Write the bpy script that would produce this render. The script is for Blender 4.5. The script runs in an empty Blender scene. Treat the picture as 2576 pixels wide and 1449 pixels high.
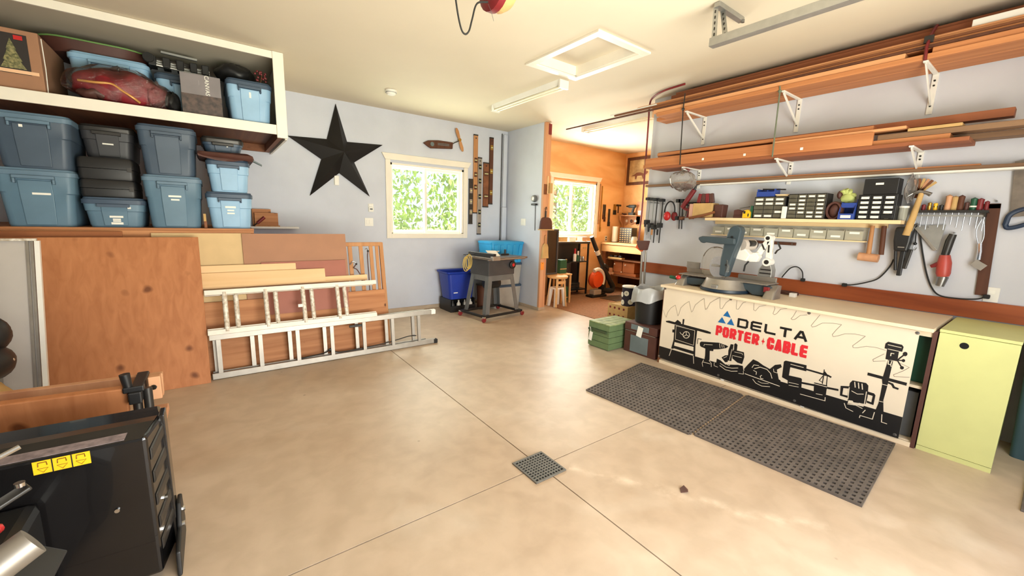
import bpy, bmesh, math, random
from mathutils import Vector, Matrix, Euler
random.seed(7)
SC = bpy.context.scene
COL = SC.collection
PI = math.pi

# ---------------------------------------------------------------- camera
FPX = 1016.37
cam_d = bpy.data.cameras.new('camera')
cam = bpy.data.objects.new('camera', cam_d); COL.objects.link(cam)
cam_d.sensor_width = 36.0; cam_d.lens = FPX / 2576 * 36.0
cam_d.clip_start = 0.02; cam_d.clip_end = 300
def cam_axes(yaw, pitch, roll):
    f = Vector((math.sin(yaw)*math.cos(pitch), math.cos(yaw)*math.cos(pitch), -math.sin(pitch)))
    r = Vector((math.cos(yaw), -math.sin(yaw), 0)); u = r.cross(f)
    return math.cos(roll)*r + math.sin(roll)*u, -math.sin(roll)*r + math.cos(roll)*u, f
_r, _u, _f = cam_axes(math.radians(36.498), math.radians(9.5855), math.radians(1.7098))
cam.matrix_world = Matrix(((_r.x, _u.x, -_f.x, 0), (_r.y, _u.y, -_f.y, 0), (_r.z, _u.z, -_f.z, 1.5), (0, 0, 0, 1)))
SC.camera = cam

# ---------------------------------------------------------------- world, sun, daylight, exposure
wd = bpy.data.worlds.new('world'); SC.world = wd; wd.use_nodes = True
wn = wd.node_tree; wn.nodes.clear()
wo = wn.nodes.new('ShaderNodeOutputWorld'); wb = wn.nodes.new('ShaderNodeBackground'); ws = wn.nodes.new('ShaderNodeTexSky')
ws.sky_type = 'HOSEK_WILKIE'; ws.sun_direction = (-0.55, 0.0, 0.83); ws.turbidity = 4.0; ws.ground_albedo = 0.4
wb.inputs['Strength'].default_value = 7.0
wn.links.new(ws.outputs[0], wb.inputs[0]); wn.links.new(wb.outputs[0], wo.inputs[0])

def lamp(name, kind, loc, direction, energy, color=(1, 1, 1), size=None, spread=180):
    d = bpy.data.lights.new(name, kind); d.energy = energy; d.color = color
    if kind == 'AREA':
        d.shape = 'RECTANGLE'; d.size, d.size_y = size; d.spread = math.radians(spread)
    if kind == 'SUN': d.angle = math.radians(0.6)
    o = bpy.data.objects.new(name, d); COL.objects.link(o); o.location = loc
    o.rotation_euler = Vector(direction).to_track_quat('-Z', 'Y').to_euler()
    return o
# high sun running along the front and back of the building: it lights the lawn and trees, not the floor inside
lamp('sun', 'SUN', (-8, 2, 12), (0.55, 0.0, -0.83), 26.0, (1.0, 0.95, 0.86))
# daylight through the wide open overhead door behind the camera and through the two windows
lamp('skylight_overhead_door', 'AREA', (1.43, -0.93, 1.30), (0.0, 1, 0.0), 105, (1.0, 0.98, 0.97), (2.8, 2.2))
lamp('ground_bounce_overhead_door', 'AREA', (1.43, -0.95, 0.75), (-0.02, 1, 0.62), 118, (1.0, 0.95, 0.80), (2.8, 1.3), 125)
lamp('daylight_garage_window', 'AREA', (2.81, 6.34, 1.75), (0, -1, 0.05), 55, (0.98, 1.0, 0.84), (1.2, 1.0))
lamp('daylight_side_room_window', 'AREA', (6.08, 6.34, 1.75), (0, -1, 0.15), 210, (1.0, 0.99, 0.88), (1.2, 1.0))
SC.view_settings.view_transform = 'Standard'
SC.view_settings.look = 'None'
SC.view_settings.exposure = 0.12
SC.view_settings.gamma = 1.0
SC.view_settings.use_curve_mapping = False
SC.cycles.max_bounces = 8; SC.cycles.diffuse_bounces = 5; SC.cycles.glossy_bounces = 3; SC.cycles.transparent_max_bounces = 10
SC.cycles.caustics_reflective = False; SC.cycles.caustics_refractive = False

# ---------------------------------------------------------------- materials
def lin(c):
    return tuple(((v/255/12.92) if v/255 <= 0.04045 else ((v/255+0.055)/1.055)**2.4) for v in c) + (1.0,)
MATS = {}
def new_mat(name):
    m = bpy.data.materials.new(name); m.use_nodes = True; MATS[name] = m
    nt = m.node_tree; b = nt.nodes['Principled BSDF']
    return m, nt, b
def mat(name, c, rough=0.6, metal=0.0, var=0.06, vscale=6.0, bump=0.0, bscale=60.0, c2=None, coat=0.0, spec=0.5):
    """plain paint, plastic or metal with slight procedural tone variation and relief"""
    if name in MATS: return MATS[name]
    m, nt, b = new_mat(name)
    b.inputs['Roughness'].default_value = rough; b.inputs['Metallic'].default_value = metal
    b.inputs['Coat Weight'].default_value = coat; b.inputs['Specular IOR Level'].default_value = spec
    tc = nt.nodes.new('ShaderNodeTexCoord')
    n = nt.nodes.new('ShaderNodeTexNoise'); n.inputs['Scale'].default_value = vscale; n.inputs['Detail'].default_value = 5
    nt.links.new(tc.outputs['Object'], n.inputs['Vector'])
    r = nt.nodes.new('ShaderNodeValToRGB')
    base = lin(c)
    if c2 is None:
        a = tuple(min(1, v*(1-var*1.6)) for v in base[:3]) + (1,); d = tuple(min(1, v*(1+var)) for v in base[:3]) + (1,)
    else: a, d = lin(c2), base
    r.color_ramp.elements[0].position = 0.33; r.color_ramp.elements[0].color = a
    r.color_ramp.elements[1].position = 0.67; r.color_ramp.elements[1].color = d
    nt.links.new(n.outputs['Fac'], r.inputs['Fac']); nt.links.new(r.outputs['Color'], b.inputs['Base Color'])
    if bump:
        n2 = nt.nodes.new('ShaderNodeTexNoise'); n2.inputs['Scale'].default_value = bscale; n2.inputs['Detail'].default_value = 3
        nt.links.new(tc.outputs['Object'], n2.inputs['Vector'])
        bp = nt.nodes.new('ShaderNodeBump'); bp.inputs['Strength'].default_value = bump; bp.inputs['Distance'].default_value = 0.005
        nt.links.new(n2.outputs['Fac'], bp.inputs['Height']); nt.links.new(bp.outputs['Normal'], b.inputs['Normal'])
    return m
def wood(name, c1, c2, axis='Y', scale=9.0, stretch=14.0, knots=0.0, kcol=(84, 44, 22), rough=0.6, kscale=3.0):
    """grain running along one axis, optional knots"""
    if name in MATS: return MATS[name]
    m, nt, b = new_mat(name); b.inputs['Roughness'].default_value = rough
    b.inputs['Specular IOR Level'].default_value = 0.3
    tc = nt.nodes.new('ShaderNodeTexCoord'); oi = nt.nodes.new('ShaderNodeObjectInfo')
    mp = nt.nodes.new('ShaderNodeMapping')
    s = [scale*stretch/6]*3; s['XYZ'.index(axis)] = scale/stretch
    mp.inputs['Scale'].default_value = s
    mul = nt.nodes.new('ShaderNodeMath'); mul.operation = 'MULTIPLY'; mul.inputs[1].default_value = 37.0
    nt.links.new(oi.outputs['Random'], mul.inputs[0])
    cmb = nt.nodes.new('ShaderNodeCombineXYZ')
    for i in range(3): nt.links.new(mul.outputs[0], cmb.inputs[i])
    nt.links.new(cmb.outputs[0], mp.inputs['Location']); nt.links.new(tc.outputs['Object'], mp.inputs['Vector'])
    n = nt.nodes.new('ShaderNodeTexNoise'); n.inputs['Scale'].default_value = 1.0; n.inputs['Detail'].default_value = 6; n.inputs['Distortion'].default_value = 0.7
    nt.links.new(mp.outputs[0], n.inputs['Vector'])
    r = nt.nodes.new('ShaderNodeValToRGB'); r.color_ramp.elements[0].position = 0.3; r.color_ramp.elements[1].position = 0.7
    r.color_ramp.elements[0].color = lin(c1); r.color_ramp.elements[1].color = lin(c2)
    nt.links.new(n.outputs['Fac'], r.inputs['Fac'])
    out = r.outputs['Color']
    if knots:
        v = nt.nodes.new('ShaderNodeTexVoronoi'); v.inputs['Scale'].default_value = kscale; v.inputs['Randomness'].default_value = 1.0
        nz = nt.nodes.new('ShaderNodeTexNoise'); nz.inputs['Scale'].default_value = 6.0
        nt.links.new(tc.outputs['Object'], nz.inputs['Vector'])
        add = nt.nodes.new('ShaderNodeMixRGB'); add.blend_type = 'ADD'; add.inputs['Fac'].default_value = 0.08
        nt.links.new(tc.outputs['Object'], add.inputs[1]); nt.links.new(nz.outputs['Color'], add.inputs[2])
        nt.links.new(add.outputs[0], v.inputs['Vector'])
        kr = nt.nodes.new('ShaderNodeValToRGB')
        kr.color_ramp.elements[0].position = knots*0.45; kr.color_ramp.elements[0].color = (1, 1, 1, 1)
        kr.color_ramp.elements[1].position = knots; kr.color_ramp.elements[1].color = (0, 0, 0, 1)
        nt.links.new(v.outputs['Distance'], kr.inputs['Fac'])
        mx = nt.nodes.new('ShaderNodeMixRGB'); mx.inputs[2].default_value = lin(kcol)
        nt.links.new(kr.outputs['Color'], mx.inputs['Fac']); nt.links.new(out, mx.inputs[1]); out = mx.outputs[0]
    nt.links.new(out, b.inputs['Base Color'])
    bp = nt.nodes.new('ShaderNodeBump'); bp.inputs['Strength'].default_value = 0.12; bp.inputs['Distance'].default_value = 0.003
    nt.links.new(n.outputs['Fac'], bp.inputs['Height']); nt.links.new(bp.outputs['Normal'], b.inputs['Normal'])
    return m
def emis(name, c, strength):
    m, nt, b = new_mat(name)
    b.inputs['Base Color'].default_value = lin(c); b.inputs['Emission Color'].default_value = lin(c); b.inputs['Emission Strength'].default_value = strength
    return m
def clear(name, c, alpha=0.25, rough=0.08):
    m, nt, b = new_mat(name)
    b.inputs['Base Color'].default_value = lin(c); b.inputs['Alpha'].default_value = alpha; b.inputs['Roughness'].default_value = rough
    return m
def film(name, c, fac=0.10, rough=0.12):
    """thin plastic film: mostly see-through with a glossy sheen that grows towards the edges"""
    m, nt, b = new_mat(name); nt.nodes.remove(b); out = nt.nodes['Material Output']
    tr = nt.nodes.new('ShaderNodeBsdfTransparent'); gl = nt.nodes.new('ShaderNodeBsdfGlossy'); lw = nt.nodes.new('ShaderNodeFresnel'); nz = nt.nodes.new('ShaderNodeTexNoise')
    gl.inputs['Color'].default_value = lin(c); gl.inputs['Roughness'].default_value = rough; lw.inputs['IOR'].default_value = 1.3
    nz.inputs['Scale'].default_value = 28.0; nz.inputs['Detail'].default_value = 3
    bp_ = nt.nodes.new('ShaderNodeBump'); bp_.inputs['Strength'].default_value = 0.8; bp_.inputs['Distance'].default_value = 0.02
    nt.links.new(nz.outputs['Fac'], bp_.inputs['Height']); nt.links.new(bp_.outputs['Normal'], gl.inputs['Normal'])
    ad = nt.nodes.new('ShaderNodeMath'); ad.operation = 'MULTIPLY_ADD'; ad.inputs[1].default_value = 0.8; ad.inputs[2].default_value = fac
    nt.links.new(lw.outputs[0], ad.inputs[0])
    mx = nt.nodes.new('ShaderNodeMixShader'); nt.links.new(ad.outputs[0], mx.inputs['Fac']); nt.links.new(tr.outputs[0], mx.inputs[1]); nt.links.new(gl.outputs[0], mx.inputs[2])
    nt.links.new(mx.outputs[0], out.inputs['Surface'])
    return m
def concrete():
    m, nt, b = new_mat('concrete_floor'); b.inputs['Roughness'].default_value = 0.42; b.inputs['Specular IOR Level'].default_value = 0.4
    tc = nt.nodes.new('ShaderNodeTexCoord')
    gm = nt.nodes.new('ShaderNodeNewGeometry')
    def noise(s, d, dist=0.0):
        n = nt.nodes.new('ShaderNodeTexNoise'); n.inputs['Scale'].default_value = s; n.inputs['Detail'].default_value = d; n.inputs['Distortion'].default_value = dist
        nt.links.new(gm.outputs['Position'], n.inputs['Vector']); return n
    def ramp(n, p0, c0, p1, c1):
        r = nt.nodes.new('ShaderNodeValToRGB'); e = r.color_ramp.elements
        e[0].position = p0; e[0].color = c0; e[1].position = p1; e[1].color = c1
        nt.links.new(n.outputs['Fac'], r.inputs['Fac']); return r
    big = ramp(noise(0.8, 9, 0.5), 0.36, lin((184, 161, 136)), 0.64, lin((206, 187, 164)))
    fine = ramp(noise(7, 10, 0.3), 0.38, (0.78, 0.77, 0.74, 1), 0.62, (1, 1, 1, 1))
    pale = ramp(noise(1.9, 10, 0.5), 0.58, (0, 0, 0, 1), 0.74, (0.35, 0.35, 0.35, 1))
    mx = nt.nodes.new('ShaderNodeMixRGB'); mx.blend_type = 'MULTIPLY'; mx.inputs['Fac'].default_value = 0.5
    nt.links.new(big.outputs[0], mx.inputs[1]); nt.links.new(fine.outputs[0], mx.inputs[2])
    m2 = nt.nodes.new('ShaderNodeMixRGB'); m2.inputs[2].default_value = lin((218, 206, 188))
    nt.links.new(pale.outputs[0], m2.inputs['Fac']); nt.links.new(mx.outputs[0], m2.inputs[1])
    # a pale mineral streak running away from the drain
    sx = nt.nodes.new('ShaderNodeSeparateXYZ'); wob = noise(3.0, 6)
    nt.links.new(gm.outputs['Position'], sx.inputs[0])
    def mth(op, a, b=None):
        q = nt.nodes.new('ShaderNodeMath'); q.operation = op
        for i, v in enumerate((a, b)):
            if v is None: continue
            if isinstance(v, (int, float)): q.inputs[i].default_value = v
            else: nt.links.new(v, q.inputs[i])
        return q.outputs[0]
    # line from (1.66, 1.60) towards (2.42, 0.44); distance across it, wobbled
    cr = mth('SUBTRACT', mth('MULTIPLY', mth('SUBTRACT', sx.outputs[0], 1.66), 0.840), mth('MULTIPLY', mth('SUBTRACT', sx.outputs[1], 1.60), -0.543))
    al = mth('ADD', mth('MULTIPLY', mth('SUBTRACT', sx.outputs[0], 1.66), 0.543), mth('MULTIPLY', mth('SUBTRACT', sx.outputs[1], 1.60), -0.840))
    ds = mth('ABSOLUTE', mth('ADD', cr, mth('MULTIPLY', mth('SUBTRACT', wob.outputs['Fac'], 0.5), 0.22)))
    inr = mth('MULTIPLY', mth('GREATER_THAN', al, 0.0), mth('LESS_THAN', al, 1.35))
    stk = mth('MULTIPLY', mth('MULTIPLY', mth('MAXIMUM', mth('SUBTRACT', 1.0, mth('MULTIPLY', ds, 15.0)), 0.0), inr), mth('MULTIPLY', mth('MAXIMUM', mth('SUBTRACT', noise(11.0, 6).outputs['Fac'], 0.42), 0.0), 2.0))
    ms_ = nt.nodes.new('ShaderNodeMixRGB'); ms_.inputs[2].default_value = lin((232, 214, 190))
    nt.links.new(stk, ms_.inputs['Fac']); nt.links.new(m2.outputs[0], ms_.inputs[1]); m2 = ms_
    # small dark specks
    v = nt.nodes.new('ShaderNodeTexVoronoi'); v.inputs['Scale'].default_value = 2.6
    nt.links.new(gm.outputs['Position'], v.inputs['Vector'])
    vr = nt.nodes.new('ShaderNodeValToRGB'); vr.color_ramp.elements[0].position = 0.018; vr.color_ramp.elements[0].color = (0.5, 0.5, 0.5, 1)
    vr.color_ramp.elements[1].position = 0.035; vr.color_ramp.elements[1].color = (0, 0, 0, 1)
    nt.links.new(v.outputs['Distance'], vr.inputs['Fac'])
    m3 = nt.nodes.new('ShaderNodeMixRGB'); m3.inputs[2].default_value = lin((110, 92, 74))
    nt.links.new(vr.outputs[0], m3.inputs['Fac']); nt.links.new(m2.outputs[0], m3.inputs[1])
    nt.links.new(m3.outputs[0], b.inputs['Base Color'])
    rr = nt.nodes.new('ShaderNodeMapRange'); rr.inputs['To Min'].default_value = 0.34; rr.inputs['To Max'].default_value = 0.58
    nt.links.new(big.outputs[0], rr.inputs['Value']); nt.links.new(rr.outputs[0], b.inputs['Roughness'])
    return m

M_conc = concrete()
M_curb = mat('curb_concrete', (178, 160, 138), 0.85, bump=0.3, bscale=40)
M_wall = mat('blue_grey_paint', (197, 202, 214), 0.7, var=0.035, vscale=2.2, bump=0.12, bscale=35)
M_wallr = mat('pale_wall_paint', (202, 204, 211), 0.7, var=0.03, vscale=2.0, bump=0.12, bscale=35)
M_ceil = mat('ceiling_paint', (213, 202, 180), 0.8, var=0.02, vscale=1.2)
M_trim = mat('white_trim_paint', (232, 226, 212), 0.45, var=0.02)
M_white = mat('white_plastic', (232, 230, 222), 0.4, var=0.02)
M_plywall = wood('orange_plywood_wall', (216, 160, 104), (244, 204, 150), 'X', 3.4, 4.5, 0.0)
M_ply = wood('stained_plywood', (166, 105, 64), (184, 122, 78), 'Z', 14.0, 9.0, 0.17, (112, 64, 34), kscale=4.2)
M_ply2 = wood('rough_plywood', (158, 100, 60), (192, 134, 88), 'X', 9.0, 12.0, 0.10, (90, 50, 26), kscale=4.0)
M_pine = wood('pale_pine', (214, 174, 124), (232, 198, 152), 'X', 4.0, 12.0, 0.06, (150, 92, 48), kscale=3.0)
M_pineY = wood('pale_shelf_pine', (222, 194, 146), (238, 214, 172), 'Y', 5.0, 12.0)
M_cedar = wood('cedar_board', (172, 108, 66), (200, 136, 88), 'Y', 8.0, 16.0, 0.04, (110, 56, 28))
M_cedar2 = wood('dark_cedar_board', (136, 80, 52), (160, 98, 66), 'Y', 6.0, 16.0)
M_cedar3 = wood('light_cedar_board', (204, 142, 96), (222, 164, 116), 'Y', 6.0, 16.0)
M_weather = wood('weathered_board', (112, 84, 62), (146, 114, 86), 'Y', 7.0, 16.0)
M_redwood = wood('red_varnished_board', (118, 54, 28), (178, 98, 56), 'Y', 3.0, 8.0, rough=0.4)
M_oak = wood('oak_slat', (170, 118, 74), (190, 140, 94), 'Z', 6.0, 14.0)
M_stud = wood('old_stud', (186, 132, 96), (208, 158, 120), 'Z', 5.0, 12.0, 0.08, (120, 64, 36))
M_bench = wood('bench_wood', (206, 160, 106), (226, 186, 130), 'Y', 5.0, 12.0)
M_darkwood = wood('dark_wood', (74, 44, 30), (98, 60, 42), 'Z', 6.0, 12.0)
M_brownw = wood('brown_wood', (104, 62, 38), (134, 84, 54), 'Y', 6.0, 12.0)
M_hardb = mat('brown_hardboard', (162, 116, 86), 0.65, var=0.03)
M_beige = mat('beige_panel', (206, 176, 128), 0.7, var=0.04)
M_redpan = mat('red_brown_panel', (156, 92, 72), 0.6, var=0.04)
M_black = mat('black_plastic', (26, 26, 27), 0.45, var=0.1)
M_blackg = mat('gloss_black_paint', (17, 16, 17), 0.22, var=0.1, coat=0.4)
M_starm = mat('black_star_metal', (22, 19, 17), 0.5, var=0.15, vscale=3, spec=0.35)
M_rubber = mat('black_rubber', (30, 29, 28), 0.8, var=0.15)
M_mat = mat('grey_rubber_mat', (97, 88, 81), 0.85, var=0.18, vscale=9)
M_alu = mat('aluminium', (160, 154, 145), 0.42, 0.7, var=0.05, vscale=14)
M_aluw = mat('paint_spattered_aluminium', (232, 228, 216), 0.55, 0.15, vscale=38, c2=(176, 160, 138))
M_sheet = mat('dull_sheet_metal', (196, 190, 184), 0.45, 0.35, var=0.04, vscale=4)
M_galv = mat('galvanised_steel', (170, 170, 166), 0.4, 0.75, var=0.05, vscale=18)
M_oldrail = mat('old_ladder_rail', (222, 214, 200), 0.5, 0.15, var=0.06, vscale=9)
M_decal = mat('worn_grey_decal', (140, 126, 126), 0.5, vscale=40, c2=(104, 92, 94))
M_steel = mat('steel', (150, 150, 150), 0.3, 0.9, var=0.08)
M_chrome = mat('chrome', (222, 222, 222), 0.12, 1.0, var=0.03)
M_dsteel = mat('dark_steel', (62, 60, 58), 0.4, 0.6, var=0.15)
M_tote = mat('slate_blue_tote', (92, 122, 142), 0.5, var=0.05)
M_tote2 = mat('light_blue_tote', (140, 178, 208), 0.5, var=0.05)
M_tote_shade = mat('shaded_grey_blue_tote', (66, 82, 99), 0.5, var=0.05)  # tote blue darkened: shade under the upper shelf put into the colour
M_lid = mat('navy_tote_lid', (58, 76, 96), 0.5, var=0.05)
M_lid2 = mat('slate_tote_lid', (96, 122, 142), 0.5, var=0.05)
M_cyan = mat('bright_blue_tote', (38, 150, 206), 0.45, var=0.05)
M_recyc = mat('recycling_blue', (26, 56, 160), 0.4, var=0.05)
M_paper = mat('white_paper', (238, 236, 226), 0.8, var=0.02)
M_card = mat('cardboard', (160, 118, 90), 0.85, var=0.05)
M_cardd = mat('dark_cardboard', (88, 78, 74), 0.8, var=0.06)
M_greyp = mat('grey_paint', (70, 70, 72), 0.5, 0.2, var=0.08)
M_greyl = mat('grey_stand_paint', (104, 106, 106), 0.5, 0.2, var=0.08)
M_castiron = mat('cast_iron', (128, 118, 108), 0.4, 0.6, var=0.12, vscale=14)
M_red = mat('red_plastic', (188, 34, 36), 0.4, var=0.06)
M_dred = mat('dark_red', (120, 30, 34), 0.5, var=0.1)
M_orange = mat('orange_plastic', (222, 84, 34), 0.4, var=0.06)
M_yellow = mat('yellow_plastic', (240, 186, 30), 0.4, var=0.04)
M_blue = mat('blue_plastic', (44, 70, 150), 0.45, var=0.06)
M_teal = mat('slate_grey_plastic', (58, 71, 78), 0.42, var=0.06)
M_green = mat('green_paint', (100, 122, 82), 0.6, var=0.08, vscale=9)
M_greend = mat('dark_green_paint', (28, 84, 58), 0.5, var=0.06)
M_lime = mat('lime_laminate', (204, 206, 138), 0.5, var=0.02)
M_bone = mat('bone_laminate', (226, 208, 178), 0.5, var=0.03)
M_banner = mat('banner_vinyl', (224, 210, 187), 0.5, var=0.03, vscale=3)
M_ink = mat('banner_black_ink', (16, 14, 14), 0.5, var=0.1)
M_inkw = mat('banner_white_ink', (224, 210, 187), 0.5, var=0.02)
M_inkb = mat('banner_blue_ink', (20, 98, 158), 0.5, var=0.03)
M_inkr = mat('banner_red_ink', (214, 38, 48), 0.5, var=0.03)
M_inkg = mat('banner_grey_ink', (140, 130, 116), 0.6, var=0.02)
M_brownp = mat('brown_leather', (82, 48, 40), 0.55, var=0.1)
M_slate = mat('slate_fabric', (104, 116, 118), 0.8, var=0.06)
M_brass = mat('brass', (176, 136, 62), 0.35, 0.8, var=0.1)
M_tan = mat('tan_straw', (196, 160, 104), 0.9, var=0.1, bump=0.4)
M_bag = mat('grey_bin_liner', (176, 178, 178), 0.35, var=0.05)
M_carpet = mat('brown_carpet', (150, 108, 78), 0.95, var=0.12, vscale=25, bump=0.4, bscale=120)
M_carpet2 = mat('dark_doormat', (86, 70, 58), 0.95, var=0.12, bump=0.4, bscale=120)
M_clothr = mat('red_velvet', (140, 30, 40), 0.55, vscale=9, c2=(92, 18, 28))
M_drawer = mat('smoky_drawer', (96, 92, 78), 0.3, var=0.1)
M_glass = clear('window_glass', (235, 245, 235), 0.06, 0.02)
M_bagclear = film('clear_plastic_bag', (236, 234, 232), 0.06, 0.12)
M_bagfilm = film('grocery_bag_film', (226, 220, 214), 0.2, 0.3)
M_clearp = clear('clear_plastic_tray', (206, 204, 186), 0.42, 0.15)
M_guard = film('clear_saw_guard', (222, 216, 204), 0.14, 0.15)
M_leaf = mat('leaf_green', (176, 196, 112), 0.7, var=0.25, vscale=3)
M_grass = mat('lawn_grass', (128, 150, 66), 0.95, var=0.15, vscale=2)
M_drive = mat('driveway', (150, 142, 132), 0.9, var=0.08)

# ---------------------------------------------------------------- mesh helpers
class MB:
    def __init__(s): s.v = []; s.f = []
    def add(s, vs, fs):
        k = len(s.v); s.v += [tuple(v) for v in vs]; s.f += [tuple(i+k for i in f) for f in fs]; return s
    def box(s, x0, x1, y0, y1, z0, z1):
        return s.add([(x0,y0,z0),(x1,y0,z0),(x1,y1,z0),(x0,y1,z0),(x0,y0,z1),(x1,y0,z1),(x1,y1,z1),(x0,y1,z1)],
                     [(3,2,1,0),(4,5,6,7),(0,1,5,4),(1,2,6,5),(2,3,7,6),(3,0,4,7)])
    def obox(s, c, size, rx=0, ry=0, rz=0):
        R = Euler((rx, ry, rz)).to_matrix(); h = [d/2 for d in size]; c = Vector(c)
        vs = [c + R @ Vector((i*h[0], j*h[1], k*h[2])) for k in (-1,1) for i,j in ((-1,-1),(1,-1),(1,1),(-1,1))]
        return s.add(vs, [(3,2,1,0),(4,5,6,7),(0,1,5,4),(1,2,6,5),(2,3,7,6),(3,0,4,7)])
    def beam(s, a, b, w, h, up=(0,0,1)):
        """rectangular bar from a to b, w across, h along up"""
        a, b = Vector(a), Vector(b); d = (b-a).normalized(); u = Vector(up); sd = d.cross(u)
        if sd.length < 1e-4: sd = d.cross(Vector((1,0,0)))
        sd.normalize(); u = sd.cross(d).normalized()
        vs = [p + sd*i*w/2 + u*j*h/2 for p in (a,b) for i,j in ((-1,-1),(1,-1),(1,1),(-1,1))]
        return s.add(vs, [(3,2,1,0),(4,5,6,7),(0,1,5,4),(1,2,6,5),(2,3,7,6),(3,0,4,7)])
    def cyl(s, a, b, r, n=12, r2=None):
        a, b = Vector(a), Vector(b); d = (b-a).normalized(); r2 = r if r2 is None else r2
        u = d.orthogonal().normalized(); w = d.cross(u)
        vs = [a + (u*math.cos(t)+w*math.sin(t))*r for t in [2*PI*i/n for i in range(n)]] + [b + (u*math.cos(t)+w*math.sin(t))*r2 for t in [2*PI*i/n for i in range(n)]]
        return s.add(vs, [(i,(i+1)%n,n+(i+1)%n,n+i) for i in range(n)] + [tuple(range(n-1,-1,-1)), tuple(range(n,2*n))])
    def tube(s, pts, r, n=7, closed=False):
        pts = [Vector(p) for p in pts]; m = len(pts); rings = []; u = None
        for i, p in enumerate(pts):
            if closed: d = pts[(i+1)%m]-pts[i-1]
            else: d = pts[min(i+1,m-1)]-pts[max(i-1,0)]
            d.normalize()
            if u is None: u = d.orthogonal().normalized()
            u = (u - d*u.dot(d)).normalized(); w = d.cross(u)
            rr = r[i] if isinstance(r, (list, tuple)) else r
            rings.append([p + (u*math.cos(2*PI*j/n)+w*math.sin(2*PI*j/n))*rr for j in range(n)])
        vs = [v for g in rings for v in g]; fs = []
        for i in range(m if closed else m-1):
            k = (i+1) % m
            fs += [(i*n+j, i*n+(j+1)%n, k*n+(j+1)%n, k*n+j) for j in range(n)]
        if not closed: fs += [tuple(range(n-1,-1,-1)), tuple((m-1)*n+j for j in range(n))]
        return s.add(vs, fs)
    def prism(s, poly, ax, a, b):
        def P(p, t):
            return (t,p[0],p[1]) if ax == 'x' else (p[0],t,p[1]) if ax == 'y' else (p[0],p[1],t)
        n = len(poly)
        return s.add([P(p,a) for p in poly]+[P(p,b) for p in poly], [(i,(i+1)%n,n+(i+1)%n,n+i) for i in range(n)]+[tuple(range(n-1,-1,-1)),tuple(range(n,2*n))])
    def loft(s, rings, caps=(True, True)):
        n = len(rings[0]); vs = [v for g in rings for v in g]; fs = []
        for i in range(len(rings)-1): fs += [(i*n+j, i*n+(j+1)%n, (i+1)*n+(j+1)%n, (i+1)*n+j) for j in range(n)]
        if caps[0]: fs.append(tuple(range(n-1,-1,-1)))
        if caps[1]: fs.append(tuple((len(rings)-1)*n+j for j in range(n)))
        return s.add(vs, fs)
    def lathe(s, prof, c=(0,0,0), n=20, ax='z'):
        rings = []
        for r, h in prof:
            g = []
            for j in range(n):
                t = 2*PI*j/n; p = (max(r,1e-4)*math.cos(t), max(r,1e-4)*math.sin(t), h)
                if ax == 'x': p = (p[2], p[0], p[1])
                if ax == 'y': p = (p[0], p[2], p[1])
                g.append((p[0]+c[0], p[1]+c[1], p[2]+c[2]))
            rings.append(g)
        return s.loft(rings)
    def ball(s, c, r, n=14, m=8):
        r = r if isinstance(r, (tuple, list)) else (r,r,r); rings = []
        for i in range(m+1):
            a = -PI/2 + PI*i/m; cr = max(math.cos(a), 0.01)
            rings.append([(c[0]+r[0]*cr*math.cos(2*PI*j/n), c[1]+r[1]*cr*math.sin(2*PI*j/n), c[2]+r[2]*math.sin(a)) for j in range(n)])
        return s.loft(rings)
    def xf(s, M):
        s.v = [tuple(M @ Vector(v)) for v in s.v]; return s
def rrect(w, d, r, z, cx=0, cy=0, n=4):
    r = min(r, w/2-1e-4, d/2-1e-4); g = []
    for (sx, sy, a0) in ((1,1,0),(-1,1,PI/2),(-1,-1,PI),(1,-1,1.5*PI)):
        for i in range(n+1):
            a = a0 + PI/2*i/n
            g.append((cx+sx*(w/2-r)+r*math.cos(a), cy+sy*(d/2-r)+r*math.sin(a), z))
    return g
def mesh_of(name, mb, m, smooth=False):
    me = bpy.data.meshes.new(name); me.from_pydata(mb.v, [], mb.f)
    bm = bmesh.new(); bm.from_mesh(me); bmesh.ops.recalc_face_normals(bm, faces=bm.faces); bm.to_mesh(me); bm.free()
    me.materials.append(m)
    if smooth:
        me.shade_smooth() if hasattr(me, 'shade_smooth') else None
        try: me.set_sharp_from_angle(angle=math.radians(40))
        except Exception: pass
    return me
def tag(o, label=None, cat=None, group=None, kind=None):
    if label: o['label'] = label
    if cat: o['category'] = cat
    if group: o['group'] = group
    if kind: o['kind'] = kind
    return o
def bev(o, w, seg=2):
    if w:
        md = o.modifiers.new('bevel', 'BEVEL'); md.width = w; md.segments = seg; md.limit_method = 'ANGLE'; md.angle_limit = math.radians(35)
    return o
def thing(name, label, cat, loc, rotz=0.0, group=None):
    o = bpy.data.objects.new(name, None); COL.objects.link(o)
    o.location = loc; o.rotation_euler = (0, 0, rotz); o.empty_display_size = 0.05
    return tag(o, label, cat, group)
def root_loc(p):
    l = Vector(p.location)
    while p.parent: p = p.parent; l += Vector(p.location)
    return l
def part(parent, name, mb, m, smooth=False, bevel=0, local=False, label=None, kind=None):
    """a child mesh; mb holds world coordinates unless local"""
    if not local:
        L = root_loc(parent); mb.v = [(v[0]-L[0], v[1]-L[1], v[2]-L[2]) for v in mb.v]
    o = bpy.data.objects.new(name, mesh_of(name, mb, m, smooth)); COL.objects.link(o); o.parent = parent
    tag(o, label, None, None, kind); return bev(o, bevel)
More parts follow.
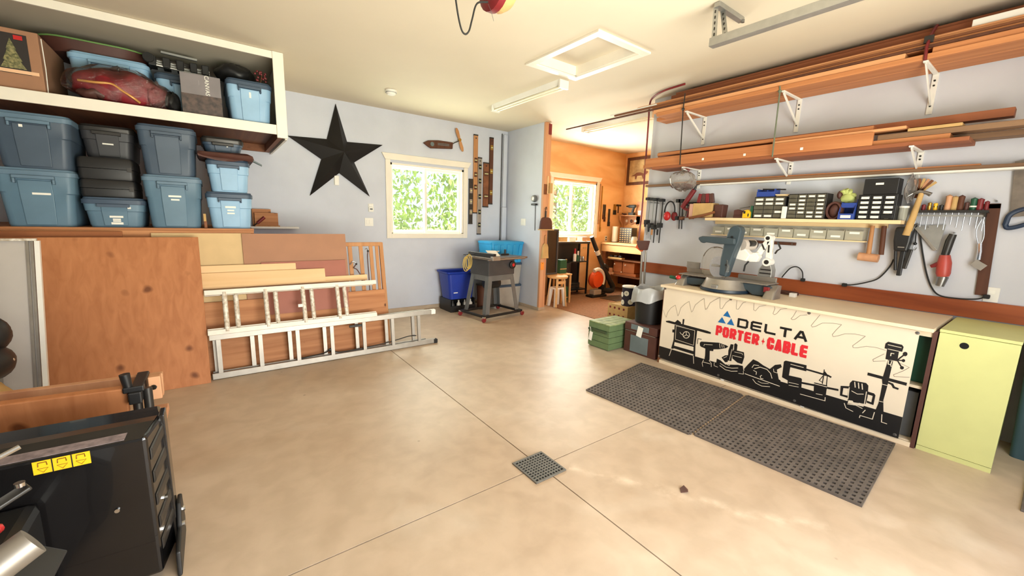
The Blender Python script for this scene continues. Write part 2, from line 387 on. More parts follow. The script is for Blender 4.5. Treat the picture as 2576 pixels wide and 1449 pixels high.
def solo(name, mb, m, label, cat, group=None, smooth=False, bevel=0, kind=None):
    """a thing that is one mesh; origin at the middle of its base"""
    xs, ys, zs = zip(*mb.v); L = ((min(xs)+max(xs))/2, (min(ys)+max(ys))/2, min(zs))
    mb.v = [(v[0]-L[0], v[1]-L[1], v[2]-L[2]) for v in mb.v]
    o = bpy.data.objects.new(name, mesh_of(name, mb, m, smooth)); COL.objects.link(o); o.location = L
    tag(o, label, cat, group, kind); return bev(o, bevel)
def struct(name, mb, m, smooth=False, bevel=0, parent=None):
    o = bpy.data.objects.new(name, mesh_of(name, mb, m, smooth)); COL.objects.link(o)
    if parent: o.parent = parent
    else: o['kind'] = 'structure'
    return bev(o, bevel)
def dup(root, loc, rotz=None, label=None):
    r = root.copy(); COL.objects.link(r); r.location = loc
    if rotz is not None: r.rotation_euler = (0, 0, rotz)
    if label: r['label'] = label
    for ch in [c for c in root.children]:
        c = ch.copy(); COL.objects.link(c); c.parent = r
        for g in [q for q in ch.children]:
            d = g.copy(); COL.objects.link(d); d.parent = c
    return r
def text_mb(body, size, depth=0.001, bold=0.0):
    cu = bpy.data.curves.new('txt', 'FONT'); cu.body = body; cu.size = size; cu.extrude = depth/2; cu.offset = bold; cu.align_x = 'CENTER'; cu.align_y = 'CENTER'
    cu.resolution_u = 3
    ob = bpy.data.objects.new('txt', cu); COL.objects.link(ob)
    bpy.context.view_layer.update()
    me = ob.to_mesh(); mb = MB().add([tuple(v.co) for v in me.vertices], [tuple(p.vertices) for p in me.polygons])
    ob.to_mesh_clear(); bpy.data.objects.remove(ob); bpy.data.curves.remove(cu)
    return mb
def place_text(mb, o, right, up):
    """move text lying in x,y to a wall: right and up are its world axes"""
    r, u = Vector(right), Vector(up); n = r.cross(u)
    M = Matrix(((r.x,u.x,n.x,o[0]),(r.y,u.y,n.y,o[1]),(r.z,u.z,n.z,o[2]),(0,0,0,1)))
    return mb.xf(M)
def curve_pts(ctrl, n=8):
    """Catmull-Rom through control points"""
    P = [Vector(p) for p in ctrl]; P = [P[0]*2-P[1]] + P + [P[-1]*2-P[-2]]; out = []
    for i in range(1, len(P)-2):
        for k in range(n):
            t = k/n; a, b, c, d = P[i-1:i+3]
            out.append(0.5*((2*b)+(-a+c)*t+(2*a-5*b+4*c-d)*t*t+(-a+3*b-3*c+d)*t**3))
    out.append(P[-2]); return out

# ================================================================ THE SETTING
YB = 6.13      # back wall
XR = 4.58      # right wall
XS = 4.34      # short wall beside the opening
ZC = 3.03      # ceiling
# concrete floor: a sunk base with four slabs between saw-cut joints
fb = struct('floor', MB().box(-3.7, 4.78, -1.1, 6.3, -0.2, -0.012), mat('joint_dirt', (70, 56, 42), 0.9))
JX, JY, JG = 1.525, 1.715, 0.0035
for (x0, x1) in ((-3.7, JX-JG), (JX+JG, 4.78)):
    for (y0, y1) in ((-1.1, JY-JG), (JY+JG, 6.3)):
        struct('floor_slab', MB().box(x0, x1, y0, y1, -0.012, 0.0), M_conc, parent=fb)
struct('floor_side_room', MB().box(4.74, 7.8, 2.2, 6.3, -0.2, 0.006), M_carpet)
# outside ground
solo('lawn', MB().box(-40, 40, 6.4, 60, -0.4, -0.15), M_grass, 'sunlit green lawn outside the windows', 'lawn', kind='stuff')
struct('driveway', MB().box(-40, 40, -5, -1.1, -0.4, -0.05), M_drive)
solo('lawn', MB().box(-50, 50, -60, -5, -0.4, -0.06), M_grass, 'sunlit green lawn beyond the driveway in front of the garage', 'lawn', kind='stuff')

def wall_with_hole(y0, y1, xa, xb, za, zb, hole=None):
    m = MB()
    if hole is None: return m.box(xa, xb, y0, y1, za, zb)
    hx0, hx1, hz0, hz1 = hole
    m.box(xa, hx0, y0, y1, za, zb); m.box(hx1, xb, y0, y1, za, zb)
    m.box(hx0, hx1, y0, y1, za, hz0); m.box(hx0, hx1, y0, y1, hz1, zb)
    return m
struct('wall_back', wall_with_hole(YB, YB+0.16, -3.7, 4.40, 0.06, ZC+0.1, (2.20, 3.45, 1.22, 2.29)), M_wall)
struct('wall_back_side_room', wall_with_hole(YB, YB+0.16, 4.40, 7.76, 0.0, ZC+0.1, (5.46, 6.71, 1.22, 2.31)), M_plywall)
struct('trim_1', MB().box(-3.7, 4.40, YB-0.02, YB+0.16, 0, 0.062), M_curb, bevel=0.008)
struct('wall_stub', MB().box(XS, 4.455, 5.14, YB, 0.05, ZC), M_wall)
struct('wall_stub_side_room', MB().box(4.455, 4.475, 5.14, YB, 0.0, ZC), M_plywall)
struct('trim_2', MB().box(XS-0.01, 4.475, 5.09, YB-0.02, 0, 0.05), M_curb, bevel=0.006)
struct('wall_right', MB().box(XR, XR+0.13, -1.1, 3.30, 0.0, ZC), M_wallr)
struct('wall_right_side_room', MB().box(XR+0.13, XR+0.15, 2.35, 3.30, 0.0, ZC), M_plywall)
struct('wall_side_room', MB().box(7.62, 7.76, 2.2, YB, 0.0, ZC), M_plywall)
struct('wall_side_room_front', MB().box(XR+0.13, 7.76, 2.2, 2.35, 0.0, ZC), M_plywall)
struct('wall_left', MB().box(-3.7, -3.55, -1.1, YB, 0.0, ZC), M_wall)
fw = MB(); fw.box(-3.7, 0.0, -1.1, -0.98, 0, ZC); fw.box(2.86, XR, -1.1, -0.98, 0, ZC); fw.box(0.0, 2.86, -1.1, -0.98, 2.42, ZC)
struct('wall_front', fw, M_wall)
# ceiling with the attic hatch opening
hx0, hx1, hy0, hy1 = 2.69, 3.235, 2.545, 3.35
cm = MB(); cm.box(-3.7, hx0, -1.1, 6.3, ZC, ZC+0.1); cm.box(hx1, 7.76, -1.1, 6.3, ZC, ZC+0.1)
cm.box(hx0, hx1, -1.1, hy0, ZC, ZC+0.1); cm.box(hx0, hx1, hy1, 6.3, ZC, ZC+0.1)
struct('ceiling', cm, M_ceil)
# the rough end of the short wall: two old studs
pt = struct('trim_3', MB().box(XS, 4.415, 5.095, 5.14, 0.0, ZC), M_stud, bevel=0.004)
struct('stud', MB().box(4.417, 4.475, 5.105, 5.14, 0.0, ZC-0.06), M_stud, bevel=0.004, parent=pt)
struct('blocking', MB().box(4.40, 4.46, 5.085, 5.104, ZC-0.18, ZC-0.02), M_dred, bevel=0.003, parent=pt)

# attic hatch
h = thing('attic_hatch', 'white framed attic access hatch set into the ceiling', 'hatch', ((hx0+hx1)/2, (hy0+hy1)/2, ZC))
fr = 0.075
for (a, b, c, d) in ((hx0-fr, hx1+fr, hy0-fr, hy0), (hx0-fr, hx1+fr, hy1, hy1+fr), (hx0-fr, hx0, hy0, hy1), (hx1, hx1+fr, hy0, hy1)):
    part(h, 'frame_board', MB().box(a, b, c, d, ZC-0.02, ZC), M_trim, bevel=0.003)
sides = MB(); t = 0.015
sides.box(hx0, hx0+t, hy0, hy1, ZC-0.005, ZC+0.12); sides.box(hx1-t, hx1, hy0, hy1, ZC-0.005, ZC+0.12)
sides.box(hx0, hx1, hy0, hy0+t, ZC-0.005, ZC+0.12); sides.box(hx0, hx1, hy1-t, hy1, ZC-0.005, ZC+0.12)
part(h, 'reveal', sides, M_trim)
part(h, 'panel', MB().box(hx0, hx1, hy0, hy1, ZC+0.085, ZC+0.1), M_ceil)

# windows
def window(n, x0, x1, z0, z1, hole):
    w = struct('window_%d' % n, MB(), M_trim) if False else bpy.data.objects.new('window_%d' % n, None)
    COL.objects.link(w); w.location = ((x0+x1)/2, YB, z0); w['kind'] = 'structure'
    hx0, hx1, hz0, hz1 = hole; cw = 0.075
    part(w, 'casing_side', MB().box(x0, x0+cw, YB-0.022, YB, z0, z1-0.09), M_trim, bevel=0.004)
    part(w, 'casing_side', MB().box(x1-cw, x1, YB-0.022, YB, z0, z1-0.09), M_trim, bevel=0.004)
    part(w, 'casing_bottom', MB().box(x0+cw, x1-cw, YB-0.022, YB, z0, z0+cw), M_trim, bevel=0.004)
    part(w, 'casing_head', MB().prism([(x0-0.005, z1-0.09), (x1+0.005, z1-0.09), (x1+0.055, z1), (x0-0.055, z1)], 'y', YB-0.035, YB), M_trim, bevel=0.004)
    j = 0.03; rv = MB()
    rv.box(hx0, hx0+j, YB-0.01, YB+0.16, hz0, hz1); rv.box(hx1-j, hx1, YB-0.01, YB+0.16, hz0, hz1)
    rv.box(hx0, hx1, YB-0.01, YB+0.16, hz0, hz0+j); rv.box(hx0, hx1, YB-0.01, YB+0.16, hz1-j, hz1)
    part(w, 'jamb', rv, M_trim)
    mid = (hx0+hx1)/2 - 0.03
    for k, (a, b, yy) in enumerate(((hx0+j, mid+0.02, YB+0.10), (mid-0.02, hx1-j, YB+0.065))):
        s = MB(); e = 0.042
        s.box(a, a+e, yy-0.015, yy+0.015, hz0+j, hz1-j); s.box(b-e, b, yy-0.015, yy+0.015, hz0+j, hz1-j)
        s.box(a+e, b-e, yy-0.015, yy+0.015, hz0+j, hz0+j+e); s.box(a+e, b-e, yy-0.015, yy+0.015, hz1-j-e, hz1-j)
        so = part(w, 'sash', s, M_white)
        p = part(so, 'pane', MB().box(a+e, b-e, yy-0.003, yy+0.003, hz0+j+e, hz1-j-e), M_glass)
        if k == 1:
            for zz in (0.35, 0.78): part(so, 'latch', MB().box(mid-0.015, mid+0.012, yy-0.028, yy-0.015, hz0+(hz1-hz0)*zz-0.025, hz0+(hz1-hz0)*zz+0.025), M_white, bevel=0.003)
    return w
window(1, 2.13, 3.53, 1.165, 2.42, (2.20, 3.45, 1.22, 2.29))
window(2, 5.39, 6.79, 1.165, 2.44, (5.46, 6.71, 1.22, 2.31))

# trees behind the windows
def tree(x, y, h, rx, label, n):
    t = thing('tree', label, 'tree', (x, y, -0.15), group='trees behind the windows')
    part(t, 'trunk', MB().cyl((x, y, -0.15), (x+0.1, y, h*0.7), 0.11, 8, 0.05), M_brownw, smooth=True)
    mb = MB()
    for i in range(n):
        a = random.uniform(0, 2*PI); rr = math.sqrt(random.random()); z = random.uniform(0.2, h)
        px, py = x + rx*rr*math.cos(a), y + 0.8*rr*math.sin(a)
        s = random.uniform(0.05, 0.11); R = Euler((random.uniform(0, PI), random.uniform(0, PI), random.uniform(0, PI))).to_matrix()
        c = Vector((px, py, z))
        mb.add([c+R@Vector(q) for q in ((-s,0,0),(0,-s*0.5,0),(s,0,0.01),(0,s*0.5,0))], [(0,1,2,3)])
    part(t, 'foliage', mb, M_leaf, kind='stuff')
tree(3.0, 9.3, 3.6, 1.25, 'leafy green tree left of centre behind the garage window', 2600)
tree(5.6, 9.5, 3.6, 1.25, 'leafy green tree right behind the garage window', 2600)
tree(8.4, 9.4, 3.6, 1.3, 'leafy green tree behind the left pane of the side room window', 2800)
tree(11.2, 9.6, 3.6, 1.4, 'leafy green tree behind the right pane of the side room window', 2600)

# ================================================================ CEILING THINGS
def tube_light(name, label, x0, x1, y0, y1, z, lit):
    t = thing(name, label, 'light', ((x0+x1)/2, (y0+y1)/2, ZC))
    part(t, 'housing', MB().prism([(x0, ZC), (x1, ZC), (x1-0.02, ZC-0.055), (x0+0.02, ZC-0.055)], 'y', y0, y1), M_white, bevel=0.002)
    mt = emis('lit_tube', (255, 236, 210), 30.0) if lit else mat('unlit_tube', (246, 240, 216), 0.25, var=0.01)
    for xx in (x0+0.035, x1-0.035):
        tb = part(t, 'tube', MB().cyl((xx, y0+0.03, ZC-0.072), (xx, y1-0.03, ZC-0.072), 0.013, 10), mt, smooth=True)
    for yy in (y0-0.004, y1-0.026):
        part(t, 'end_cap', MB().box(x0, x1, yy, yy+0.03, ZC-0.09, ZC-0.003), M_white, bevel=0.003)
tube_light('strip_light', 'white twin tube strip light on the ceiling beside the attic hatch', 3.17, 3.30, 3.52, 4.88, ZC, False)
tube_light('strip_light', 'white twin tube strip light on the side room ceiling', 4.98, 5.16, 3.62, 4.95, ZC, False)
sd = thing('smoke_detector', 'round white smoke detector on the ceiling above the star', 'smoke detector', (1.905, 5.21, ZC))
part(sd, 'base', MB().lathe([(0.001, ZC), (0.07, ZC), (0.07, ZC-0.015), (0.001, ZC-0.016)], (1.905, 5.21, 0)), M_white, smooth=True)
part(sd, 'cover', MB().lathe([(0.062, ZC-0.015), (0.06, ZC-0.035), (0.045, ZC-0.05), (0.001, ZC-0.052)], (1.905, 5.21, 0)), M_white, smooth=True)
part(sd, 'vent_ring', MB().lathe([(0.064, ZC-0.026), (0.066, ZC-0.026), (0.066, ZC-0.03), (0.063, ZC-0.03)], (1.905, 5.21, 0)), M_greyl, smooth=True)
# overhead door track with its hanger
tr = thing('door_track', 'galvanised horizontal overhead door track with a perforated hanger', 'track', (2.92, 1.68, ZC))
prof = [(2.885, 2.73), (2.945, 2.73), (2.945, 2.785), (2.935, 2.785), (2.935, 2.742), (2.895, 2.742), (2.895, 2.785), (2.885, 2.785)]
part(tr, 'rail', MB().prism(prof, 'y', -0.95, 1.68), M_galv, bevel=0.002)
part(tr, 'ceiling_bracket', MB().box(2.93, 3.29, 1.655, 1.695, ZC-0.035, ZC-0.003), M_galv, bevel=0.002)
for (a, b) in (((2.92, 1.665, 2.78), (2.945, 1.69, ZC-0.02)), ((2.95, 1.60, 2.775), (3.03, 1.685, ZC-0.02))):
    sp = part(tr, 'hanger_strap', MB().beam(a, b, 0.032, 0.004, (1, 0.3, 0)), M_galv)
    for k in range(5):
        q = Vector(a).lerp(Vector(b), 0.15+0.17*k)
        part(sp, 'slot', MB().obox(q, (0.012, 0.007, 0.018)), M_dsteel)
part(tr, 'bolt', MB().cyl((3.26, 1.65, ZC-0.05), (3.26, 1.65, ZC-0.03), 0.012, 8), M_steel)
# hanging cord reel
rl = thing('cord_reel', 'dark red cord reel with a cream drum hanging from the ceiling', 'cord reel', (1.44, 2.12, ZC))
part(rl, 'bracket', MB().box(1.39, 1.49, 2.09, 2.15, 2.86, ZC-0.002), M_dsteel, bevel=0.004)
part(rl, 'case', MB().lathe([(0.001, -0.05), (0.10, -0.05), (0.135, -0.03), (0.135, 0.01), (0.001, 0.012)], (1.395, 2.12, 2.80), 22, 'x'), M_dred, smooth=True)
part(rl, 'drum', MB().lathe([(0.001, 0.012), (0.12, 0.012), (0.125, 0.05), (0.10, 0.09), (0.001, 0.10)], (1.395, 2.12, 2.80), 22, 'x'), M_tan, smooth=True)
part(rl, 'cord', MB().tube(curve_pts([(1.34, 2.12, 2.70), (1.27, 2.12, 2.67), (1.235, 2.11, 2.58), (1.21, 2.10, 2.51), (1.185, 2.10, 2.487), (1.16, 2.10, 2.51), (1.135, 2.10, 2.60), (1.12, 2.10, 2.72), (1.115, 2.10, ZC-0.004)]), 0.005, 6), M_rubber, smooth=True)
part(rl, 'pull_wire', MB().tube([(1.33, 2.10, 2.68), (1.345, 2.09, 2.64), (1.36, 2.085, 2.595)], 0.0012, 4), M_steel)

# ================================================================ BACK WALL THINGS
# star: five ridged points
st = thing('barn_star', 'large black five pointed metal barn star on the blue wall', 'star', (1.49, YB, 1.74))
tips = [(1.466, 2.975), (2.094, 2.52), (1.885, 1.774), (1.089, 1.739), (0.863, 2.479)]
ins = [(1.596, 2.498), (1.683, 2.232), (1.475, 2.068), (1.254, 2.229), (1.335, 2.500)]
ctr = (1.522, YB-0.15, 2.345); yb = YB-0.012
for i in range(5):
    a, t_, b = ins[i-1], tips[i], ins[i]
    mb = MB().add([(a[0], yb-0.012, a[1]), (t_[0], yb-0.012, t_[1]), (b[0], yb-0.012, b[1]), ctr, (a[0], yb, a[1]), (t_[0], yb, t_[1]), (b[0], yb, b[1]), (1.49, yb, 2.30)],
        [(0, 1, 3), (1, 2, 3), (0, 4, 5, 1), (1, 5, 6, 2), (4, 7, 5), (5, 7, 6)])
    part(st, 'point', mb, M_starm)
def plate(name, label, cat, x0, x1, z0, z1, kind):
    p = thing(name, label, cat, ((x0+x1)/2, YB, z0))
    part(p, 'cover_plate', MB().box(x0, x1, YB-0.008, YB, z0, z1), M_white, bevel=0.003)
    if kind == 2:
        w = (x1-x0)
        for k in (0.18, 0.54): part(p, 'rocker', MB().box(x0+w*k, x0+w*(k+0.28), YB-0.013, YB-0.008, z0+0.03, z1-0.03), M_white, bevel=0.002)
    if kind == 3:
        part(p, 'dial_box', MB().box(x0+0.005, x1-0.005, YB-0.03, YB-0.008, z0+0.005, z0+0.07), M_white, bevel=0.004)
        part(p, 'display', MB().box(x0+0.02, x1-0.02, YB-0.032, YB-0.029, z0+0.028, z0+0.05), M_greyl)
        part(p, 'top_box', MB().box(x0+0.008, x1-0.02, YB-0.022, YB-0.008, z0+0.078, z1-0.005), M_white, bevel=0.004)
    return p
plate('light_switch', 'white double rocker light switch left of the garage window', 'switch', 1.808, 1.932, 1.345, 1.464, 2)
plate('thermostat', 'small white two part thermostat above the double switch', 'thermostat', 1.862, 1.94, 1.554, 1.672, 3)
pb = thing('wall_box', 'plain narrow white box on the wall half behind the star', 'box', (1.438, YB, 1.90))
part(pb, 'body', MB().box(1.409, 1.467, YB-0.03, YB, 1.904, 2.03), M_white, bevel=0.004)
part(pb, 'base_plate', MB().box(1.404, 1.472, YB-0.006, YB, 1.899, 2.035), M_white, bevel=0.002)
# toy plane body and propeller
pl = thing('weather_vane', 'dark weathered wooden weather vane with a tan propeller on the wall', 'weather vane', (3.05, YB, 2.56))
part(pl, 'body', MB().prism([(2.724, 2.632), (2.80, 2.585), (2.85, 2.565), (3.225, 2.60), (3.232, 2.70), (2.98, 2.70), (2.86, 2.685), (2.80, 2.675)], 'y', YB-0.05, YB-0.012), M_darkwood, bevel=0.006)
part(pl, 'badge', MB().lathe([(0.001, 0), (0.032, 0), (0.032, 0.003), (0.022, 0.004), (0.022, 0.002), (0.001, 0.002)], (2.865, YB-0.054, 2.628), 18, 'y'), M_slate)
for zz in (2.635, 2.655): part(pl, 'stripe', MB().obox((3.06, YB-0.051, zz), (0.2, 0.003, 0.008), 0, -0.04), M_slate)
part(pl, 'shaft', MB().tube([(3.22, YB-0.03, 2.67), (3.26, YB-0.05, 2.70), (3.335, YB-0.06, 2.735)], 0.007, 6), M_dsteel)
pr = MB()
for s in (-1, 1):
    a = Vector((3.341, YB-0.065, 2.752)); b = a + Vector((-0.062, 0, 0.175))*s
    d = (b-a); pr.loft([[a+d*k+Vector((c*wd*math.cos(0.5), e*0.006, c*wd*0.36)) for c, e in ((-1, -1), (1, -1), (1, 1), (-1, 1))] for k, wd in ((0.0, 0.014), (0.25, 0.026), (0.7, 0.03), (0.95, 0.018), (1.0, 0.008))])
part(pl, 'propeller', pr, M_oak, bevel=0.003)
part(pl, 'hub', MB().cyl((3.341, YB-0.085, 2.752), (3.341, YB-0.05, 2.752), 0.024, 12), M_brass)
# spirit levels
def level(label, x0, x1, z0, z1, m, vials, vm):
    t = thing('spirit_level', label, 'level', ((x0+x1)/2, YB, z0), group='spirit levels hung on the wall')
    part(t, 'body', MB().box(x0, x1, YB-0.028, YB-0.004, z0, z1), m, bevel=0.003)
    for e in (z0, z1-0.02): part(t, 'end_plate', MB().box(x0-0.001, x1+0.001, YB-0.029, YB-0.003, e, e+0.02), M_dsteel)
    for k in vials:
        zz = z0+(z1-z0)*k
        b = part(t, 'vial_block', MB().box(x0+0.012, x1-0.012, YB-0.031, YB-0.02, zz-0.04, zz+0.04), vm)
        part(b, 'vial', MB().cyl((x0+0.02, YB-0.032, zz), (x1-0.02, YB-0.032, zz), 0.008, 8), mat('vial_yellow', (220, 220, 160), 0.2))
    part(t, 'hang_hole_disc', MB().cyl(((x0+x1)/2, YB-0.030, z1-0.06), ((x0+x1)/2, YB-0.027, z1-0.06), 0.011, 10), M_black)  # black disc painted for the dark of the hanging hole
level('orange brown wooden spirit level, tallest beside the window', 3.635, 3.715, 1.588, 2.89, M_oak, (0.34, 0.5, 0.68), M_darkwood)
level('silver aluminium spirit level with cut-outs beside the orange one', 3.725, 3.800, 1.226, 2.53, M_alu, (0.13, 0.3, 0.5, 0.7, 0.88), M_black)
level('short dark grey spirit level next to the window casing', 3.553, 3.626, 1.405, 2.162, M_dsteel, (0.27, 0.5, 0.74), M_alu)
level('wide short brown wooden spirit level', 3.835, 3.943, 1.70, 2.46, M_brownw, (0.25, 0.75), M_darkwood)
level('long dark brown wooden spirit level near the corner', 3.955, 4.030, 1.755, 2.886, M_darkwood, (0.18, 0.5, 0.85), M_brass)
cd = thing('conduit', 'grey pipe conduit running down the wall in the corner', 'conduit', (4.27, YB, 0.06))
part(cd, 'pipe', MB().box(4.235, 4.315, YB-0.05, YB, 1.72, 2.97), M_wall, bevel=0.012)
part(cd, 'lower_pipe', MB().box(4.228, 4.322, YB-0.06, YB, 0.07, 1.72), M_wall, bevel=0.012)
part(cd, 'cable', MB().cyl((4.215, YB-0.012, 0.1), (4.215, YB-0.012, 2.98), 0.008, 8), M_dsteel)
# short wall: switch and outdoor thermometer
sw = thing('light_switch', 'white single light switch on the short blue wall', 'switch', (XS, 5.594, 1.405))
part(sw, 'cover_plate', MB().box(XS-0.008, XS, 5.53, 5.658, 1.407, 1.524), M_white, bevel=0.003)
part(sw, 'rocker', MB().box(XS-0.013, XS-0.008, 5.565, 5.623, 1.437, 1.494), M_white, bevel=0.002)
th = thing('intercom', 'small grey gauge with a cable hanging on the short blue wall', 'gauge', (XS, 5.28, 1.33))
part(th, 'head', MB().lathe([(0.001, -0.06), (0.05, -0.055), (0.058, -0.02), (0.05, 0), (0.001, 0)], (XS, 5.285, 1.855), 16, 'x'), M_greyl, smooth=True)
part(th, 'face', MB().lathe([(0.001, -0.066), (0.035, -0.064), (0.035, -0.05), (0.001, -0.05)], (XS, 5.285, 1.855), 16, 'x'), M_alu)
part(th, 'mount', MB().box(XS-0.05, XS, 5.23, 5.34, 1.745, 1.775), M_black, bevel=0.004)
part(th, 'cable', MB().cyl((XS-0.008, 5.265, 1.335), (XS-0.008, 5.275, 1.745), 0.005, 6), M_dsteel)
# things hung on the stud end
dp = thing('dustpan', 'dark brown metal dustpan hung upside down on the stud', 'dustpan', (4.41, 5.07, 1.35))
part(dp, 'pan', MB().prism([(4.262, 1.36), (4.545, 1.36), (4.525, 1.49), (4.49, 1.545), (4.44, 1.555), (4.36, 1.555), (4.31, 1.545), (4.28, 1.49)], 'y', 5.055, 5.085), M_brownp, bevel=0.012)
part(dp, 'lip', MB().box(4.252, 4.555, 5.035, 5.09, 1.348, 1.364), M_tan)
part(dp, 'handle', MB().cyl((4.39, 5.07, 1.55), (4.39, 5.07, 1.655), 0.014, 8), M_dsteel)
part(dp, 'hook', MB().tube([(4.39, 5.07, 1.65), (4.375, 5.07, 1.70), (4.40, 5.07, 1.72), (4.412, 5.08, 1.68)], 0.006, 6), M_dsteel)
bb = thing('whisk_brush', 'small straw whisk brush with a turned handle below the dustpan', 'brush', (4.41, 5.07, 0.88))
part(bb, 'handle', MB().lathe([(0.001, 1.27), (0.014, 1.26), (0.018, 1.20), (0.012, 1.15), (0.03, 1.12), (0.001, 1.11)], (4.405, 5.068, 0), 10), M_oak, smooth=True)
part(bb, 'bristles', MB().loft([[(4.405+a*w, 5.068+b*0.022, z) for a, b in ((-1, -1), (1, -1), (1, 1), (-1, 1))] for z, w in ((1.125, 0.03), (1.07, 0.055), (0.97, 0.06), (0.885, 0.072))]), M_tan, bevel=0.008)
hk = thing('clip_bracket', 'brown metal clip bracket on the stud above the dustpan', 'bracket', (4.41, 5.08, 1.90))
part(hk, 'plate', MB().box(4.345, 4.405, 5.078, 5.095, 1.92, 2.08), M_brownw, bevel=0.004)
part(hk, 'roller', MB().cyl((4.47, 5.07, 1.94), (4.47, 5.07, 2.10), 0.032, 12), M_tan, smooth=True)
part(hk, 'stem', MB().box(4.405, 4.43, 5.075, 5.095, 1.93, 2.21), M_pine)
nt_ = thing('sticky_note', 'orange paper note stuck low on the stud', 'note', (4.395, 5.09, 0.68))
part(nt_, 'sheet', MB().box(4.345, 4.415, 5.088, 5.094, 0.69, 0.815), mat('orange_paper', (238, 150, 60), 0.8))
part(nt_, 'tack', MB().cyl((4.38, 5.082, 0.80), (4.38, 5.09, 0.80), 0.006, 8), M_brass)

# ================================================================ LEFT STORAGE SHELVES
FY = 4.78
us = thing('ceiling_shelf', 'white edged storage shelf hung from the ceiling along the left', 'shelf', (-1.5, 5.4, 2.235))
part(us, 'top_fascia', MB().box(-3.5, 0.585, FY, FY+0.02, 2.965, ZC-0.002), M_trim, bevel=0.002)
part(us, 'shelf_fascia', MB().box(-3.5, 0.585, FY, FY+0.02, 2.265, 2.355), M_trim, bevel=0.002)
part(us, 'end_post', MB().box(0.585, 0.678, FY-0.012, FY+0.02, 2.235, ZC-0.002), M_trim, bevel=0.003)
part(us, 'end_panel', MB().box(0.655, 0.675, FY+0.02, YB-0.005, 2.225, ZC-0.002), M_trim)
part(us, 'shelf_board', MB().box(-3.5, 0.655, FY+0.02, YB-0.005, 2.330, 2.350), M_brownw)
part(us, 'joist', MB().box(0.60, 0.645, FY+0.02, YB-0.005, 2.245, 2.329), M_brownw)
part(us, 'back_rail', MB().box(-3.5, 0.60, YB-0.045, YB-0.005, 2.245, 2.329), M_brownw)
ls = thing('storage_shelf', 'orange wood lower storage shelf holding the totes', 'shelf', (-1.5, 5.4, 0))
part(ls, 'deck', MB().box(-3.5, 0.33, FY, YB-0.03, 1.315, 1.335), M_ply2)
part(ls, 'front_rail', MB().box(-3.5, 0.328, FY, FY+0.035, 1.235, 1.314), M_ply2, bevel=0.003)
for xx in (-3.4, -1.6, 0.20):
    part(ls, 'leg', MB().box(xx, xx+0.09, FY+0.036, FY+0.08, 0.0, 1.314), M_ply2)
    part(ls, 'leg', MB().box(xx, xx+0.09, YB-0.12, YB-0.04, 0.0, 1.314), M_ply2)

# totes: narrow end faces the room
def tote(label, x0, x1, z0, z1, mbody, mlid, depth=0.62, y=4.83, stickers=(), lidh=0.035, group=None, clip=True):
    w = x1-x0; h = z1-z0-lidh; cx = (x0+x1)/2; cy = y+depth/2
    t = thing('storage_tote', label, 'tote', (cx, cy, z0), group=group)
    R = lambda f, zz: rrect(w*f, depth*(1-(1-f)*0.6), 0.05, z0+zz, cx, cy)
    part(t, 'body', MB().loft([R(0.80, 0), R(0.83, 0.02), R(0.895, h*0.62), R(0.93, h*0.64), R(0.965, h-0.004)]), mbody, smooth=True)
    part(t, 'lid', MB().loft([R(0.99, h-0.02), R(1.0, h-0.018), R(1.0, h+lidh*0.45), R(0.96, h+lidh*0.55), R(0.93, h+lidh), R(0.90, h+lidh*0.85)]), mlid, smooth=True)
    # raised middle panel and grip on the end
    f = lambda k: y + (1-(1-(1-(1-k)*0.6)))*0 + depth*0.5*(1-(1-(1-k)*0.6))  # y of the end face at width factor k
    yt, yb2 = f(0.962), f(0.81)
    pw = w*0.40
    pan = MB(); th = 0.012
    pan.loft([[(cx-pw*0.46, yb2-th, z0+0.015), (cx+pw*0.46, yb2-th, z0+0.015), (cx+pw*0.46, yb2+0.02, z0+0.015), (cx-pw*0.46, yb2+0.02, z0+0.015)],
              [(cx-pw*0.5, f(0.895)-th, z0+h*0.62), (cx+pw*0.5, f(0.895)-th, z0+h*0.62), (cx+pw*0.5, yt+0.03, z0+h*0.62), (cx-pw*0.5, yt+0.03, z0+h*0.62)],
              [(cx-pw*0.5, yt-th, z0+h*0.86), (cx+pw*0.5, yt-th, z0+h*0.86), (cx+pw*0.5, yt+0.03, z0+h*0.86), (cx-pw*0.5, yt+0.03, z0+h*0.86)]])
    part(t, 'end_panel', pan, mbody, bevel=0.004)
    if clip:
        g = MB(); g.box(cx-pw*0.62, cx+pw*0.62, yt-0.035, yt+0.01, z0+h-0.045, z0+h-0.02)
        g.box(cx-pw*0.62, cx-pw*0.54, yt-0.03, yt+0.01, z0+h*0.80, z0+h-0.045); g.box(cx+pw*0.54, cx+pw*0.62, yt-0.03, yt+0.01, z0+h*0.80, z0+h-0.045)
        part(t, 'grip', g, mlid, bevel=0.004)
    for (sx, sz, sw2, sh) in stickers:
        k = sz; ff = 0.80+0.15*k
        part(t, 'sticker', MB().obox((cx+w*sx, f(ff)-th-0.005, z0+h*k), (sw2, 0.003, sh)), M_paper)
    return t
G = 'totes on the lower storage shelf'
tote('big slate blue tote, bottom of the leftmost stack', -1.32, -0.87, 1.335, 1.785, M_tote, M_lid2, stickers=((0.06, 0.62, 0.10, 0.016),), group=G)
tote('big slate blue tote, top of the leftmost stack', -1.30, -0.85, 1.787, 2.20, M_tote_shade, M_lid2, stickers=((-0.10, 0.82, 0.02, 0.02),), group=G)
tote('low wide grey tote with labels under the black cases', -0.865, -0.465, 1.335, 1.585, M_tote, M_lid, stickers=((0.02, 0.42, 0.085, 0.016), (0.02, 0.32, 0.05, 0.012), (0.02, 0.25, 0.05, 0.012), (0.02, 0.16, 0.075, 0.018), (0.24, 0.78, 0.022, 0.018)), group=G)
